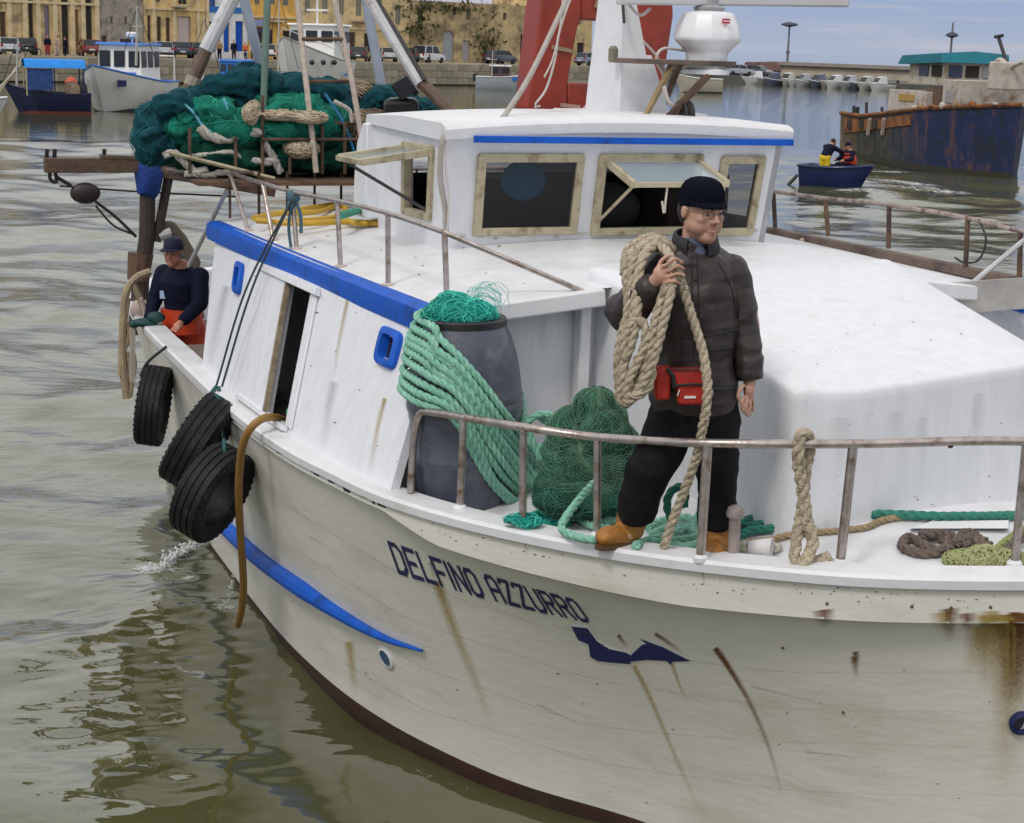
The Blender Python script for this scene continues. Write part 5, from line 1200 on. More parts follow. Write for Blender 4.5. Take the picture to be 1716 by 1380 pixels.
def face_parts(q, ax, k, body, glasses=True):
    s, f, u = ax
    for x in (-1, 1):
        e = part('eye', MB().ell(q(x * .031, .079, .0), (.0115 * k, .0095 * k, .0048 * k), 12, 8, (s, f, u)), mat('eye_white', (.42, .38, .35), .3), body)
        part('iris', MB().ell(q(x * .033, .0885, .0), (.0055 * k, .003 * k, .0046 * k), 10, 6, (s, f, u)), mat('iris_brown', (.02, .012, .008), .1), e)
        part('eyebrow', MB().tube(spl([q(x * .013, .098, .020), q(x * .033, .094, .026), q(x * .053, .078, .020)], 8), A([.004, .005, .005, .005, .005, .004, .003, .002]) * k, 6), hairm, body)
    part('lips', MB().tube(spl([q(-.023, .0845, -.069), q(0, .0985, -.0695), q(.023, .0845, -.069)], 8), A([.0015, .003, .0042, .0045, .0045, .0042, .003, .0015]) * k, 6), mat('lip_skin', (.40, .19, .15), .5), body)
# ---- the man on the foredeck with a rope over his shoulder
YM = 7.80
pm = lambda x, y, dy=0.0: aty(x, y, YM + dy)
man = thing('person', atz(1110, 922, 1.86), 'man in navy cap, glasses and brown jacket carrying beige rope, standing on the bow', 'person')
hf, hs_ = A([.50, -.86, -.08]), A([.86, .50, 0])
hk = 1.17
hcn = pm(1175, 353, -.02)
bm_ = MB()
qh, hax = head_shape(bm_, hcn, hf, hs_, hk)
bm_.tube([pm(1166, 378, .03), pm(1164, 405, .03), pm(1162, 440, .04)], [.060, .062, .075], 16)
bm_.tube([pm(1165, 430, .04), pm(1165, 500, .03), pm(1164, 600, .02), pm(1163, 690, .02)], [.11, .145, .13, .13], 18)
capsule(bm_, pm(1100, 458, .03), pm(1044, 532, -.06), .058, .046); capsule(bm_, pm(1044, 532, -.06), pm(1094, 474, -.24), .046, .032)
capsule(bm_, pm(1236, 458, .05), pm(1257, 545, .04), .058, .046); capsule(bm_, pm(1257, 545, .04), pm(1257, 632, -.03), .045, .031)
capsule(bm_, pm(1125, 700, .02), pm(1086, 790, -.05), .085, .062); capsule(bm_, pm(1086, 790, -.05), pm(1062, 872, .0), .06, .045); capsule(bm_, pm(1062, 890, 0), pm(1025, 906, -.06), .045, .035)
capsule(bm_, pm(1197, 700, .02), pm(1203, 790, -.03), .085, .062); capsule(bm_, pm(1203, 790, -.03), pm(1203, 880, .02), .06, .045); capsule(bm_, pm(1203, 905, .02), pm(1198, 920, -.10), .045, .035)
# raised right hand: palm, four fingers closed on the rope, thumb behind
bm_.ell(pm(1108, 462, -.26), (.036, .030, .046), 14, 10, (A([.75, 0, .45]) / .875, A([0, 1., 0]), A([-.45, 0, .75]) / .875)); capsule(bm_, pm(1094, 474, -.24), pm(1106, 464, -.26), .030, .034)
fing = []
for i, (kx, ky, mx, my, tx, ty, r) in enumerate(((1116, 444, 1131, 434, 1143, 440, .0105), (1121, 453, 1136, 446, 1146, 451, .0108), (1122, 463, 1136, 459, 1146, 463, .0105), (1119, 473, 1131, 472, 1140, 476, .0095))):
    fing.append(([pm(kx - 8, ky + 3, -.275), pm(kx + 2, ky, -.292), pm(mx, my, -.302), pm(tx, ty, -.285)], r))
hand_fingers(bm_, fing)
hand_fingers(bm_, [([pm(1102, 452, -.25), pm(1108, 438, -.25), pm(1118, 430, -.245), pm(1127, 428, -.235)], .0115)])
# lowered left hand, relaxed
bm_.ell(pm(1255, 653, -.045), (.027, .036, .048), 14, 10)
capsule(bm_, pm(1257, 632, -.03), pm(1256, 646, -.04), .029, .03)
hand_fingers(bm_, [([pm(1247, 664, -.075), pm(1243, 677, -.085), pm(1244, 688, -.075), pm(1250, 692, -.065)], .0105), ([pm(1252, 667, -.065), pm(1250, 681, -.075), pm(1250, 693, -.068), pm(1254, 698, -.055)], .0108),
                   ([pm(1257, 667, -.05), pm(1257, 681, -.058), pm(1256, 692, -.052), pm(1258, 696, -.04)], .0102), ([pm(1261, 664, -.03), pm(1262, 675, -.035), pm(1261, 685, -.03), pm(1261, 689, -.02)], .009)])
hand_fingers(bm_, [([pm(1247, 645, -.07), pm(1240, 654, -.09), pm(1237, 665, -.095), pm(1239, 673, -.09)], .0115)])
bme = blob(bm_, .0052, 3, 'body', .45)
body = raw('body', bme, skin, man)
face_parts(qh, hax, hk, body)
s_, f_, u_ = hax
# stubble / hair below the cap, cap with ribs and peak
part('hair', MB().ell(qh(0, -.034, .004), (.0785 * hk, .070 * hk, .088 * hk), 24, 16, hax), hairm, body)
cpm = mat('navy_knit', (.005, .006, .014), .95, .3, 40, .5, 200, spec=.1)
cb = MB(); rows = []; nC = 72
for j, (r, z) in enumerate(((.945, -.016), (.955, .0), (.945, .02), (.925, .038), (.885, .052), (.81, .067), (.69, .081), (.50, .092), (.27, .098), (.05, .100))):
    rows.append([qh((.086 * r + (.0045 if i % 3 == 0 else 0)) * math.cos(2 * PI * i / nC), -.006 + (.104 * r + (.0045 if i % 3 == 0 else 0)) * math.sin(2 * PI * i / nC), .034 + z - .018 * math.sin(2 * PI * i / nC) * -1 * (1 - j / 9) * .6) for i in range(nC)])
cb.loft(rows, False, True); cap_o = part('knit_cap', cb, cpm, man, 50)
pk = MB(); up_, lo_ = [], []
for a in np.linspace(.12 * PI, .88 * PI, 15):
    r0, r1 = 1.0, 1.0 + .24 * math.sin((a / PI - .12) / .76 * PI) ** .6
    up_.append((qh(.083 * math.cos(a), -.006 + .100 * math.sin(a), .046), qh(.084 * r1 * math.cos(a), -.006 + .100 * r1 * math.sin(a), .034 - .012 * (r1 - 1))))
pk.loft([[p[0], p[1], p[1] - u_ * .008, p[0] - u_ * .012] for p in up_]); part('peak', pk, cpm, cap_o, 40)
gl = MB()
for x in (-1, 1):
    ring = [qh(x * .034 + .024 * math.cos(t_), .102 - .012 * abs(math.cos(t_ if x > 0 else PI - t_)) * (1 if x * math.cos(t_) > 0 else 0), -.002 + .0165 * math.sin(t_)) for t_ in np.linspace(0, 2 * PI, 20, endpoint=False)]
    gl.tube(ring, .0010 * hk, 6, True); gl.tube([qh(x * .058, .094, .003), qh(x * .080, .05, .006), qh(x * .084, -.005, .008)], .0010 * hk, 6)
gl.tube([qh(-.010, .105, .002), qh(0, .110, .004), qh(.010, .105, .002)], .0010 * hk, 6)
go = part('glasses', gl, mat('glasses_metal', (.12, .10, .09), .3, metal=.8), man, 60)
# jacket
def cloth_me(mb, voxel, amp, sc, seed, smooth=4, dirv=None):
    me = blob(mb, voxel, smooth, 'cloth'); v, n = mesh_np(me)
    w = A(v) * A([1, 1, 1]) if dirv is None else v * A(dirv)
    h = amp * (1 - np.abs(fbm(w, sc, seed, 2))) + amp * .5 * fbm(w, sc * 2.3, seed + 3, 2)
    set_co(me, v + n * h[:, None]); return me
jk = MB()
def ell_ring(l, r, py, dy, dep, tw=0):
    c = (pm(l, py, dy) + pm(r, py, dy)) / 2; hw = np.linalg.norm(pm(r, py) - pm(l, py)) / 2
    X_, Y_ = A([math.cos(tw), math.sin(tw), 0]), A([-math.sin(tw), math.cos(tw), 0])
    return [c + X_ * hw * math.copysign(abs(math.cos(t_)) ** .8, math.cos(t_)) + Y_ * dep * math.copysign(abs(math.sin(t_)) ** .8, math.sin(t_)) for t_ in np.arange(24) * 2 * PI / 24]
jk.loft([ell_ring(1102, 1224, 690, .02, .135), ell_ring(1094, 1232, 668, .02, .155), ell_ring(1096, 1234, 640, .02, .16), ell_ring(1102, 1226, 600, .02, .145), ell_ring(1100, 1230, 540, .02, .148), ell_ring(1098, 1235, 490, .03, .148), ell_ring(1100, 1232, 458, .03, .125), ell_ring(1106, 1226, 432, .04, .115), ell_ring(1126, 1204, 418, .04, .09), ell_ring(1136, 1194, 408, .035, .078)])
capsule(jk, pm(1104, 458, .03), pm(1050, 526, -.05), .080, .076); capsule(jk, pm(1048, 528, -.06), pm(1084, 484, -.21), .074, .052); jk.ell(pm(1044, 520, -.05), (.075, .07, .07))
capsule(jk, pm(1226, 458, .05), pm(1248, 545, .04), .080, .068); capsule(jk, pm(1248, 545, .04), pm(1253, 612, -.02), .068, .056); jk.tube([pm(1255, 600, -.01), pm(1256, 632, -.03)], [.054, .057], 18)
jme = cloth_me(jk, .007, .014, 10, 3, 3, (1.0, 1.0, 1.5)); jv, jn = mesh_np(jme); set_co(jme, jv + jn * (.014 * (1 - np.abs(fbm(jv * A([1.5, 1.5, .6]), 10, 12, 2))) - .008)[:, None])
jmat = mat('brown_jacket', (.040, .0285, .027), .45, .22, 7, .2, 26, col2=(.018, .013, .014), c2amt=.45, c2scale=6, spec=.4)
jko = raw('jacket', jme, jmat, man, smooth=70)
JB = BVHTree.FromPolygons([tuple(A(v.co) + A(man.location)) for v in jko.data.vertices], [tuple(p.vertices) for p in jko.data.polygons])
dkc = mat('dark_collar', (.022, .018, .020), .7, .2, 20, .2, 60)
cl = MB(); rr_ = []
for i, (py, w, o_) in enumerate(((424, 40, .0), (412, 41, 0), (398, 37, 0), (394, 35, 0))):
    rr_.append([pm(1165, py, .035) + A([math.cos(t_) * w / 350, math.sin(t_) * w / 350 * 1.05, .02 * (math.sin(t_) + .3) * (i > 1)]) for t_ in np.linspace(-PI * .36, 1.36 * PI, 24)])
cl.loft(rr_, closed=False); rr2 = [[p + (pm(1165, 410, .035) - p) * A([.12, .12, 0]) for p in r] for r in rr_]; cl.loft(rr2[::-1], closed=False); cl.loft([rr_[-1], rr2[-1]], closed=False)
part('collar', cl, dkc, jko, 50)
part('shirt_collar', MB().loft([[pm(1166, py, .02) + A([math.cos(t_) * w / 350, math.sin(t_) * w / 350, 0]) for t_ in np.arange(20) * 2 * PI / 20] for py, w in ((436, 30), (420, 29), (404, 26), (398, 25))]), mat('grey_blue_shirt', (.10, .12, .20), .8, .2, 20), jko, 50)
def onj(x, y, off=.004): return hit(JB, x, y, off)
def seam(pts, r, m, name='seam'):
    P = [onj(x, y, .002) for x, y in spl([A(p, float) for p in pts], 24)]; P = [p for p in P if p is not None]
    return part(name, MB().tube(P, r, 6), m, jko)
seam([(1168, 425), (1170, 480), (1172, 540), (1172, 600), (1170, 640)], .004, dkc); seam([(1160, 428), (1160, 480), (1162, 540), (1163, 600)], .003, dkc)
seam([(1112, 556), (1150, 566), (1200, 560), (1235, 552)], .005, dkc); seam([(1108, 585), (1150, 592)], .004, dkc, 'pocket_edge'); seam([(1186, 588), (1228, 582)], .004, dkc, 'pocket_edge'); seam([(1205, 440), (1228, 490), (1232, 540)], .003, dkc)
for y in (470, 520, 575): p = onj(1166, y, .003); part('snap_button', MB().ell(p, (.007, .004, .007), 10, 6), dkc, jko)
# trousers, boots, belt bags
tr = MB()
tr.loft([ell_ring(1098, 1230, 655, .02, .135), ell_ring(1094, 1232, 690, .02, .145), ell_ring(1092, 1234, 718, .02, .14), ell_ring(1100, 1228, 735, .01, .12)])
capsule(tr, pm(1128, 705, .02), pm(1088, 790, -.05), .118, .094); tr.tube([pm(1090, 780, -.05), pm(1078, 815, -.03), pm(1068, 845, -.01), pm(1063, 868, .0)], [.096, .092, .092, .084], 18)
capsule(tr, pm(1196, 705, .02), pm(1202, 790, -.03), .115, .088); tr.tube([pm(1202, 780, -.03), pm(1203, 820, -.01), pm(1203, 850, .01), pm(1203, 880, .02)], [.088, .080, .084, .080], 18)
tro = raw('trousers', cloth_me(tr, .009, .016, 12, 8, 3, (1, 1, 1.3)), mat('black_trousers', (.009, .008, .0095), .75, .3, 9, .3, 40, spec=.15), man, smooth=70)
bmt = mat('tan_leather', (.36, .155, .028), .55, .25, 9, .2, 50, col2=(.20, .08, .02), c2amt=.35, c2scale=7)
def boot(ank, toe, top, label=None):
    ank, toe, top = A(ank), A(toe), A(top); mb = MB(); d = toe - ank; d[2] = 0; d /= np.linalg.norm(d); sd = np.cross(d, ZZ)
    mb.tube([top, top * .5 + ank * .5, ank], [.078, .072, .070], 16)
    mb.ell(ank - ZZ * .01 + d * .0, (.052, .07, .06), 14, 10, (sd, d, ZZ)); mb.tube([ank - ZZ * .005 + d * .02, ank * .55 + toe * .45 + ZZ * .0, toe - d * .04, toe - d * .01], [.058, .052, .046, .03], 14); mb.ell(toe - d * .045, (.050, .05, .036), 14, 10, (sd, d, ZZ))
    me = cloth_me(mb, .008, .005, 26, 4, 4); o = raw('boot', me, bmt, man, smooth=70)
    zb = min(ank[2], toe[2]) - .045
    so_ = MB(); n_s = 24; ln = np.linalg.norm((toe - ank)[:2]); rr_ = []
    for dz in (-.004, .018):
        rr_.append([A([*(ank + d * (ln * .42 + (ln * .5 + .028) * math.cos(t_)) + sd * .052 * math.copysign(abs(math.sin(t_)) ** .7, math.sin(t_)))[:2], zb + dz]) for t_ in np.arange(n_s) * 2 * PI / n_s])
    so_.loft(rr_); part('sole', so_, mat('dark_sole', (.10, .05, .02), .7), o, 30)
    part('boot_top', MB().tube([top - ZZ * .02, top + ZZ * .004], [.082, .082], 18), bmt, o)
g0 = atz(1048, 913, 1.86)
boot(pm(1052, 893, .02), pm(1004, 903, -.12), pm(1062, 862, .0)); boot(pm(1201, 915, .02), pm(1196, 928, -.20), pm(1203, 872, .02))
redb = mat('red_bag_cloth', (.42, .022, .014), .6, .2, 12, .2, 60)
black = mat('black_strap', (.010, .010, .012), .6)
TB = BVHTree.FromPolygons([tuple(A(v.co) + A(man.location)) for v in tro.data.vertices], [tuple(p.vertices) for p in tro.data.polygons])
def bagp(l, r, t, b, dy, dep, name, m, bev=.014):
    P = [pm(l + 2, b, dy), pm(r - 3, b, dy), pm(r, t, dy), pm(l, t, dy)]; mb = MB().slab(P, A([0, dep, 0])); return part(name, mb, m, man, 30, bev)
b1 = bagp(1134, 1186, 642, 680, -.235, .10, 'belt_bag', redb); b2 = bagp(1096, 1126, 618, 672, -.225, .10, 'belt_bag', redb); b3 = bagp(1124, 1184, 622, 646, -.225, .10, 'belt_bag_top', redb)
part('zip', MB().tube([pm(1132, 646, -.24), pm(1160, 644, -.243), pm(1187, 645, -.24)], .006, 6), black, b1); part('zip', MB().tube([pm(1128, 620, -.23), pm(1183, 620, -.23)], .005, 6), black, b3)
part('bag_badge', MB().beam(pm(1147, 666, -.238), pm(1166, 666, -.238), .004, .011), mat('white_badge', (.8, .78, .76), .5), b1); part('zip_pull', MB().beam(pm(1139, 653, -.238), pm(1135, 664, -.238), .004, .006, A([0, 1, 0])), mat('white_badge', (.8, .78, .76), .5), b1)
part('bag_flap', MB().tube([pm(1118, 618, -.23), pm(1128, 630, -.235), pm(1130, 650, -.235)], .010, 6), black, b2)
part('belt', MB().tube([A(p) for p in ell_ring(1093, 1233, 640, .01, .172)], .012, 6, True), black, man)
# the coil of rope on his shoulder and the end he pays out
mr_ = thing('carried_rope', pm(1060, 690, -.2), 'worn beige rope in loops over the right shoulder of the man on the bow', 'rope')
RR = .0235
loops = [[(1128, 418, .02), (1112, 405, -.02), (1085, 408, -.08), (1062, 440, -.16), (1056, 500, -.20), (1046, 570, -.22), (1040, 620, -.22), (1052, 650, -.24), (1072, 640, -.26), (1088, 590, -.28), (1100, 530, -.28), (1116, 480, -.27), (1126, 450, -.26), (1120, 425, -.2), (1105, 412, -.1)],
         [(1135, 430, .0), (1118, 412, -.06), (1092, 414, -.13), (1072, 445, -.19), (1064, 510, -.24), (1052, 580, -.25), (1042, 640, -.25), (1038, 668, -.25), (1056, 672, -.27), (1080, 640, -.29), (1096, 600, -.30), (1112, 540, -.30), (1124, 490, -.29), (1132, 458, -.265)],
         [(1120, 410, .04), (1098, 402, .0), (1074, 414, -.06), (1054, 432, -.12), (1050, 470, -.17), (1052, 520, -.19), (1038, 580, -.2), (1036, 640, -.2), (1048, 678, -.22), (1060, 650, -.22), (1070, 600, -.23)],
         [(1108, 415, -.02), (1088, 420, -.14), (1072, 452, -.2), (1068, 520, -.25), (1060, 570, -.26), (1048, 600, -.26), (1046, 570, -.26), (1060, 540, -.26), (1080, 545, -.27), (1080, 580, -.28), (1062, 620, -.28), (1048, 655, -.27), (1060, 665, -.28), (1084, 652, -.28), (1094, 620, -.28)],
         [(1096, 408, -.06), (1066, 425, -.14), (1050, 450, -.15)], [(1112, 404, .05), (1090, 398, .02), (1066, 408, -.02), (1050, 425, -.06), (1046, 460, -.1)]]
for i, lp in enumerate(loops):
    part('rope_turn', rope(MB(), spl([pm(*p) for p in lp], 170), RR, 3, .15, rough=.05), bei, mr_, 60)
drop = [(1134, 448, -.262), (1140, 466, -.27), (1150, 500, -.25), (1164, 545, -.24), (1178, 590, -.25), (1185, 640, -.29), (1184, 680, -.3), (1176, 725, -.28), (1166, 770, -.24), (1148, 820, -.2), (1128, 870, -.16), (1118, 900, -.14), (1112, 922, -.12)]
part('rope_turn', rope(MB(), spl([pm(*p) for p in drop], 220), .024, 3, .14, rough=.05), bei, mr_, 60)

# ---- smaller figures: one welded skin, clothes on top
def figure(at, label, sc, yaw, joints, cols, group=None, hat=None, vox=.014, cat='person', extra=None, jk_m=None):
    """joints in metres about the feet: x to the figure's left, y forward, z up"""
    cy, sy = math.cos(yaw), math.sin(yaw); at = A(at, float)
    q = lambda p: at + sc * A([p[0] * cy - p[1] * sy, p[0] * sy + p[1] * cy, p[2]])
    J = {k: q(v) for k, v in joints.items()}; root = thing('person', at, label, cat, group)
    fw = A([-sy, cy, 0]); lf = A([cy, sy, 0])
    hf_ = fw if 'look' not in joints else q(joints['look']) - J['head']; hf_ = hf_ / np.linalg.norm(hf_)
    b = MB(); hq, hx = head_shape(b, J['head'], hf_, np.cross(hf_, ZZ) * -1, sc)
    def cap_(a, c, r0, r1, mb=b): capsule(mb, J[a], J[c], r0 * sc, r1 * sc, 10)
    b.tube([J['head'], J['neck']], [.05 * sc, .06 * sc], 10); cap_('neck', 'pelvis', .10, .11)
    lims = []
    for s in 'LR':
        cap_('sh' + s, 'el' + s, .05, .042); cap_('el' + s, 'wr' + s, .042, .03)
        d = J['wr' + s] - J['el' + s]; d /= np.linalg.norm(d); p = J['wr' + s] + d * .05 * sc; b.ell(p, (.035 * sc, .03 * sc, .045 * sc), 10, 8)
        pr_ = np.cross(d, fw); pr_ = pr_ / (np.linalg.norm(pr_) + 1e-6)
        for k in range(4): b.tube([p + pr_ * (k - 1.5) * .017 * sc, p + d * .06 * sc + pr_ * (k - 1.5) * .018 * sc, p + d * .085 * sc + pr_ * (k - 1.5) * .017 * sc + fw * .02 * sc], [.010 * sc, .010 * sc, .008 * sc], 6)
        b.tube([p + pr_ * .03 * sc, p + pr_ * .05 * sc + d * .03 * sc], [.012 * sc, .009 * sc], 6)
        cap_('hp' + s, 'kn' + s, .085, .06); cap_('kn' + s, 'an' + s, .06, .045)
        cap_('an' + s, 'to' + s, .045, .035)
    body = raw('body', blob(b, vox * sc * .8, 2, 'body'), skin_red if 'skin' not in cols else cols['skin'], root)
    t = MB(); t.tube([J['neck'] + ZZ * .02 * sc, J['neck'] * .8 + J['pelvis'] * .2, J['neck'] * .4 + J['pelvis'] * .6, J['pelvis'] + ZZ * .02], [.10 * sc, .185 * sc, .17 * sc, .17 * sc], 16)
    for s in 'LR': cap_('sh' + s, 'el' + s, .076, .066, t); capsule(t, J['el' + s], J['el' + s] * .12 + J['wr' + s] * .88, .064 * sc, .050 * sc, 10)
    jk_o = raw('jacket', cloth_me(t, vox * sc, .012 * sc, 10 / sc, 3, 3), cols['top'], root)
    l = MB(); l.ell(J['pelvis'], (.17 * sc, .13 * sc, .13 * sc), 12, 8, (lf, fw, ZZ))
    for s in 'LR': cap_('hp' + s, 'kn' + s, .11, .085, l); capsule(l, J['kn' + s], J['kn' + s] * .08 + J['an' + s] * .92, .085 * sc, .07 * sc, 10)
    raw('trousers', cloth_me(l, vox * sc, .010 * sc, 10 / sc, 6, 3), cols['legs'], root)
    for s in 'LR':
        sb = MB(); cap_('an' + s, 'to' + s, .06, .05, sb); part('boot', sb, cols.get('boot', black), root)
    if hat == 'cap':
        hm = MB(); rows = [[hq(.086 * r * math.cos(t_), -.005 + .104 * r * math.sin(t_), z) for t_ in np.arange(20) * 2 * PI / 20] for r, z in ((1.04, .035), (1.05, .06), (1.0, .10), (.75, .132), (.3, .146))]
        hm.loft(rows, False, True); c_ = part('cap', hm, cols['hat'], root)
        pk = MB().loft([[hq(.075 * math.cos(a), .09 * math.sin(a), .055), hq(.085 * math.cos(a), .10 + .075 * math.sin(a), .042), hq(.085 * math.cos(a), .10 + .075 * math.sin(a), .034), hq(.075 * math.cos(a), .09 * math.sin(a), .046)] for a in np.linspace(.1 * PI, .9 * PI, 9)]); part('peak', pk, cols['hat'], c_)
    elif hat == 'hair':
        part('hair', MB().ell(hq(0, -.025, .05), (.085 * sc, .09 * sc, .085 * sc), 14, 10, hx), cols['hat'], root)
    for x in (-1, 1): part('eye', MB().ell(hq(x * .031, .083, .0), .009 * sc, 8, 6), mat('eye_dark', (.02, .015, .012), .3), body)
    return root, J, hq, hx, q
STAND = dict(head=(0, .03, 1.64), neck=(0, 0, 1.47), pelvis=(0, 0, .95), shL=(.19, 0, 1.42), shR=(-.19, 0, 1.42), elL=(.25, .0, 1.14), elR=(-.25, 0, 1.14), wrL=(.25, .08, .90), wrR=(-.25, .08, .90),
             hpL=(.09, 0, .92), hpR=(-.09, 0, .92), knL=(.11, .03, .50), knR=(-.11, .03, .50), anL=(.12, 0, .10), anR=(-.12, 0, .10), toL=(.14, .14, .05), toR=(-.14, .14, .05))
navyc = mat('navy_cloth', (.007, .009, .026), .8, .3, 9, .3, 40, spec=.15); orange = mat('orange_oilskin', (.60, .055, .012), .45, .2, 8, .15, 30); yellow = mat('yellow_oilskin', (.72, .50, .015), .45, .15, 8, .15, 30)
# man leaning on the stern bulwark
sm0 = B(9.02, 2.20, 1.08)
sj = dict(STAND); sj.update(head=(.02, .14, 1.60), neck=(0, .07, 1.45), elL=(.24, .12, 1.14), elR=(-.25, .14, 1.16), wrL=(.16, .34, 1.0), wrR=(-.20, .36, 1.02), look=(-.12, 1.0, 1.56), shL=(.19, .04, 1.40), shR=(-.19, .04, 1.40))
sr, SJ, shq, shx, sq = figure(sm0 - ZZ * .28, 'man in navy jacket and orange oilskin trousers leaning on the stern bulwark', .96, math.radians(160), sj, dict(top=navyc, legs=orange, hat=mat('navy_cap', (.01, .012, .04), .8)), hat='cap', vox=.012)
hrs = part('hair', MB().tube(spl([shq(-.08, .02, .0), shq(-.075, -.03, -.03), shq(0, -.09, -.04), shq(.075, -.03, -.03), shq(.08, .02, .0)], 16), .018, 8), mat('grey_hair', (.25, .24, .23), .8), sr)
part('bib', MB().tube([sq((0, .05, .86)), sq((0, .045, 1.08))], [.19, .185], 14), orange, sr)
part('jacket_badge', MB().box(sq((.10, .205, 1.22)), (.05, .012, .07)), mat('pale_badge', (.4, .55, .75), .6), sr)
single('work_gloves', lump([(bu(245, 540, 8.9), (.12, .08, .05)), (bu(262, 530, 8.9), (.07, .06, .05))], .012, .012, 30, 2) and MB().ell(bu(243, 541, 8.85), (.11, .08, .04), 12, 8).ell(bu(262, 532, 8.8), (.08, .06, .05), 10, 8).ell(bu(226, 543, 8.9), (.05, .06, .035), 10, 8), mat('dark_teal_glove', (.01, .06, .055), .7, .3, 20, .4, 40), 'dark teal cloth lying on the stern bulwark by the man in orange', 'cloth')
# ------------------------------------------------------------------ harbour: quay, buildings, cars, boats
def haz(c, k): return tuple(c)
QZ = 2.05                      # quay level
def atzq(x, y, z=QZ): return atz(x, y, z)
q0, q1, q2 = atz(-420, 105, QZ), atz(0, 106, QZ), atz(905, 111, QZ)
q3 = atz(1010, 124, QZ) * 0 + atz(1240, 118, QZ)
E0, E1 = A([-75., 110, QZ]), A([10., 188, QZ])     # face of the quay, from left to right
qd = (E1 - E0) / np.linalg.norm(E1 - E0); qn = A([-qd[1], qd[0], 0])      # along the quay; inland
def qp(a, d=0.0, z=QZ): return E0 + qd * a + qn * d + A([0, 0, z - QZ])
def qa(px, d=0.0):          # station along the quay seen at picture column px, d metres inland, at quay level
    lo, hi = -20., 200.
    for _ in range(50):
        m_ = (lo + hi) / 2; p = qp(m_, d); r = p - CC; x = 858 + FPX * (r @ cR) / (r @ cF)
        lo, hi = (m_, hi) if x < px else (lo, m_)
    return (lo + hi) / 2
def qa_h(px, py, d): # height above quay of the picture point on the plane d metres inland
    return onpl(px, py, qp(0, d), qn)[2]
stone_q = mat('quay_stone', (.33, .29, .215), .85, .25, 1.2, .4, 5, col2=(.17, .15, .11), c2amt=.45, c2scale=.7)
dirt = mat('quay_paving', (.28, .25, .20), .9, .2, .8, .2, 4)
LQ = np.linalg.norm(E1 - E0)
ql = MB().prism([qp(-60, .35, -2), qp(LQ + 1, .35, -2), qp(LQ + 1, 60, -2), qp(-60, 60, -2)], [qp(-60, .35), qp(LQ + 1, .35), qp(LQ + 1, 60), qp(-60, 60)])
props(single('quay', ql, dirt, kind='structure', smooth=0), kind='structure')
qw = thing('quay_wall', qp(60, 0, WZ), 'stone block quay wall along the harbour below the yellow buildings', 'quay wall')
part('wall_core', MB().prism([qp(-60, .06, -2), qp(LQ, .06, -2), qp(LQ, .34, -2), qp(-60, .34, -2)], [qp(-60, .06, QZ - .03), qp(LQ, .06, QZ - .03), qp(LQ, .34, QZ - .03), qp(-60, .34, QZ - .03)]), mat('dark_joint', (.05, .045, .035), .9), qw, 0)
bw_, meshes = 1.42, []
for k in range(4):
    w_, h_ = bw_ - .04, .66 - .03
    mb = MB().box((0, 0, 0), (w_, .34, h_)); v = A(mb.v); v[:, 1] += rng.uniform(-.02, .02); mb.v = [tuple(p) for p in v]
    me = mb.mesh('stone', smooth=0); me.materials.append(mat('quay_stone_%s' % 'abcd'[k], [(.36, .32, .24), (.30, .265, .20), (.40, .36, .28), (.33, .28, .20)][k], .85, .3, 1.6, .4, 6, col2=(.16, .14, .10), c2amt=.35, c2scale=.8)); meshes.append(me)
ry = math.atan2(qd[1], qd[0]); a_lo, a_hi = qa(-40), LQ
for row in range(3):
    a = a_lo - (row % 2) * .7; z = QZ - .335 - row * .66
    while a < a_hi:
        o = bpy.data.objects.new('stone', meshes[int(rng.integers(4))]); COL.objects.link(o); o.parent = qw
        o.location = (qp(a + bw_ / 2, .02 + rng.uniform(-.02, .03), z) - A(qw.location)).tolist(); o.rotation_euler = (0, 0, ry); a += bw_
# copings: a paler top course
cop = MB()
part('coping', MB().prism([qp(-60, -.06, QZ - .02), qp(LQ, -.06, QZ - .02), qp(LQ, .7, QZ - .02), qp(-60, .7, QZ - .02)], [qp(-60, -.06, QZ + .09), qp(LQ, -.06, QZ + .09), qp(LQ, .7, QZ + .09), qp(-60, .7, QZ + .09)]), mat('coping_stone', (.42, .37, .28), .85, .2, 2, .2, 8), qw, 0)
part('weed_band', MB().prism([qp(-60, -.05, -1.5), qp(LQ, -.05, -1.5), qp(LQ, .3, -1.5), qp(-60, .3, -1.5)], [qp(-60, -.05, .10), qp(LQ, -.05, .10), qp(LQ, .3, .10), qp(-60, .3, .10)]), mat('weed', (.03, .03, .018), .8), qw, 0)
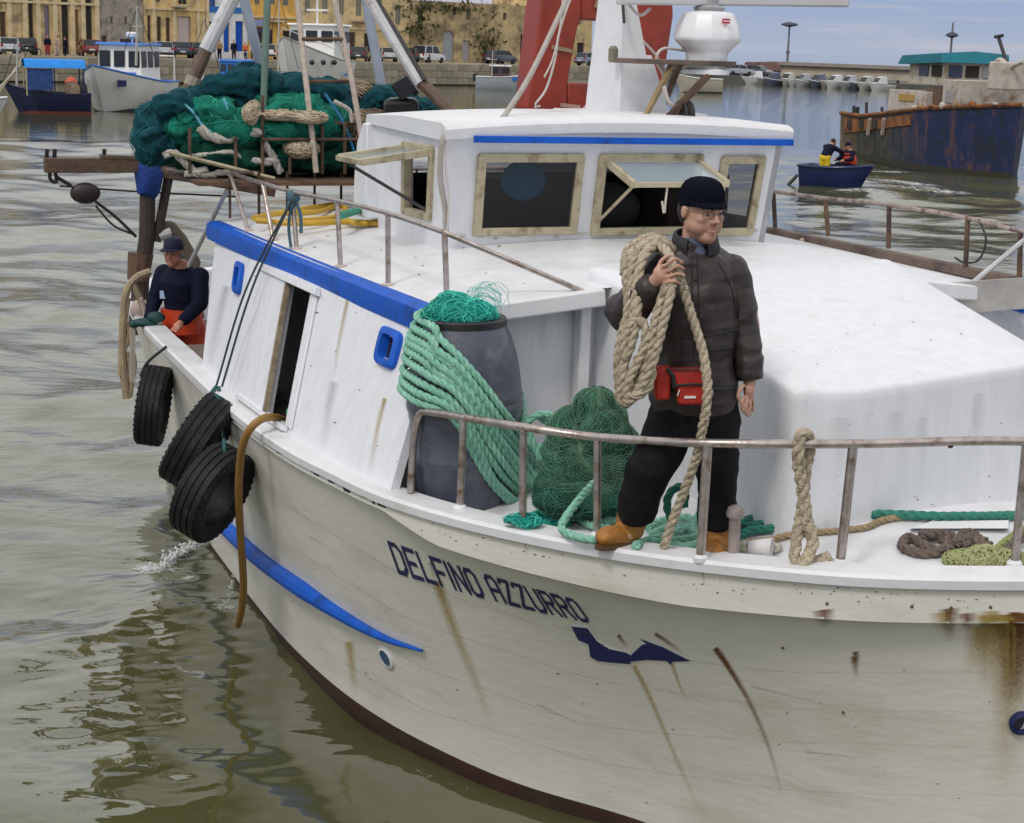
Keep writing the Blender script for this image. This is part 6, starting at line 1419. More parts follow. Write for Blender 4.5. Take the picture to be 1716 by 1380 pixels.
# ---- buildings behind the road
DB = 13.0
def stonem(name, c, c2, amt=.5, sc=.6): return mat(name, c, .9, .22, 1.5, .5, 4, col2=c2, c2amt=amt, c2scale=sc)
wood_d = mat('door_brown', (.09, .045, .025), .7, .3, 4); shut = mat('shutter_grey', (.20, .20, .19), .7, .2, 4); pane_d = mat('window_dark', (.02, .022, .026), .15, .3, 2)
FC = []
def facade(label, x0, x1, top, wallm, openings, d=DB, name='house', depth=9, trim=None, roof=True, cornice=True):
    """openings: (x0, x1, y_top, y_bottom, kind, material); picture columns and rows on the facade plane"""
    a0, a1 = qa(x0, d), qa(x1, d); zt = top if top > 20 else top
    root = thing(name, qp((a0 + a1) / 2, d), label, 'house')
    H_ = zt - QZ; hs = []
    def aa(px): return (qa(px, d) - a0) / (a1 - a0)
    for (l, r, t_, b_, kd, m_) in openings:
        zl, zh = qa_h((l + r) / 2, b_, d), qa_h((l + r) / 2, t_, d)
        hs.append((max(aa(l), .002), min(aa(r), .998), max((zl - QZ) / H_, .0), min((zh - QZ) / H_, .995)))
    w = MB(); Q = panel(w, qp(a0, d), qp(a1, d), qp(a1, d, zt), qp(a0, d, zt), hs, qn * .35)
    part('wall', w, wallm, root, 0)
    bx = MB().prism([qp(a0, d + .36), qp(a1, d + .36), qp(a1, d + depth), qp(a0, d + depth)], [qp(a0, d + .36, zt), qp(a1, d + .36, zt), qp(a1, d + depth, zt), qp(a0, d + depth, zt)]); part('block', bx, wallm, root, 0)
    if cornice: part('cornice', MB().prism([qp(a0 - .1, d - .25, zt), qp(a1 + .1, d - .25, zt), qp(a1 + .1, d + depth, zt), qp(a0 - .1, d + depth, zt)], [qp(a0 - .1, d - .3, zt + .3), qp(a1 + .1, d - .3, zt + .3), qp(a1 + .1, d + depth, zt + .3), qp(a0 - .1, d + depth, zt + .3)]), trim or wallm, root, 0)
    for (h, (l, r, t_, b_, kd, m_)) in zip(hs, openings):
        P = [Q(h[0], h[2]), Q(h[1], h[2]), Q(h[1], h[3]), Q(h[0], h[3])]
        if kd == 'arch':
            c_ = (P[2] + P[3]) / 2; rad = np.linalg.norm(P[2] - P[3]) / 2
            sp_ = MB()
            for s_ in (-1, 1):
                poly = [c_ + qd * s_ * rad + qn * .02] + [c_ + qn * .02 + qd * s_ * rad * math.cos(t2) - ZZ * rad * (1 - math.sin(t2)) for t2 in np.linspace(0, PI / 2, 7)]
                sp_.slab(poly if s_ > 0 else poly[::-1], qn * .30)
            part('arch_spandrel', sp_, wallm, root, 0)
        f = part('door' if kd in ('door', 'arch') else 'window', MB().slab([p + qn * .18 for p in P], qn * .06), m_, root, 0)
        w_ = np.linalg.norm(P[1] - P[0]); h_ = np.linalg.norm(P[3] - P[0])
        fr = MB()
        for i in range(4): fr.beam(P[i] + qn * .15, P[(i + 1) % 4] + qn * .15, .10, .08, qn)
        if kd == 'window': fr.beam((P[0] + P[1]) / 2 + qn * .15, (P[2] + P[3]) / 2 + qn * .15, .06, .06, qn)
        part('frame', fr, trim or mat('old_frame', (.30, .26, .18), .8), f, 0)
        if kd == 'shop': part('blind', MB().slab([P[3] + ZZ * .0 - qn * .9 - ZZ * .5, P[2] - qn * .9 - ZZ * .5, P[2] + ZZ * .05, P[3] + ZZ * .05], ZZ * .05), trim or m_, f, 0)
    FC.append(root); return root, a0, a1, Q
ochre_st = stonem('ochre_stone', (.66, .49, .25), (.30, .22, .13), .6); grey_st = stonem('grey_stone', (.37, .33, .28), (.20, .175, .15), .5, 1.2); yel_pl = stonem('yellow_plaster', (.72, .52, .23), (.40, .30, .17), .5); ora_pl = stonem('orange_plaster', (.74, .43, .10), (.56, .33, .10), .3)
pale_pl = stonem('pale_plaster', (.72, .55, .28), (.42, .33, .20), .5); ruin = stonem('ruin_stone', (.54, .41, .22), (.22, .17, .10), .6, .5); white_pl2 = stonem('white_plaster', (.72, .72, .72), (.55, .55, .55), .2); pink_pl = mat('pink_door', (.60, .48, .46), .7)
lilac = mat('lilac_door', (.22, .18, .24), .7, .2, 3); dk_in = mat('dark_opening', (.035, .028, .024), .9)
H1 = QZ + 9.5
facade('ochre stone house with tall dark arches, farthest left on the quay', -60, 166, H1, ochre_st, [(-45, -20, 0, 100, 'door', dk_in), (2, 12, 20, 92, 'door', wood_d), (50, 58, -30, 92, 'door', dk_in), (76, 85, 10, 92, 'door', lilac), (105, 117, -30, 92, 'door', dk_in), (125, 133, 16, 92, 'door', mat('orange_door', (.28, .12, .04), .7)), (145, 156, -30, 92, 'door', dk_in)])
facade('low grey rubble stone house between the two ochre ones', 167, 241, QZ + 8.2, grey_st, [(186, 190, 28, 40, 'window', dk_in), (210, 214, 28, 42, 'window', dk_in), (172, 180, 60, 92, 'door', wood_d)])
facade('yellow plastered house with three narrow brown doors', 242, 345, H1, yel_pl, [(248, 254, 26, 70, 'door', wood_d), (264, 271, 28, 80, 'door', wood_d), (279, 286, 30, 80, 'door', wood_d), (298, 320, 28, 82, 'door', pink_pl), (262, 270, -40, 4, 'window', wood_d), (300, 315, -40, 8, 'window', dk_in)])
fb = facade('white house with blue painted doors and blue sign boards', 346, 415, QZ + 9.8, white_pl2, [(348, 362, 36, 88, 'door', pane_d), (375, 385, 38, 88, 'door', blue), (395, 408, 36, 88, 'door', blue), (352, 362, -10, 14, 'window', blue), (380, 400, -20, 10, 'window', blue)])
part('sign_board', MB().slab([qp(qa(348, DB), DB - .06, qa_h(380, 22, DB)), qp(qa(412, DB), DB - .06, qa_h(380, 22, DB)), qp(qa(412, DB), DB - .06, qa_h(380, 12, DB)), qp(qa(348, DB), DB - .06, qa_h(380, 12, DB))], qn * .05), mat('blue_sign', (.02, .16, .50), .6), fb[0], 0)
fo_ = facade('orange plastered house with a pale shop sign, beside the white house', 416, 501, QZ + 10.5, ora_pl, [(427, 440, 48, 92, 'shop', pane_d), (450, 458, 50, 92, 'door', dk_in), (474, 486, 52, 92, 'door', dk_in), (427, 436, -20, 8, 'window', shut), (452, 462, -20, 8, 'window', shut), (474, 484, -20, 10, 'window', shut)])
part('sign_board', MB().slab([qp(qa(424, DB), DB - .1, qa_h(436, 44, DB)), qp(qa(449, DB), DB - .1, qa_h(436, 44, DB)), qp(qa(449, DB), DB - .1, qa_h(436, 33, DB)), qp(qa(424, DB), DB - .1, qa_h(436, 33, DB))], qn * .06), mat('lilac_sign', (.30, .34, .55), .6), fo_[0], 0)
fy_ = facade('pale yellow plastered house with grey shutters and a red shop blind', 502, 685, QZ + 10.2, pale_pl, [(511, 520, -10, 22, 'window', shut), (540, 550, -10, 24, 'window', shut), (568, 577, -10, 26, 'window', shut), (596, 606, -8, 28, 'window', shut), (630, 640, -5, 38, 'window', shut), (662, 671, 10, 42, 'window', shut), (510, 524, 54, 98, 'shop', pane_d), (538, 552, 55, 98, 'door', mat('red_door', (.35, .02, .02), .6)), (585, 596, 54, 100, 'door', wood_d), (610, 624, 56, 100, 'door', dk_in), (662, 672, 60, 84, 'window', shut)], trim=mat('cream_trim', (.55, .46, .30), .8))
facade('weathered stone warehouse with an arched doorway and small windows', 686, 906, qa_h(800, 6, DB), ruin, [(742, 760, 52, 103, 'arch', mat('grey_blue_door', (.33, .34, .38), .7, .3, 4)), (775, 787, 68, 104, 'door', mat('grey_lilac', (.40, .36, .38), .7)), (699, 708, 14, 50, 'window', dk_in), (780, 787, 14, 34, 'window', dk_in), (757, 763, 17, 26, 'window', dk_in), (841, 847, 22, 34, 'window', dk_in), (779, 784, 12, 34, 'window', dk_in), (871, 888, 58, 104, 'door', dk_in)], name='warehouse', cornice=False)
facade('narrow ochre stone tower house at the right end of the row', 908, 990, qa_h(950, -14, DB), ochre_st, [(930, 945, 30, 60, 'window', dk_in), (966, 978, 72, 108, 'door', dk_in)], name='tower_house')
# pilasters and string courses of the old fronts
def strip(fc, x0, x1, y0, y1, m, name='pilaster', proud=.14):
    P = [(x0, y1), (x1, y1), (x1, y0), (x0, y0)]; V = [qp(qa(x, DB), DB - proud, qa_h((x0 + x1) / 2, y, DB)) for x, y in P]
    part(name, MB().slab(V, qn * (proud - .01)), m, fc, 0)
pal_ = stonem('pale_cut_stone', (.70, .56, .34), (.48, .37, .22), .35)
for x in (14, 40, 62, 90, 119, 137, 160): strip(FC[0], x, x + 7, -40, 98, pal_)
for x in (256, 290, 330): strip(FC[2], x, x + 5, -40, 98, pal_)
strip(FC[0], -50, 164, 2, 6, pal_, 'string_course', .18); strip(FC[2], 244, 343, 14, 18, pal_, 'string_course', .18); strip(FC[5], 505, 683, 46, 50, pal_, 'string_course', .18); strip(FC[4], 419, 499, 28, 31, pal_, 'string_course', .18)
for i_, xs in ((3, (346, 413)), (5, (503, 683))): strip(FC[i_], xs[0], xs[0] + 4, -40, 98, pal_)
for x, y0, y1, fi in ((300, 10, 26, 2), (460, 34, 38, 4), (600, 34, 40, 5)): strip(FC[fi], x - 12, x + 12, y0, y0 + 3, mat('balcony_slab', (.45, .38, .28), .8), 'balcony', .9)
# ivy on the warehouse
ivm = mat('ivy_leaf', (.07, .075, .02), .8, .5, 3)
for (x, y, n_, lb) in ((812, 80, 260, 'dry ivy climbing the warehouse wall between the doors'), (700, 55, 160, 'dark creeper at the left corner of the warehouse'), (745, 12, 220, 'dry growth along the top of the warehouse wall')):
    c = qp(qa(x, DB), DB - .1, qa_h(x, y, DB)); mb = MB()
    for k in range(n_):
        p = c + qd * rng.normal(0, 1.0 if y > 20 else 4) + ZZ * rng.normal(0, 1.2 if y > 20 else .4) - qn * rng.uniform(0, .25); a_, b_ = rng.standard_normal(3) * .17, rng.standard_normal(3) * .17
        mb.add([p, p + a_, p + a_ + b_, p + b_], [(0, 1, 2, 3)])
    single('ivy_creeper', mb, ivm, lb, 'creeper', smooth=0)
# ---- cars
glass_c = mat('car_glass', (.02, .025, .03), .08); tyre_m = mat('car_tyre', (.015, .015, .015), .7); lampr = mat('tail_lamp', (.35, .01, .01), .3); lampw = mat('head_lamp', (.7, .7, .68), .15); rimm = mat('wheel_rim', (.35, .35, .36), .35, metal=.6)
def make_car(label, col, at, yaw, van=False):
    t = thing('parked_car', (0, 0, 0), label, 'car', 'cars parked along the quay')
    bm = mat('car_paint_%d' % len(MATS), col, .25, .05, 3, coat=.6)
    prof = [(-2.0, .30), (-2.05, .62), (-1.98, .90), (-1.85, .98), (-1.0, 1.0), (.95, .95), (1.75, .82), (2.0, .68), (2.05, .40), (1.98, .28)]
    rings = []
    for y, s_ in ((-.82, .93), (-.80, 1), (.80, 1), (.82, .93)): rings.append([A([x, y, .28 + (z - .28) * s_]) for x, z in prof])
    part('body', MB().loft(rings), bm, t, 30, .04)
    tp = [(-1.9, .97), (-1.62, 1.44), (-.2, 1.50), (.45, 1.42), (1.15, .95)] if not van else [(-1.95, .97), (-1.85, 1.75), (.6, 1.75), (1.3, 1.0)]
    part('cabin', MB().loft([[A([x, y * (1 - .16 * (z - .95)), z]) for x, z in tp] for y in (-.76, .76)]), glass_c, t, 25, .03)
    part('roof', MB().loft([[A([x * .98, y, z + .015]) for x, z in tp[1:-1]] + [A([x * .98, y, z - .05]) for x, z in tp[1:-1][::-1]] for y in (-.69, .69)]), bm, t, 25, .02)
    for x in (-1.72, -.35, .80):
        z1 = 1.45
        for s_ in (-1, 1): part('pillar', MB().beam([x + (.2 if x < -1 else -.25 if x > .5 else 0) - (0 if x < .5 else -.0), s_ * .70, z1 if not van else 1.7], [x - (.12 if x < -1 else -.25 if x > .5 else 0), s_ * .775, .95], .08, .05), bm, t, 0)
    for x in (-1.25, 1.28):
        for s_ in (-1, 1):
            w = part('wheel', MB().lathe(A([x, s_ * .74, .31]), [(.20, -.1), (.30, -.10), (.315, -.07), (.315, .07), (.30, .10), (.20, .1)], 18, (A([1, 0, 0]), A([0, 0, 1.]), A([0, 1., 0]))), tyre_m, t)
            part('rim', MB().lathe(A([x, s_ * .74, .31]), [(.19, -.09), (.19, .09)], 14, (A([1, 0, 0]), A([0, 0, 1.]), A([0, 1., 0]))), rimm, w)
    for s_ in (-1, 1):
        part('tail_lamp', MB().box((-2.0, s_ * .68, .85), (.10, .2, .22)), lampr, t, 0); part('headlight', MB().box((1.93, s_ * .6, .66), (.16, .3, .14)), lampw, t, 0)
    part('number_plate', MB().box((-2.05, 0, .6), (.03, .5, .12)), lampw, t, 0); part('bumper', MB().box((-2.03, 0, .42), (.12, 1.5, .16)), tyre_m, t, 0, .03)
    t.location = A(at).tolist(); t.rotation_euler = (0, 0, yaw); return t
qyaw = ry
for x, d, lb, col, yw, van in ((12, 6.5, 'silver hatchback parked farthest left on the quay', (.45, .47, .50), 1.25, 0), (44, 8.5, 'dark car parked beyond the silver hatchback at the left', (.03, .035, .045), 1.2, 0), (272, 7.5, 'silver grey car with red tail lamps behind the white boat', (.42, .43, .47), 1.15, 0), (304, 8.5, 'dark blue car parked between the silver grey and the black car', (.02, .03, .07), 1.1, 0), (334, 9, 'black car parked in front of the white and blue house', (.018, .018, .02), 1.1, 0),
                     (696, 8, 'dark car parked at the left corner of the stone warehouse', (.05, .055, .065), 1.3, 0), (718, 7, 'small white van parked before the warehouse', (.6, .6, .6), .3, 1), (838, 8, 'dark grey blue car parked at the warehouse right end', (.04, .05, .07), .15, 0), (990, 7, 'silver blue car seen through the red arch', (.20, .25, .33), .1, 0),
  (150, 9, 'dark red car parked between the blue canopied and the white boat', (.18, .02, .02), 1.2, 0), (222, 9.5, 'grey car parked in front of the grey stone house', (.16, .17, .18), 1.15, 0), (448, 9.5, 'white car parked before the orange plastered house', (.62, .62, .62), 1.0, 0), (482, 9, 'dark green car parked right of the white one by the orange house', (.02, .05, .03), 1.1, 0), (604, 8.5, 'black car parked by the pale yellow house near the trawler stern', (.02, .02, .025), .8, 0), (650, 9, 'silver car parked behind the right derrick pipe', (.42, .43, .45), 1.0, 0)):
    make_car(lb, col, qp(qa(x, d), d, QZ + .0), qyaw + yw, van)
# motorbike beside the first cars
mbk = thing('motorbike', qp(qa(52, 3.5), 3.5), 'dark motorbike parked at the quay edge by the cars on the left', 'motorbike')
o_ = qp(qa(52, 3.5), 3.5)
for s_ in (-.65, .65): part('wheel', MB().tube([o_ + qd * (s_ + .3 * math.cos(t_)) + ZZ * (.31 + .3 * math.sin(t_)) for t_ in np.arange(18) * 2 * PI / 18], .05, 6, True), tyre_m, mbk)
part('frame', MB().tube([o_ - qd * .65 + ZZ * .31, o_ - qd * .2 + ZZ * .6, o_ + qd * .3 + ZZ * .75, o_ + qd * .65 + ZZ * .31], .06, 6), darkmetal, mbk); part('seat', MB().tube([o_ - qd * .6 + ZZ * .82, o_ - qd * .05 + ZZ * .78], .10, 8), black, mbk); part('tank', MB().ell(o_ + qd * .18 + ZZ * .85, (.28, .15, .15), 12, 8, (qd, qn, ZZ)), darkmetal, mbk); part('handlebar', MB().tube([o_ + qd * .42 + ZZ * 1.05 - qn * .35, o_ + qd * .42 + ZZ * 1.05 + qn * .35], .025, 6), darkmetal, mbk)
# people on the quay
for x, d, lb, top_, leg_, rot, ht in ((80, 4.5, 'person in dark top and red skirt standing on the quay', navyc, mat('red_cloth', (.30, .03, .03), .8), 200, 1.0), (97, 4.8, 'person in beige clothes standing between the two darker figures', mat('beige_cloth', (.42, .30, .22), .8), mat('beige_trousers', (.40, .33, .27), .8), 150, 1.03), (110, 5.0, 'person all in dark blue standing by the white boat', navyc, navyc, 100, .95),
                                 (368, 4.5, 'person in tan jacket standing before the blue doors', mat('tan_cloth', (.30, .18, .08), .8), navyc, 170, 1.0), (392, 4.2, 'person in dark clothes standing behind the white pipe', navyc, black, 190, 1.0), (411, 4.0, 'person in orange top by the white table on the quay', mat('orange_cloth', (.55, .14, .05), .8), navyc, 160, .92), (424, 4.4, 'person in white shirt near the orange house door', mat('white_cloth', (.68, .66, .64), .8), navyc, 200, .95)):
    figure(qp(qa(x, d), d), lb, ht, math.radians(rot), STAND, dict(top=top_, legs=leg_, hat=hairm), 'people on the quay', 'hair', .03)
wt = thing('table', qp(qa(408, 2.6), 2.6), 'white round table on the quay beside the people', 'table')
part('table_top', MB().lathe(qp(qa(408, 2.6), 2.6, QZ + .72), [(.55, 0), (.55, .04)], 16), white_pl, wt); part('leg', MB().tube([qp(qa(408, 2.6), 2.6), qp(qa(408, 2.6), 2.6, QZ + .72)], .05, 8), white_pl, wt); part('foot', MB().lathe(qp(qa(408, 2.6), 2.6), [(.3, 0), (.05, .06)], 12), white_pl, wt)
# ------------------------------------------------------------------ boats moored along the quay
def hullf(L_, Bm, z_bow, z_mid, stern=.75, rake=.16, n=14, full=.5):
    """half-section list of a small boat: bow at +x"""
    rings = []
    for i in range(n):
        t_ = i / (n - 1); x = -L_ / 2 + L_ * t_
        w = Bm / 2 * (stern + (1 - stern) * min(1, t_ / .4) if t_ < .4 else max(0.0, 1 - ((t_ - .4) / .6) ** (2.2)))
        z = z_mid + (z_bow - z_mid) * max(0, (t_ - .3) / .7) ** 1.8
        xb = x - rake * L_ * max(0, (t_ - .6) / .4) ** 1.5
        rings.append((x, xb, max(w, .01), z))
    return rings
def build_boat(at, yaw, label, L_, Bm, zb, zm, hm, name='moored_boat', deckm=None, boot=None, group=None, stripe=None):
    r = thing(name, at, label, 'boat', group); cy, sy = math.cos(yaw), math.sin(yaw); at = A(at, float)
    q = lambda x, y, z: at + A([x * cy - y * sy, x * sy + y * cy, z])
    R_ = hullf(L_, Bm, zb, zm)
    sec = lambda x, xb, w, z: [(x, w, z), (x, w * 1.0, z - .12), (x * .5 + xb * .5, w * .86, z * .5), (xb, w * .66, .0), (xb, w * .3, -.4)]
    h = MB(); h.loft([[q(*p) for p in sec(*k)] + [q(p[0], -p[1], p[2]) for p in sec(*k)[::-1]] for k in R_], True, True, closed=False)
    k0 = [q(*p) for p in sec(*R_[0])] + [q(p[0], -p[1], p[2]) for p in sec(*R_[0])[::-1]]; h.add(k0, [tuple(range(len(k0)))])
    part('hull', h, hm, r, 40)
    d = MB(); d.loft([[q(k[0], k[2] * .97, k[3] - .10), q(k[0], -k[2] * .97, k[3] - .10)] for k in R_], closed=False); part('deck', d, deckm or paint, r, 0)
    gr = [q(k[0], k[2] + .02, k[3]) for k in R_] + [q(k[0], -k[2] - .02, k[3]) for k in R_[::-1]]; part('gunwale', MB().tube(gr, .05, 6, True), stripe or paint, r)
    if boot: 
        b = MB(); b.loft([[q(k[1], k[2] * .70, .16), q(k[1], k[2] * .68, -.1)] for k in R_], closed=False); b.loft([[q(k[1], -k[2] * .70, .16), q(k[1], -k[2] * .68, -.1)] for k in R_], closed=False); part('boot_top', b, boot, r)
    return r, q, R_
def cabin(r, q, x0, x1, w, z0, z1, m, wins=3, roofm=None, name='wheelhouse', wz=(.45, .85), front=True):
    c = MB().prism([q(x0, w, z0), q(x0, -w, z0), q(x1, -w, z0), q(x1, w, z0)], [q(x0, w * .95, z1), q(x0, -w * .95, z1), q(x1 - .1, -w * .95, z1), q(x1 - .1, w * .95, z1)]); cb_ = part(name, c, m, r, 0, .02)
    part('roof', MB().prism([q(x0 - .15, w * 1.05, z1), q(x0 - .15, -w * 1.05, z1), q(x1 + .15, -w * 1.05, z1), q(x1 + .15, w * 1.05, z1)], [q(x0 - .1, w, z1 + .12), q(x0 - .1, -w, z1 + .12), q(x1 + .1, -w, z1 + .12), q(x1 + .1, w, z1 + .12)]), roofm or m, cb_, 0)
    za, zb_ = z0 + (z1 - z0) * wz[0], z0 + (z1 - z0) * wz[1]
    for s_ in (-1, 1):
        for k in range(wins):
            a, b = x0 + (x1 - x0) * (k + .15) / wins, x0 + (x1 - x0) * (k + .85) / wins
            part('window', MB().prism([q(a, s_ * w * .93, za), q(b, s_ * w * .93, za), q(b, s_ * w * 1.005, za), q(a, s_ * w * 1.005, za)], [q(a, s_ * w * .93, zb_), q(b, s_ * w * .93, zb_), q(b, s_ * w * .99, zb_), q(a, s_ * w * .99, zb_)]), pane_d, cb_, 0)
    for k in range(3):
        a, b = -w + 2 * w * (k + .14) / 3, -w + 2 * w * (k + .86) / 3
        for X_ in (x0 - .015, x1 - .06):
            part('window', MB().prism([q(X_, a, za), q(X_, b, za), q(X_ + .08, b, za), q(X_ + .08, a, za)], [q(X_ - .0, a, zb_), q(X_, b, zb_), q(X_ + .05, b, zb_), q(X_ + .05, a, zb_)]), pane_d, cb_, 0)
    return cb_
def wl(x, y): return atz(x, y, WZ)
sc_at = lambda p: FPX / ((A(p) - CC) @ cF)
wboat = mat('white_boat_paint', (.76, .75, .73), .4, .06, 2, col2=(.55, .50, .42), c2amt=.25, c2scale=1)
bblue = mat('bright_blue', (.01, .17, .62), .45, .15, 2); dblue = mat('dark_blue_hull', (.008, .014, .06), .45, .3, 2); canv = mat('blue_canvas', (.008, .22, .68), .7, .15, 3, .3, 8)
# white boat with blue roof
p = wl(172, 187); s = 1 / sc_at(p)
r, q, R_ = build_boat(p + A([.6, 2.6, 0]), math.radians(260), 'white fishing boat with bright blue cabin roof moored at the quay on the left', 8.4, 4.3, 2.5, 1.6, wboat, boot=mat('black_boot', (.012, .012, .012), .6), stripe=bblue)
cabin(r, q, -2.2, .6, 1.3, 1.4, 3.6, wboat, 3, bblue)
part('blue_band', MB().prism([q(.605, .95, 1.6), q(.605, -.95, 1.6), q(.66, -.95, 1.6), q(.66, .95, 1.6)], [q(.585, .95, 2.1), q(.585, -.95, 2.1), q(.65, -.95, 2.1), q(.65, .95, 2.1)]), bblue, r, 0)
part('radar_pod', MB().lathe(q(-.8, .2, 3.55), [(.06, 0), (.06, .45), (.34, .5), (.36, .68), (.25, .76)], 14), white_pl, r); part('roof_locker', MB().box(q(-1.6, -.4, 3.75), (.8, .5, .35)), darkmetal, r, 0)
for s_ in (-1, 1): part('bow_plate', MB().box(q(2.9, s_ * 1.12, 1.55), (.5, .1, .35), (A([math.cos(math.radians(252) - s_ * .5), math.sin(math.radians(252) - s_ * .5), 0]), A([-math.sin(math.radians(252) - s_ * .5), math.cos(math.radians(252) - s_ * .5), 0]), ZZ)), navy, r, 0)
part('side_band', MB().loft([[q(k[0] * .75 + k[1] * .25, k[2] * .99 + .02, .95), q(k[0] * .7 + k[1] * .3, k[2] * .97 + .02, .55)] for k in R_[1:6]], closed=False), bblue, r, 0)
part('net_drum', MB().lathe(q(-2.9, 0, 2.0), [(.6, -.8), (.6, -.7), (.25, -.68), (.25, .68), (.6, .7), (.6, .8)], 14, (A([0, 0, 1.]), qn, qd)), mat('drum_brown', (.12, .08, .07), .7), r)
part('stern_frame', MB().tube([q(-3.8, 1.5, 1.4), q(-3.8, 1.5, 3.0), q(-3.8, -1.5, 3.0), q(-3.8, -1.5, 1.4)], .06, 6), wboat, r)
single('fender_buoy', MB().ell(wl(120, 166) + A([0, 0, .9]), (.42, .42, .5), 14, 10), mat('orange_buoy', (.55, .07, .03), .5), 'orange red buoy hanging between the blue canopied boat and the white boat', 'buoy')
# blue boat with canopy
p = wl(58, 190)
r, q, R_ = build_boat(p + A([.3, 1.4, 0]), math.radians(200), 'dark blue boat under a bright blue canvas canopy at the far left', 4.4, 2.2, 1.5, 1.0, dblue, boot=mat('red_boot', (.14, .02, .02), .6), stripe=dblue)
part('canopy', MB().loft([[q(x, y, 2.55 + .25 * math.cos(y * .9) - (.0 if abs(y) < 1.0 else .30)) for y in np.linspace(-1.3, 1.3, 9)] for x in np.linspace(-1.9, 1.2, 6)], closed=False), canv, r, 60)
for x in (-1.8, -.3, 1.1):
    for y in (-1.2, 1.2): part('post', MB().tube([q(x, y, .9), q(x, y, 2.4)], .04, 6), dblue if x < 1 else cream, r)
part('side_cloth', MB().slab([q(-.2, 1.22, 1.2), q(1.1, 1.22, 1.2), q(1.1, 1.22, 2.3), q(-.2, 1.22, 2.3)], A([.02, .02, 0])), mat('blue_rail_cloth', (.02, .06, .22), .7, .5, 6), r, 0)
part('gear_heap', MB().ell(q(-1.3, .2, 1.2), (.4, .6, .45), 10, 7).ell(q(-1.1, .5, 1.3), (.3, .3, .35), 8, 6), mat('straw_gear', (.35, .26, .17), .8, .5, 6), r); part('gear_heap', MB().ell(q(-1.8, -.3, 1.2), (.35, .5, .5), 8, 6), darkmetal, r)
# bow of another boat cut by the left edge
p = wl(-22, 246)
r, q, R_ = build_boat(p + A([-2.05, .8, 0]), math.radians(20), 'pale grey bow of a boat cut off by the left edge', 5.0, 2.0, 1.75, 1.5, mat('pale_grey_hull', (.55, .55, .57), .5), name='moored_boat')
part('pole', MB().tube([q(2.0, 0, 1.5), q(2.05, 0, 3.4)], .03, 6), mat('pale_pole', (.5, .42, .36), .6), r)
for k, (xa, ya) in enumerate(((40, 98), (48, 106))): single('mooring_line', MB().tube(spl([aty(-30, 182 - 8 * k, 70), aty(5, 146 - 5 * k, 85), qp(qa(xa, .2), .2, QZ + .1)], 16), .05, 6), cream, ['upper', 'lower'][k] + ' beige mooring line slanting to the quay at the far left', 'line')
# blue and white boat behind the pile of nets
p = wl(400, 172)
r, q, R_ = build_boat(p + A([0, 2.5, 0]), math.radians(310), 'blue and white boat partly hidden behind the net pile', 8.0, 3.0, 2.0, 1.5, wboat, stripe=bblue)
cabin(r, q, -1.6, 1.2, 1.0, 1.35, 2.6, bblue, 3, bblue)
part('side_band', MB().loft([[q(k[0], -k[2] * 1.0 - .03, k[3] - .25), q(k[0], -k[2] * .98 - .03, k[3] - .7)] for k in R_[3:11]], closed=False), bblue, r, 0)
part('net_heap', MB().ell(q(2.0, 0, 1.7), (.9, .8, .5), 12, 8).ell(q(1.4, .3, 1.9), (.6, .5, .5)), darkmetal, r)
# white trawler
p = wl(487, 166)
r, q, R_ = build_boat(p + A([.9, 4.0, 0]), math.radians(256), 'tall white trawler with a white wheelhouse moored beyond the nets', 10.5, 4.4, 4.3, 2.7, wboat, stripe=mat('grey_stripe', (.45, .43, .38), .6), boot=redlead)
cabin(r, q, -3.6, -.2, 1.8, 2.6, 5.2, wboat, 3, wboat, wz=(.55, .85))
for x in (-2.2, -.4, 1.4): part('porthole', MB().ell(q(x + 3, 2.0 - (x + .4) * .1, 2.6), (.2, .2, .2), 10, 7), pane_d, r)
for z in (1.3, 1.65): part('blue_stripe', MB().loft([[q(k[0], k[2] * .99 + .04, z + .12), q(k[0], k[2] * .98 + .04, z)] for k in R_[1:6]], closed=False), bblue, r, 0)
part('red_net', MB().ell(q(-4.4, .4, 3.4), (.8, 1.2, .7), 12, 8), mat('red_net_m', (.25, .03, .02), .8, .4, 6, .5, 20), r); part('bow_rail', MB().tube([q(k[0], k[2], k[3] + .6) for k in R_[5:]] + [q(k[0], -k[2], k[3] + .6) for k in R_[5:][::-1]], .035, 6), wboat, r)
part('mast', MB().tube([q(-1.4, 0, 5.2), q(-1.4, 0, 7.4)], .08, 8), wboat, r); part('radar', MB().beam(q(-1.4, -.8, 6.3), q(-1.4, .8, 6.3), .2, .15), wboat, r)
# small low boat before the warehouse
p = wl(846, 152)
r, q, R_ = build_boat(p + A([0, 1.2, 0]), math.radians(2), 'small low grey boat with a tiny dark cabin below the warehouse', 5.6, 2.0, 1.6, 1.2, mat('grey_blue_hull', (.42, .46, .52), .5), stripe=paint)
cabin(r, q, -1.4, .4, .75, 1.05, 2.2, mat('cabin_dark_red', (.10, .05, .06), .6), 2, paint)
part('outboard', MB().box(q(-2.9, 0, 1.1), (.35, .4, .7)), darkmetal, r, 0, .05); part('side_band', MB().loft([[q(k[0], -k[2] - .03, k[3] - .12), q(k[0], -k[2] - .02, k[3] - .4)] for k in R_[8:12]], closed=False), bblue, r, 0)
# boat moored beyond the mast
p = wl(1170, 156)
r, q, R_ = build_boat(p + A([0, 1.0, 0]), math.radians(178), 'small pale boat moored beyond the white mast', 5.0, 2.0, 1.9, 1.4, mat('pale_stone_hull', (.45, .42, .35), .6), boot=mat('black_boot', (.012, .012, .012), .6))
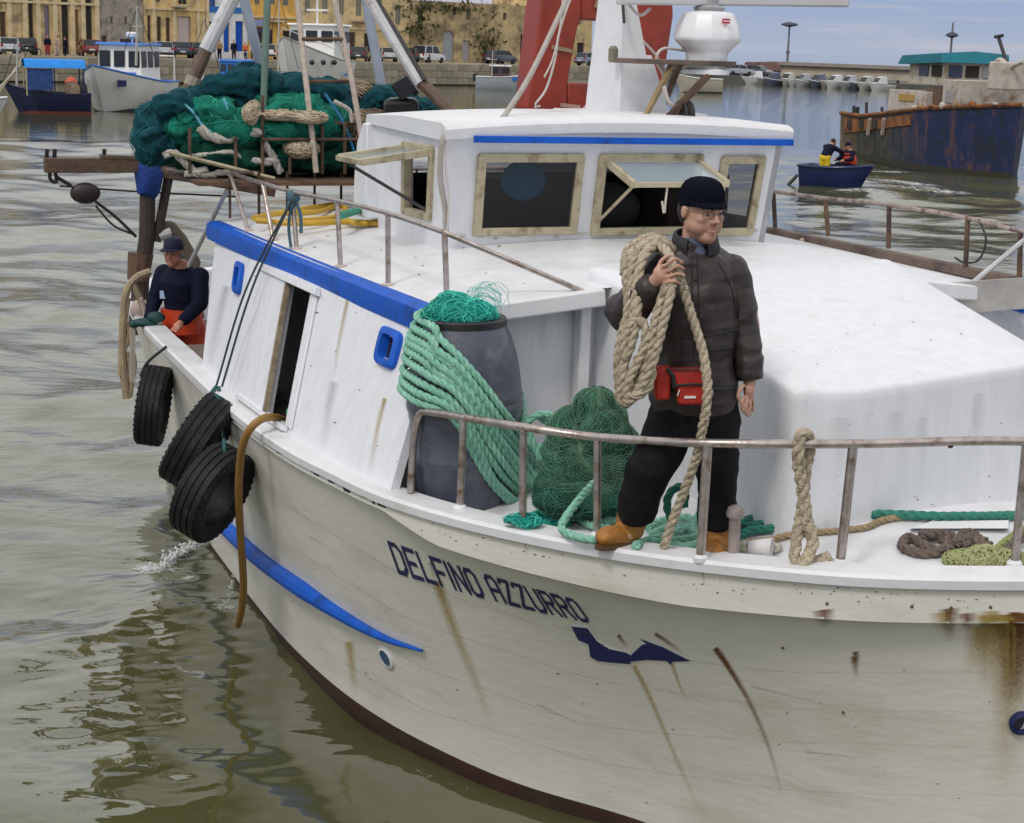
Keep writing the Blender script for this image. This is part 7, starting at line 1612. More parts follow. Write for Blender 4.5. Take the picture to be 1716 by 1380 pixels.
# ---- breakwater with wall, lamps, huts and a marina
b0, b1 = wl(1010, 127), wl(1560, 156)
bd = (b1 - b0) / np.linalg.norm(b1 - b0); bn = A([-bd[1], bd[0], 0]); BL = 230.0
bp = lambda a, d, z: b0 + bd * a + bn * d + ZZ * (z - WZ)
def ba(px, d=0.0):
    lo, hi = -60., 230.
    for _ in range(50):
        m_ = (lo + hi) / 2; r_ = bp(m_, d, 1) - CC; x = 858 + FPX * (r_ @ cR) / (r_ @ cF); lo, hi = (m_, hi) if x < px else (lo, m_)
    return (lo + hi) / 2
def bh(px, py, d): return onpl(px, py, bp(0, d, 0), bn)[2]
pier = MB().prism([bp(-60, 0, -2), bp(BL, 0, -2), bp(BL, 30, -2), bp(-60, 30, -2)], [bp(-60, 0, .85), bp(BL, 0, .85), bp(BL, 30, .85), bp(-60, 30, .85)])
single('breakwater', pier, mat('dark_concrete', (.10, .095, .085), .9, .3, .6, .3, 3), kind='structure', smooth=0)
wh = bh(1400, 113, 18)
swl = thing('sea_wall', bp(ba(1400, 18), 18, .85), 'long concrete sea wall along the top of the breakwater', 'sea wall')
a_, w_ = ba(1288, 18), 0
part('wall', MB().prism([bp(ba(1284, 18), 18, .85), bp(BL, 18, .85), bp(BL, 20, .85), bp(ba(1284, 18), 20, .85)], [bp(ba(1284, 18), 18.3, wh), bp(BL, 18.3, wh), bp(BL, 19.8, wh), bp(ba(1284, 18), 19.8, wh)]), mat('sea_wall_stone', (.40, .34, .26), .9, .2, .5, .3, 2, col2=(.27, .23, .18), c2amt=.4, c2scale=.2), swl, 0)
part('parapet', MB().prism([bp(ba(1284, 18) + .3, 17.7, wh), bp(BL, 17.7, wh), bp(BL, 20.2, wh), bp(ba(1284, 18) + .3, 20.2, wh)], [bp(ba(1284, 18) + .3, 17.7, wh + .5), bp(BL, 17.7, wh + .5), bp(BL, 20.2, wh + .5), bp(ba(1284, 18) + .3, 20.2, wh + .5)]), mat('parapet_grey', (.30, .27, .24), .9, .2, .4), swl, 0)
for px, top, lb in ((1322, 40, 'tall lamp post with a flat round head on the breakwater, left one'), (1593, 38, 'tall lamp mast rising behind the teal roof of the rusty boat')):
    d = 22; a = ba(px - 4, d); zt = bh(px, top, d); t = thing('lamp_post', bp(a, d, .85), lb, 'lamp post', 'lamp posts on the breakwater')
    part('pole', MB().tube([bp(a, d, .85), bp(a, d, zt)], [.22, .12], 8), mat('post_grey', (.16, .17, .20), .6), t)
    zl = zt - .2 if px < 1400 else bh(px, 60, d)
    part('lamp_head', MB().lathe(bp(a, d, zl - .3), [(.2, 0), (1.3 if px < 1400 else .9, .25), (1.2 if px < 1400 else .8, .5), (.3, .75)], 12), mat('post_dark', (.04, .05, .08), .6), t)
    part('service_box', MB().lathe(bp(a, d, .85 + (zt - .85) * .42), [(.3, 0), (.3, .4)], 8), mat('post_grey', (.16, .17, .2), .6), t)
roofm = mat('hut_roof', (.11, .05, .04), .8, .3, 2)
for px, lb in ((1252, 'left of two dark wooden huts on the breakwater'), (1272, 'right of two dark wooden huts, next to the sea wall')):
    d = 8; a = ba(px, d); t = thing('hut', bp(a, d, .85), lb, 'hut', 'huts on the breakwater'); z0, z1, z2 = .85, bh(px, 118, d), bh(px, 104, d); hw = 1.0
    hw = (ba(px + 10, d) - ba(px - 10, d)) / 2 * .95
    part('wall', MB().prism([bp(a - hw, d, z0), bp(a + hw, d, z0), bp(a + hw, d + 3, z0), bp(a - hw, d + 3, z0)], [bp(a - hw, d, z1), bp(a + hw, d, z1), bp(a + hw, d + 3, z1), bp(a - hw, d + 3, z1)]), mat('hut_wall', (.10, .065, .05), .8, .3, 2), t, 0)
    part('roof', MB().prism([bp(a - hw - .2, d - .3, z1), bp(a + hw + .2, d - .3, z1), bp(a, d - .3, z2)], [bp(a - hw - .2, d + 3.3, z1), bp(a + hw + .2, d + 3.3, z1), bp(a, d + 3.3, z2)]), roofm, t, 0)
    part('door', MB().slab([bp(a - .4, d - .04, z0), bp(a + .4, d - .04, z0), bp(a + .4, d - .04, z0 + 1.6), bp(a - .4, d - .04, z0 + 1.6)], bn * .03), pane_d, t, 0)
# cars and figures before the huts
for i, (px, col) in enumerate(((1232, (.08, .10, .14)), (1262, (.05, .07, .11)), (1246, (.30, .32, .36)), (1205, (.12, .11, .11)), (1140, (.06, .06, .07)), (1160, (.35, .33, .30)))):
    make_car(['dark blue car left of the two huts on the breakwater', 'dark car in front of the right hut', 'pale grey car in front of the left hut', 'grey car parked beyond the radar shelf', 'black car parked behind the white mast', 'beige car parked right of the white mast'][i], col, bp(ba(px, 4), 4 + (i % 2), .85), math.atan2(bd[1], bd[0]) + .2 * i)
# marina boats in a row along the breakwater
mk = [(.66, .66, .68), (.40, .42, .46), (.10, .12, .18), (.5, .48, .45)]
def marina_boat(px, k):
    p = wl(px, 0) if False else bp(ba(px), -2.2 - .3 * (k % 3), WZ); hm = mat('marina_white_%d' % (k % 4), mk[k % 4], .4, .06, 2)
    lb = ['small white motor boat', 'small pale motor boat', 'small grey motor boat', 'small cream motor boat'][k % 4] + ' in the row along the breakwater'
    r, q, R_ = build_boat(p, math.atan2(bd[1], bd[0]) - PI / 2 + rng.uniform(-.35, .35), lb, rng.uniform(3.2, 4.6), 1.5, .95, .65, hm, group='small boats moored along the breakwater')
    r['label'] = ['small white motor boat', 'small pale motor boat', 'small grey motor boat', 'small cream motor boat'][k % 4] + ' moored %s' % MAR[k]
    if k % 3 != 1:
        part('cuddy', MB().prism([q(-.5, .7, .8), q(-.5, -.7, .8), q(1.0, -.5, .9), q(1.0, .5, .9)], [q(-.4, .6, 1.7), q(-.4, -.6, 1.7), q(.4, -.5, 1.6), q(.4, .5, 1.6)]), hm, r, 0); part('windscreen', MB().prism([q(.42, .5, 1.1), q(.42, -.5, 1.1), q(.95, -.45, 1.0), q(.95, .45, 1.0)], [q(.35, .5, 1.55), q(.35, -.5, 1.55), q(.5, -.45, 1.55), q(.5, .45, 1.55)]), pane_d, r, 0)
    part('outboard', MB().box(q(-2.6, 0, .9), (.3, .35, .8)), darkmetal, r, 0)
MAR = ['first in the row, beside the huts', 'second in the row from the huts', 'third in the row from the huts', 'just right of the left lamp post', 'fifth in the row from the huts', 'sixth in the row from the huts', 'near the middle of the row', 'a little right of the row middle', 'ninth in the row from the huts', 'fourth from the rusty boat end', 'third from the rusty boat end', 'next to last before the rusty boat', 'last in the row, against the rusty boat']
for k in range(13): marina_boat(1290 + 17.3 * k, k)
# ---- rusty boat on the right
rs0, rs1 = wl(1398, 257), wl(1612, 296)
rv = rs1 - rs0; RL = np.linalg.norm(rv) ; rdv = rv / RL; rnv = A([rdv[1], -rdv[0], 0])      # along to the bow; toward the camera side
if rnv @ A([0, -1, 0]) < 0: rnv = -rnv
rb_ = thing('rusty_boat', rs0 + rdv * RL / 2, 'derelict rusty blue fishing boat with teal wheelhouse roof', 'fishing boat')
q = lambda a, d, z: rs0 + rdv * a - rnv * d + ZZ * (z - WZ)     # a metres from the stern, d metres to the far side
def rz(px, py, d=0.): return onpl(px, py, rs0 - rnv * d, rnv)
def ra(px, py, d=0.): p_ = rz(px, py, d); return (p_ - rs0) @ rdv, p_[2]
rh = mat('rusty_hull_paint', (.060, .050, .032), .7, .45, 2.0, .4, 8, col2=(.030, .048, .036), c2amt=.6, c2scale=.7, stretch=(1.4, 1.4, .8)); t_ = rh.node_tree; at_ = t_.nodes.new('ShaderNodeAttribute'); at_.attribute_name = 'fade'
nz2 = t_.nodes.new('ShaderNodeTexNoise'); nz2.inputs['Scale'].default_value = .6; nz2.inputs['Detail'].default_value = 8; nz2.inputs['Roughness'].default_value = .7
ad_ = t_.nodes.new('ShaderNodeMath'); ad_.operation = 'MULTIPLY_ADD'; ad_.inputs[1].default_value = .9; t_.links.new(nz2.outputs[0], ad_.inputs[0]); t_.links.new(at_.outputs['Fac'], ad_.inputs[2])
mr_b = t_.nodes.new('ShaderNodeMapRange'); mr_b.inputs[1].default_value = .85; mr_b.inputs[2].default_value = 1.1; t_.links.new(ad_.outputs[0], mr_b.inputs[0])
bs_ = t_.nodes['Principled BSDF']; lk = bs_.inputs['Base Color'].links[0].from_socket
mb_ = t_.nodes.new('ShaderNodeMix'); mb_.data_type = 'RGBA'; mb_.inputs[7].default_value = (.005, .020, .085, 1); t_.links.new(mr_b.outputs[0], mb_.inputs[0]); t_.links.new(lk, mb_.inputs[6])
# worn through to bare wood low aft
mr_c = t_.nodes.new('ShaderNodeMapRange'); mr_c.inputs[1].default_value = .62; mr_c.inputs[2].default_value = .45; t_.links.new(ad_.outputs[0], mr_c.inputs[0])
mc_ = t_.nodes.new('ShaderNodeMix'); mc_.data_type = 'RGBA'; mc_.inputs[7].default_value = (.22, .15, .08, 1); t_.links.new(mr_c.outputs[0], mc_.inputs[0]); t_.links.new(mb_.outputs[2], mc_.inputs[6]); 
n5 = t_.nodes.new('ShaderNodeTexNoise'); n5.inputs['Scale'].default_value = 1.1; n5.inputs['Detail'].default_value = 9; n5.inputs['Roughness'].default_value = .75; n5.inputs['Distortion'].default_value = .8
mp5 = t_.nodes.new('ShaderNodeMapping'); mp5.inputs['Scale'].default_value = (1.3, 1.3, .55); tc5 = t_.nodes.new('ShaderNodeTexCoord'); t_.links.new(tc5.outputs['Object'], mp5.inputs[0]); t_.links.new(mp5.outputs[0], n5.inputs[0])
r5 = t_.nodes.new('ShaderNodeMapRange'); r5.inputs[1].default_value = .52; r5.inputs[2].default_value = .66; r5.inputs[4].default_value = .85; t_.links.new(n5.outputs[0], r5.inputs[0])
m5 = t_.nodes.new('ShaderNodeMix'); m5.data_type = 'RGBA'; m5.inputs[7].default_value = (.15, .060, .022, 1); t_.links.new(r5.outputs[0], m5.inputs[0]); t_.links.new(mc_.outputs[2], m5.inputs[6])
r6 = t_.nodes.new('ShaderNodeMapRange'); r6.inputs[1].default_value = .52; r6.inputs[2].default_value = .40; r6.inputs[4].default_value = .8; t_.links.new(n5.outputs[0], r6.inputs[0])
m6 = t_.nodes.new('ShaderNodeMix'); m6.data_type = 'RGBA'; m6.inputs[7].default_value = (.012, .014, .016, 1); t_.links.new(r6.outputs[0], m6.inputs[0]); t_.links.new(m5.outputs[2], m6.inputs[6]); t_.links.new(m6.outputs[2], bs_.inputs['Base Color'])
rr2_ = mat('rust_plank', (.26, .10, .035), .85, .45, 3, .5, 10, col2=(.07, .035, .02), c2amt=.5, c2scale=1.6); peel = mat('peeling_white', (.52, .47, .41), .8, .2, 3, .3, 8, col2=(.25, .14, .07), c2amt=.35, c2scale=1.3)
tealp = mat('teal_roof', (.010, .18, .24), .6, .2, 3); tan_ = mat('bare_wood_patch', (.38, .25, .13), .85, .4, 4, .4, 12, col2=(.16, .10, .06), c2amt=.5, c2scale=2)
tops = [(1397, 190), (1440, 196), (1480, 192), (1540, 184), (1600, 178), (1660, 170), (1700, 166)]
TA = [ra(x, y) for x, y in tops]
sta = np.linspace(0, RL, 26); zt_ = np.interp(sta, [t_[0] for t_ in TA], [t_[1] for t_ in TA]); Bm = 3.9
half = lambda a: Bm / 2 * (min(1, .93 + .07 * a / (RL * .3)) if a < RL * .62 else max(.0, 1 - ((a - RL * .62) / (RL * .38)) ** 2.2))
mid = Bm / 2
def rsec(a, z, far=1): # planking: fuller aloft, stem raked
    zz = np.clip((z - WZ) / 3.0, 0, 1); h = half(a) * (.93 + .09 * zz); return q(a + (.0 + .35 * zz * max(0, a / RL - .6) / .4), mid - far * h, z)
hb_ = MB(); nz_ = 9
hb_.loft([[rsec(a, WZ - .3 + (z - WZ + .3) * k / (nz_ - 1)) for k in range(nz_)] for a, z in zip(sta, zt_)], closed=False); hb_.loft([[rsec(a, WZ - .3 + (z - WZ + .3) * k / (nz_ - 1), -1) for k in range(nz_)][::-1] for a, z in zip(sta, zt_)], closed=False)
tr_ = [rsec(0, WZ - .3 + (zt_[0] - WZ + .3) * k / 8) for k in range(9)] + [rsec(0, WZ - .3 + (zt_[0] - WZ + .3) * k / 8, -1) for k in range(9)][::-1]; hb_.add(tr_, [tuple(range(18))])
hb_.fade = [float(np.clip((A(p_) - rs0) @ rdv / RL, 0, 1)) for p_ in hb_.v]
part('hull', hb_, rh, rb_, 50); RHB = bvh_of(hb_)
dk_ = MB().loft([[rsec(a, z - .9), rsec(a, z - .9, -1)] for a, z in zip(sta, zt_)], closed=False); part('deck', dk_, rr2_, rb_, 0)
part('boot_top', MB().loft([[rsec(a, .10) + rnv * .03, rsec(a, -.15) + rnv * .03] for a in sta], closed=False), mat('weed', (.03, .03, .018), .8), rb_, 0)
# rusted bulwark planks aft, ribs and freeing ports
for k in range(10):
    x0_, x1_ = 1404 + k * 12.4, 1404 + (k + 1) * 12.4 - .9; yb = 225 - k * 1.6; yt = np.interp(x0_, [1397, 1440, 1480, 1540], [194, 198, 195, 186])
    pts_ = [hit(RHB, x0_, yb, .05), hit(RHB, x1_, yb - 1, .05), hit(RHB, x1_, yt + 3, .05), hit(RHB, x0_, yt + 3, .05)]
    if all(p_ is not None for p_ in pts_): part('plank', MB().slab(pts_, -rnv * .12), rr2_, rb_, 0)
for x in (1426, 1446, 1468): 
    c_ = hit(RHB, x, 208, .07)
    if c_ is not None: part('freeing_port', MB().box(c_, (.45, .05, .35), (rdv, rnv, ZZ)), dk_in, rb_, 0)
for x in (1462, 1486): 
    c0, c1 = hit(RHB, x, 199, .1), hit(RHB, x - 4, 226, .1)
    if c0 is not None and c1 is not None: part('rib', MB().beam(c0, c1, .12, .12), peel, rb_, 0)
def patch(pix, m, name, off=.03):
    P_ = [hit(RHB, x, y, off) for x, y in pix]
    if all(p_ is not None for p_ in P_): part(name, MB().add(P_, [tuple(range(len(P_)))]), m, rb_, 0)
patch([(1405, 242), (1420, 246), (1440, 241), (1475, 238), (1506, 236), (1504, 246), (1494, 254), (1470, 256), (1440, 251), (1418, 250)], tan_, 'bare_patch')
part('top_rail', MB().tube([rsec(a, z) + ZZ * .04 for a, z in zip(sta, zt_)], .09, 6), rr2_, rb_)
part('stern_post', MB().tube([q(-.05, .9, -.2), q(-.1, .9, zt_[0] + .3)], .16, 8), darkmetal, rb_)
# deckhouse (white, peeling) and wheelhouse
def rbox(px0, px1, pyb, pyt, d0, d1, m, name, bev=.02):
    a0_, z0_ = ra(px0, pyb, d0); a1_, _ = ra(px1, pyb, d0); _, z1_ = ra((px0 + px1) / 2, pyt, d0)
    o = part(name, MB().prism([q(a0_, d0, z0_), q(a1_, d0, z0_), q(a1_, d1, z0_), q(a0_, d1, z0_)], [q(a0_, d0, z1_), q(a1_, d0, z1_), q(a1_, d1, z1_), q(a0_, d1, z1_)]), m, rb_, 0, bev)
    return o, a0_, a1_, z0_, z1_
rbox(1487, 1549, 190, 152, .6, 3.3, peel, 'deckhouse'); rbox(1549, 1577, 186, 148, .9, 3.3, mat('rust_brown_door', (.14, .085, .05), .8, .4, 4), 'companionway'); rbox(1577, 1606, 186, 134, .6, 3.3, peel, 'deckhouse')
wh_, a0_, a1_, z0_, z1_ = rbox(1522, 1582, 140, 104, .9, 3.1, peel, 'wheelhouse')
bgp, pgp = mat('blue_grey_pane', (.04, .06, .12), .3), mat('pale_grey_pane', (.35, .34, .34), .3); L_w = a1_ - a0_; zw0, zw1 = z0_ + (z1_ - z0_) * .38, z0_ + (z1_ - z0_) * .88
for f0, f1, m_ in ((.30, .56, bgp), (.66, .92, dk_in)): part('window', MB().prism([q(a0_ + L_w * f0, .86, zw0), q(a0_ + L_w * f1, .86, zw0), q(a0_ + L_w * f1, .95, zw0), q(a0_ + L_w * f0, .95, zw0)], [q(a0_ + L_w * f0, .86, zw1), q(a0_ + L_w * f1, .86, zw1), q(a0_ + L_w * f1, .95, zw1), q(a0_ + L_w * f0, .95, zw1)]), m_, wh_, 0)
for d0_, d1_, m_ in ((1.05, 1.6, bgp), (1.75, 2.3, dk_in), (2.45, 3.0, pgp)): part('window', MB().prism([q(a1_ - .05, d0_, zw0), q(a1_ + .04, d0_, zw0), q(a1_ + .04, d1_, zw0), q(a1_ - .05, d1_, zw0)], [q(a1_ - .05, d0_, zw1), q(a1_ + .04, d0_, zw1), q(a1_ + .04, d1_, zw1), q(a1_ - .05, d1_, zw1)]), m_, wh_, 0)
part('wheelhouse_roof', MB().loft([[q(a0_ - .5, d_, z1_ - .12 + .0), q(a0_ - .1, d_, z1_ + .22 + .1 * (1 - abs(d_ - 2) / 1.5)), q(a1_ + .2, d_, z1_ + .35 + .1 * (1 - abs(d_ - 2) / 1.5)), q(a1_ + .3, d_, z1_ + .0)] for d_ in (.6, .9, 2.0, 3.1, 3.4)]), tealp, wh_, 30)
for px0, px1, pyb, pyt, m_ in ((1583, 1598, 172, 152, pgp), (1505, 1530, 168, 158, mat('ochre_patch', (.45, .28, .08), .8))): rbox(px0, px1, pyb, pyt, .56, .64, m_, 'wall_panel', 0)
part('mast', MB().tube([rz(1690, 115, 2.0), rz(1673, 62, 2.0)], .07, 8), darkmetal, rb_); part('mast_yard', MB().tube([rz(1668, 62, 2.0), rz(1680, 60, 2.0)], .07, 6), darkmetal, rb_)
for pth in ([(1690, 118), (1700, 110), (1716, 104)], [(1664, 110), (1676, 100), (1690, 112)]): part('mast_gear', MB().tube(spl([rz(x, y, 1.5) for x, y in pth], 8), .08, 6), peel, rb_)
part('fore_locker', MB().box(rz(1702, 128, 2.0), (1.2, 1.6, 1.0), (rdv, rnv, ZZ)), peel, rb_, 0, .05)
for x, y0_, y1_ in ((1431, 178, 192), (1452, 172, 190), (1478, 180, 192)): part('deck_stanchion', MB().tube([rz(x, y1_, 1.5), rz(x, y0_, 1.5)], .07, 6), darkmetal, rb_)
for k in range(7): a_g = RL * (.62 + .05 * k + rng.uniform(0, .02)); p_ = rsec(a_g, np.interp(a_g, sta, zt_)) + ZZ * .1; part('ragged_lump', MB().ell(p_, (rng.uniform(.12, .3), .12, rng.uniform(.06, .16)), 7, 5, (rdv, rnv, ZZ)), [peel, tan_, rr2_][k % 3], rb_)
# ---- dinghy with two fishermen
dp = wl(1407, 318); dyaw = math.radians(204)
dh = mat('dinghy_blue', (.006, .016, .085), .4, .2, 3)
r, q2, R_ = build_boat(dp + A([.0, .55, 0]), math.radians(-32), 'small dark blue rowing boat with two men aboard', 2.35, 1.25, .78, .68, dh, name='dinghy', deckm=mat('dinghy_inside', (.05, .07, .13), .6), stripe=dh)
part('thwart', MB().beam(q2(-.2, -.6, .6), q2(-.2, .6, .6), .2, .04), wood, r, 0)
part('oar_blade', MB().tube([q2(-1.3, -.2, .35), q2(-1.55, -.35, .0)], .06, 6), darkmetal, r)
BEND = dict(STAND); BEND.update(head=(.05, .42, 1.42), neck=(.03, .28, 1.30), pelvis=(0, 0, .90), shL=(.20, .24, 1.24), shR=(-.16, .24, 1.26), elL=(.42, .42, 1.08), elR=(-.22, .40, 1.0), wrL=(.66, .55, 1.12), wrR=(-.20, .55, .80))
figure(dp + A([-.40, .75, .10]), 'man in yellow oilskin trousers standing bent forward in the dinghy', .95, math.radians(-40), BEND, dict(top=navyc, legs=yellow, hat=hairm, boot=black), 'men in the dinghy', 'hair', .02)
SIT = dict(STAND); SIT.update(head=(0, .16, 1.12), neck=(0, .08, .97), pelvis=(0, 0, .46), shL=(.19, .05, .92), shR=(-.19, .05, .92), elL=(.30, .22, .70), elR=(-.30, .22, .70), wrL=(.22, .45, .66), wrR=(-.22, .45, .66), hpL=(.1, .05, .46), hpR=(-.1, .05, .46), knL=(.14, .45, .50), knR=(-.14, .45, .50), anL=(.14, .45, .10), anR=(-.14, .45, .10), toL=(.14, .6, .06), toR=(-.14, .6, .06))
sf = figure(dp + A([.42, .70, .28]), 'man in orange life vest and dark sleeves sitting in the dinghy', .95, math.radians(120), SIT, dict(top=navyc, legs=navyc, hat=navyc, boot=black), 'men in the dinghy', 'cap', .02)
vq = sf[4]; part('life_vest', MB().tube([vq((0, .0, .52)), vq((0, .03, .70)), vq((0, .07, .92))], [.20, .215, .17], 14), orange, sf[0])
# ---- foam and splashes
def foam_mat(name, sc_):
    m = bpy.data.materials.new(name); m.use_nodes = True; t = m.node_tree; b = t.nodes['Principled BSDF']; b.inputs['Base Color'].default_value = (.74, .76, .75, 1); b.inputs['Roughness'].default_value = .55
    tc = t.nodes.new('ShaderNodeTexCoord'); n1 = t.nodes.new('ShaderNodeTexNoise'); n1.inputs['Scale'].default_value = sc_; n1.inputs['Detail'].default_value = 7; n1.inputs['Roughness'].default_value = .68; n1.inputs['Distortion'].default_value = 1.2
    t.links.new(tc.outputs['Object'], n1.inputs[0]); at = t.nodes.new('ShaderNodeAttribute'); at.attribute_name = 'fade'
    ad = t.nodes.new('ShaderNodeMath'); ad.operation = 'MULTIPLY_ADD'; ad.inputs[1].default_value = .42; t.links.new(at.outputs['Fac'], ad.inputs[0]); t.links.new(n1.outputs[0], ad.inputs[2])
    mr = t.nodes.new('ShaderNodeMapRange'); mr.inputs[1].default_value = .74; mr.inputs[2].default_value = .98; mr.inputs[4].default_value = .85; t.links.new(ad.outputs[0], mr.inputs[0]); t.links.new(mr.outputs[0], b.inputs['Alpha'])
    bp = t.nodes.new('ShaderNodeBump'); bp.inputs['Strength'].default_value = .6; bp.inputs['Distance'].default_value = .02; t.links.new(n1.outputs[0], bp.inputs['Height']); t.links.new(bp.outputs[0], b.inputs['Normal'])
    return m
foam_n, foam_f = foam_mat('foam_near', 9.0), foam_mat('foam_far', 3.0)
def foam_patch(cx, cy, rx, ry, ang, k=1.0, far=False, n=30):
    """lace of foam riding on the waves: a thin sheet that follows them"""
    c = wl(cx, cy); ca_, sa_ = math.cos(ang), math.sin(ang); g = np.linspace(-1, 1, n); u_, v_ = np.meshgrid(g, g)
    x_ = c[0] + u_ * rx * ca_ - v_ * ry * sa_; y_ = c[1] + u_ * rx * sa_ + v_ * ry * ca_
    z_ = WZ + wave_z(x_, y_) * (y_ < 75) + .007; mb = MB(); ix = np.arange(n * n).reshape(n, n)
    mb.add(np.stack([x_, y_, z_], -1).reshape(-1, 3), [tuple(int(w) for w in (ix[i, j], ix[i, j + 1], ix[i + 1, j + 1], ix[i + 1, j])) for i in range(n - 1) for j in range(n - 1)])
    mb.fade = (np.clip(1 - np.sqrt(u_ ** 2 + v_ ** 2), 0, 1) * k).ravel().tolist()
    return single('foam', mb, foam_f if far else foam_n, kind='stuff', smooth=60)
foam_patch(1510, 310, 2.6, 4.0, .1, .95, True); foam_patch(1560, 322, 4.0, 2.0, .05, .85, True); foam_patch(1480, 285, 2.4, 3.0, .0, .9, True); foam_patch(1430, 322, 1.6, .9, .1, .95, True)
foam_patch(255, 965, .38, .26, .3, 1.15); foam_patch(300, 1130, .8, .16, -.5, .72); foam_patch(380, 1036, .26, .22, .2, .9); foam_patch(735, 1305, .6, .08, -.62, .6)
# jet of water pouring from the hull near the tyres
j0 = hit(HB, 352, 908, .02) ; j0 = j0 if j0 is not None else bv(352, 908, 2.3)
j1 = wl(262, 962); mb = MB(); rg = np.random.default_rng(4)
for k in range(420):
    t_ = rg.random() ** .8; p_ = j0 * (1 - t_) + j1 * t_; p_[2] += .22 * t_ * (1 - t_) ; p_ = p_ + rg.standard_normal(3) * (.008 + .035 * t_); mb.ell(p_, rg.uniform(.004, .014), 5, 4)
mb.tube(spl([j0, j0 * .6 + j1 * .4 + ZZ * .05, j0 * .2 + j1 * .8 + ZZ * .03, j1], 14), np.linspace(.012, .035, 14), 7)
single('water_jet', mb, glass('splash_water', (.80, .82, .82), .75, .2), kind='stuff', smooth=60)
mb = MB()
for k in range(40):
    t_ = rg.random(); p0_, p1_ = bv(392, 968, 2.45), wl(374, 1030); mb.ell(p0_ * (1 - t_) + p1_ * t_ + rg.standard_normal(3) * .012, rg.uniform(.003, .007), 5, 4)
single('water_drips', mb, glass('splash_water', (.80, .82, .82), .75, .2), kind='stuff', smooth=60)
# masts and rigging of the moored fleet
for x, yb, yt, d, lb in ((228, 110, 10, 88, 'thin pale mast of the white boat with the blue roof'), (28, 150, 60, 90, 'thin mast above the blue canopied boat'), (340, 140, 30, 112, 'slender grey mast behind the left derrick pipe'), (466, 120, -8, 118, 'white mast at the bow of the trawler'), (824, 130, 84, 150, 'short mast of the small boat below the warehouse')):
    t = thing('boat_mast', aty(x, yb, d), lb, 'mast'); p0_, p1_ = aty(x, yb, d), aty(x + 2, yt, d)
    part('pole', MB().tube([p0_, p1_], [.07, .04], 6), mat('mast_pale', (.5, .48, .44), .6), t)
    part('stay', MB().tube([p1_, aty(x + 34, yb - 4, d)], .02, 4), darkmetal, t); part('stay', MB().tube([p1_, aty(x - 26, yb - 2, d)], .02, 4), darkmetal, t)
    part('crosstree', MB().tube([aty(x - 8, yb * .35 + yt * .65, d), aty(x + 10, yb * .35 + yt * .65, d)], .03, 5), mat('mast_pale', (.5, .48, .44), .6), t)
# ------------------------------------------------------------------ wear on the white paint: chips, rust specks, seams
chip_d, chip_r = mat('chip_dark', (.10, .09, .085), .8, .3, 40), mat('chip_rust', (.25, .13, .06), .8, .3, 40)
rgc = np.random.default_rng(41)
def chip(bvh, x, y, sz, m, parent, name='paint_chip', off=.0025, asp=2.2):
    c = hit(bvh, x, y, off)
    if c is None: return
    n_ = rgc.integers(5, 8); pts = []
    a0 = rgc.uniform(0, 6.28)
    for k in range(n_):
        a = a0 + 2 * PI * k / n_; r_ = sz * rgc.uniform(.5, 1.2); q_ = hit(bvh, x + r_ * math.cos(a) * asp, y + r_ * math.sin(a), off)
        if q_ is None: return
        pts.append(q_)
    if max(np.linalg.norm(p_ - c) for p_ in pts) > .25: return
    part(name, MB().add(pts, [tuple(range(n_))]), m, parent, 0)
for x, y in ((1340, 443), (1390, 469), (1358, 493), (1420, 560), (1530, 540), (1400, 590), (1465, 545), (1330, 590), (1560, 570), (1610, 560), (1500, 495), (1290, 560), (1440, 505), (1585, 598), (1370, 610)): chip(TKB if y > 510 else RFB, x, y, rgc.uniform(.5, 1.3), mat('chip_pale', (.34, .33, .32), .8, .3, 40), boat)
for k in range(22):
    chip(RFB, rgc.uniform(480, 990), rgc.uniform(385, 495), rgc.uniform(.5, 1.3), [chip_d, chip_r][k % 2], boat)
for k in range(20):
    chip(TKB, rgc.uniform(1240, 1710), rgc.uniform(665, 850), rgc.uniform(.4, 1.1), [chip_d, chip_d, chip_r][k % 3], boat)
for k in range(30):
    chip(SPB, rgc.uniform(350, 700), rgc.uniform(450, 800), rgc.uniform(.4, 1.3), [chip_d, chip_r, chip_r][k % 3], boat)
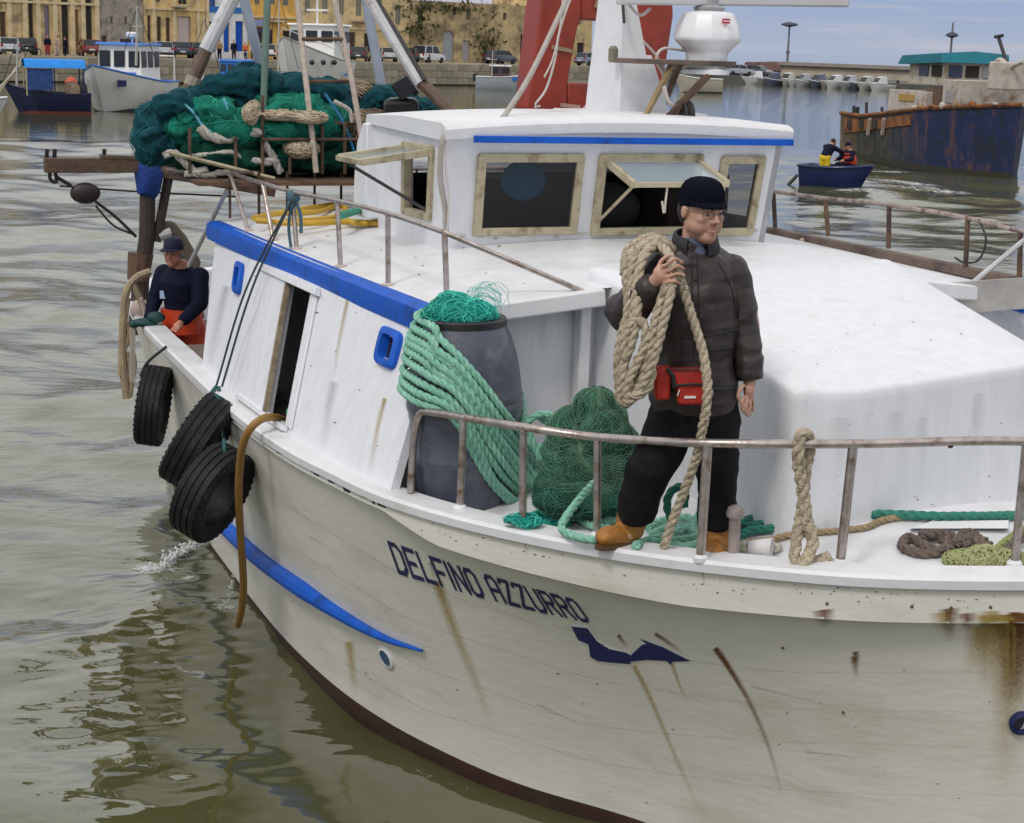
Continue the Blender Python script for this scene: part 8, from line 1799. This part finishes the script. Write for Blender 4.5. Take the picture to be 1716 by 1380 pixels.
for k in range(14): chip(SPB, 655 + 78 * (1 - k / 13) + rgc.uniform(-2, 2), 815 - 270 * (1 - k / 13), rgc.uniform(.8, 1.8), chip_r, boat, asp=1)
for k in range(60):
    t_ = rgc.random(); chip(HB, 640 + 1070 * t_, np.interp(640 + 1070 * t_, [640, 800, 1000, 1200, 1716], [848, 900, 945, 975, 1005]) + rgc.uniform(-4, 20), rgc.uniform(.5, 1.4), [chip_d, chip_r][k % 2], boat)
for k in range(70): chip(HB, rgc.uniform(420, 1700), rgc.uniform(900, 1370), rgc.uniform(.4, 1.2), [chip_d, chip_r, chip_d][k % 3], boat)
# plank seams that show through the hull paint, and scrapes
seam_m = fade_mat('seam_line', (.20, .18, .14), .8, .55)
for yo in (0, 62, 128, 200, 276):
    xs = np.linspace(470 + yo * .3, 1712, 14); ys_ = np.interp(xs, [470, 700, 1000, 1300, 1716], [840, 985, 1085, 1120, 1130]) + yo + 6 * np.sin(xs * .006 + yo)
    streak(list(zip(xs, ys_)), .9, .9, seam_m, boat, HB, .002, n=70, f0=.6, f1=.35, name='plank_seam')
for pth in ([(840, 1000), (960, 1050)], [(1260, 1150), (1420, 1190)], [(520, 900), (560, 926)], [(1350, 1260), (1500, 1275)], [(900, 1180), (1010, 1230)]): streak(pth, 2.2, 1.0, fade_mat('scrape', (.30, .27, .22), .8, .8), boat, HB, .002, f0=.6, f1=.0, name='scrape')
# weeping rust below the deckhouse trim and under the rail feet
for x in (420, 505, 540, 610, 690): 
    y = np.interp(x, [360, 740], [385, 540]); streak([(x, y + 4), (x - 5, y + 40 + 3 * (x % 7))], 2.4, 2.0, ochre, boat, SPB, .003, f0=.7, f1=0, name='stain')
for b_ in Bp[1:7]:
    r_ = b_ - CC; w_ = r_ @ cF; x, y = 858 + FPX * (r_ @ cR) / w_, 690 - FPX * (r_ @ cU) / w_
    streak([(x + 3, y + 22), (x + 8, y + 52)], 2.6, 1.8, rust, boat, HB, .004, f0=.55, f1=0, name='rust_streak')
for x, y0, y1, w in ((870, 560, 690, 8), (930, 545, 660, 10), (985, 560, 640, 7)):
    pass
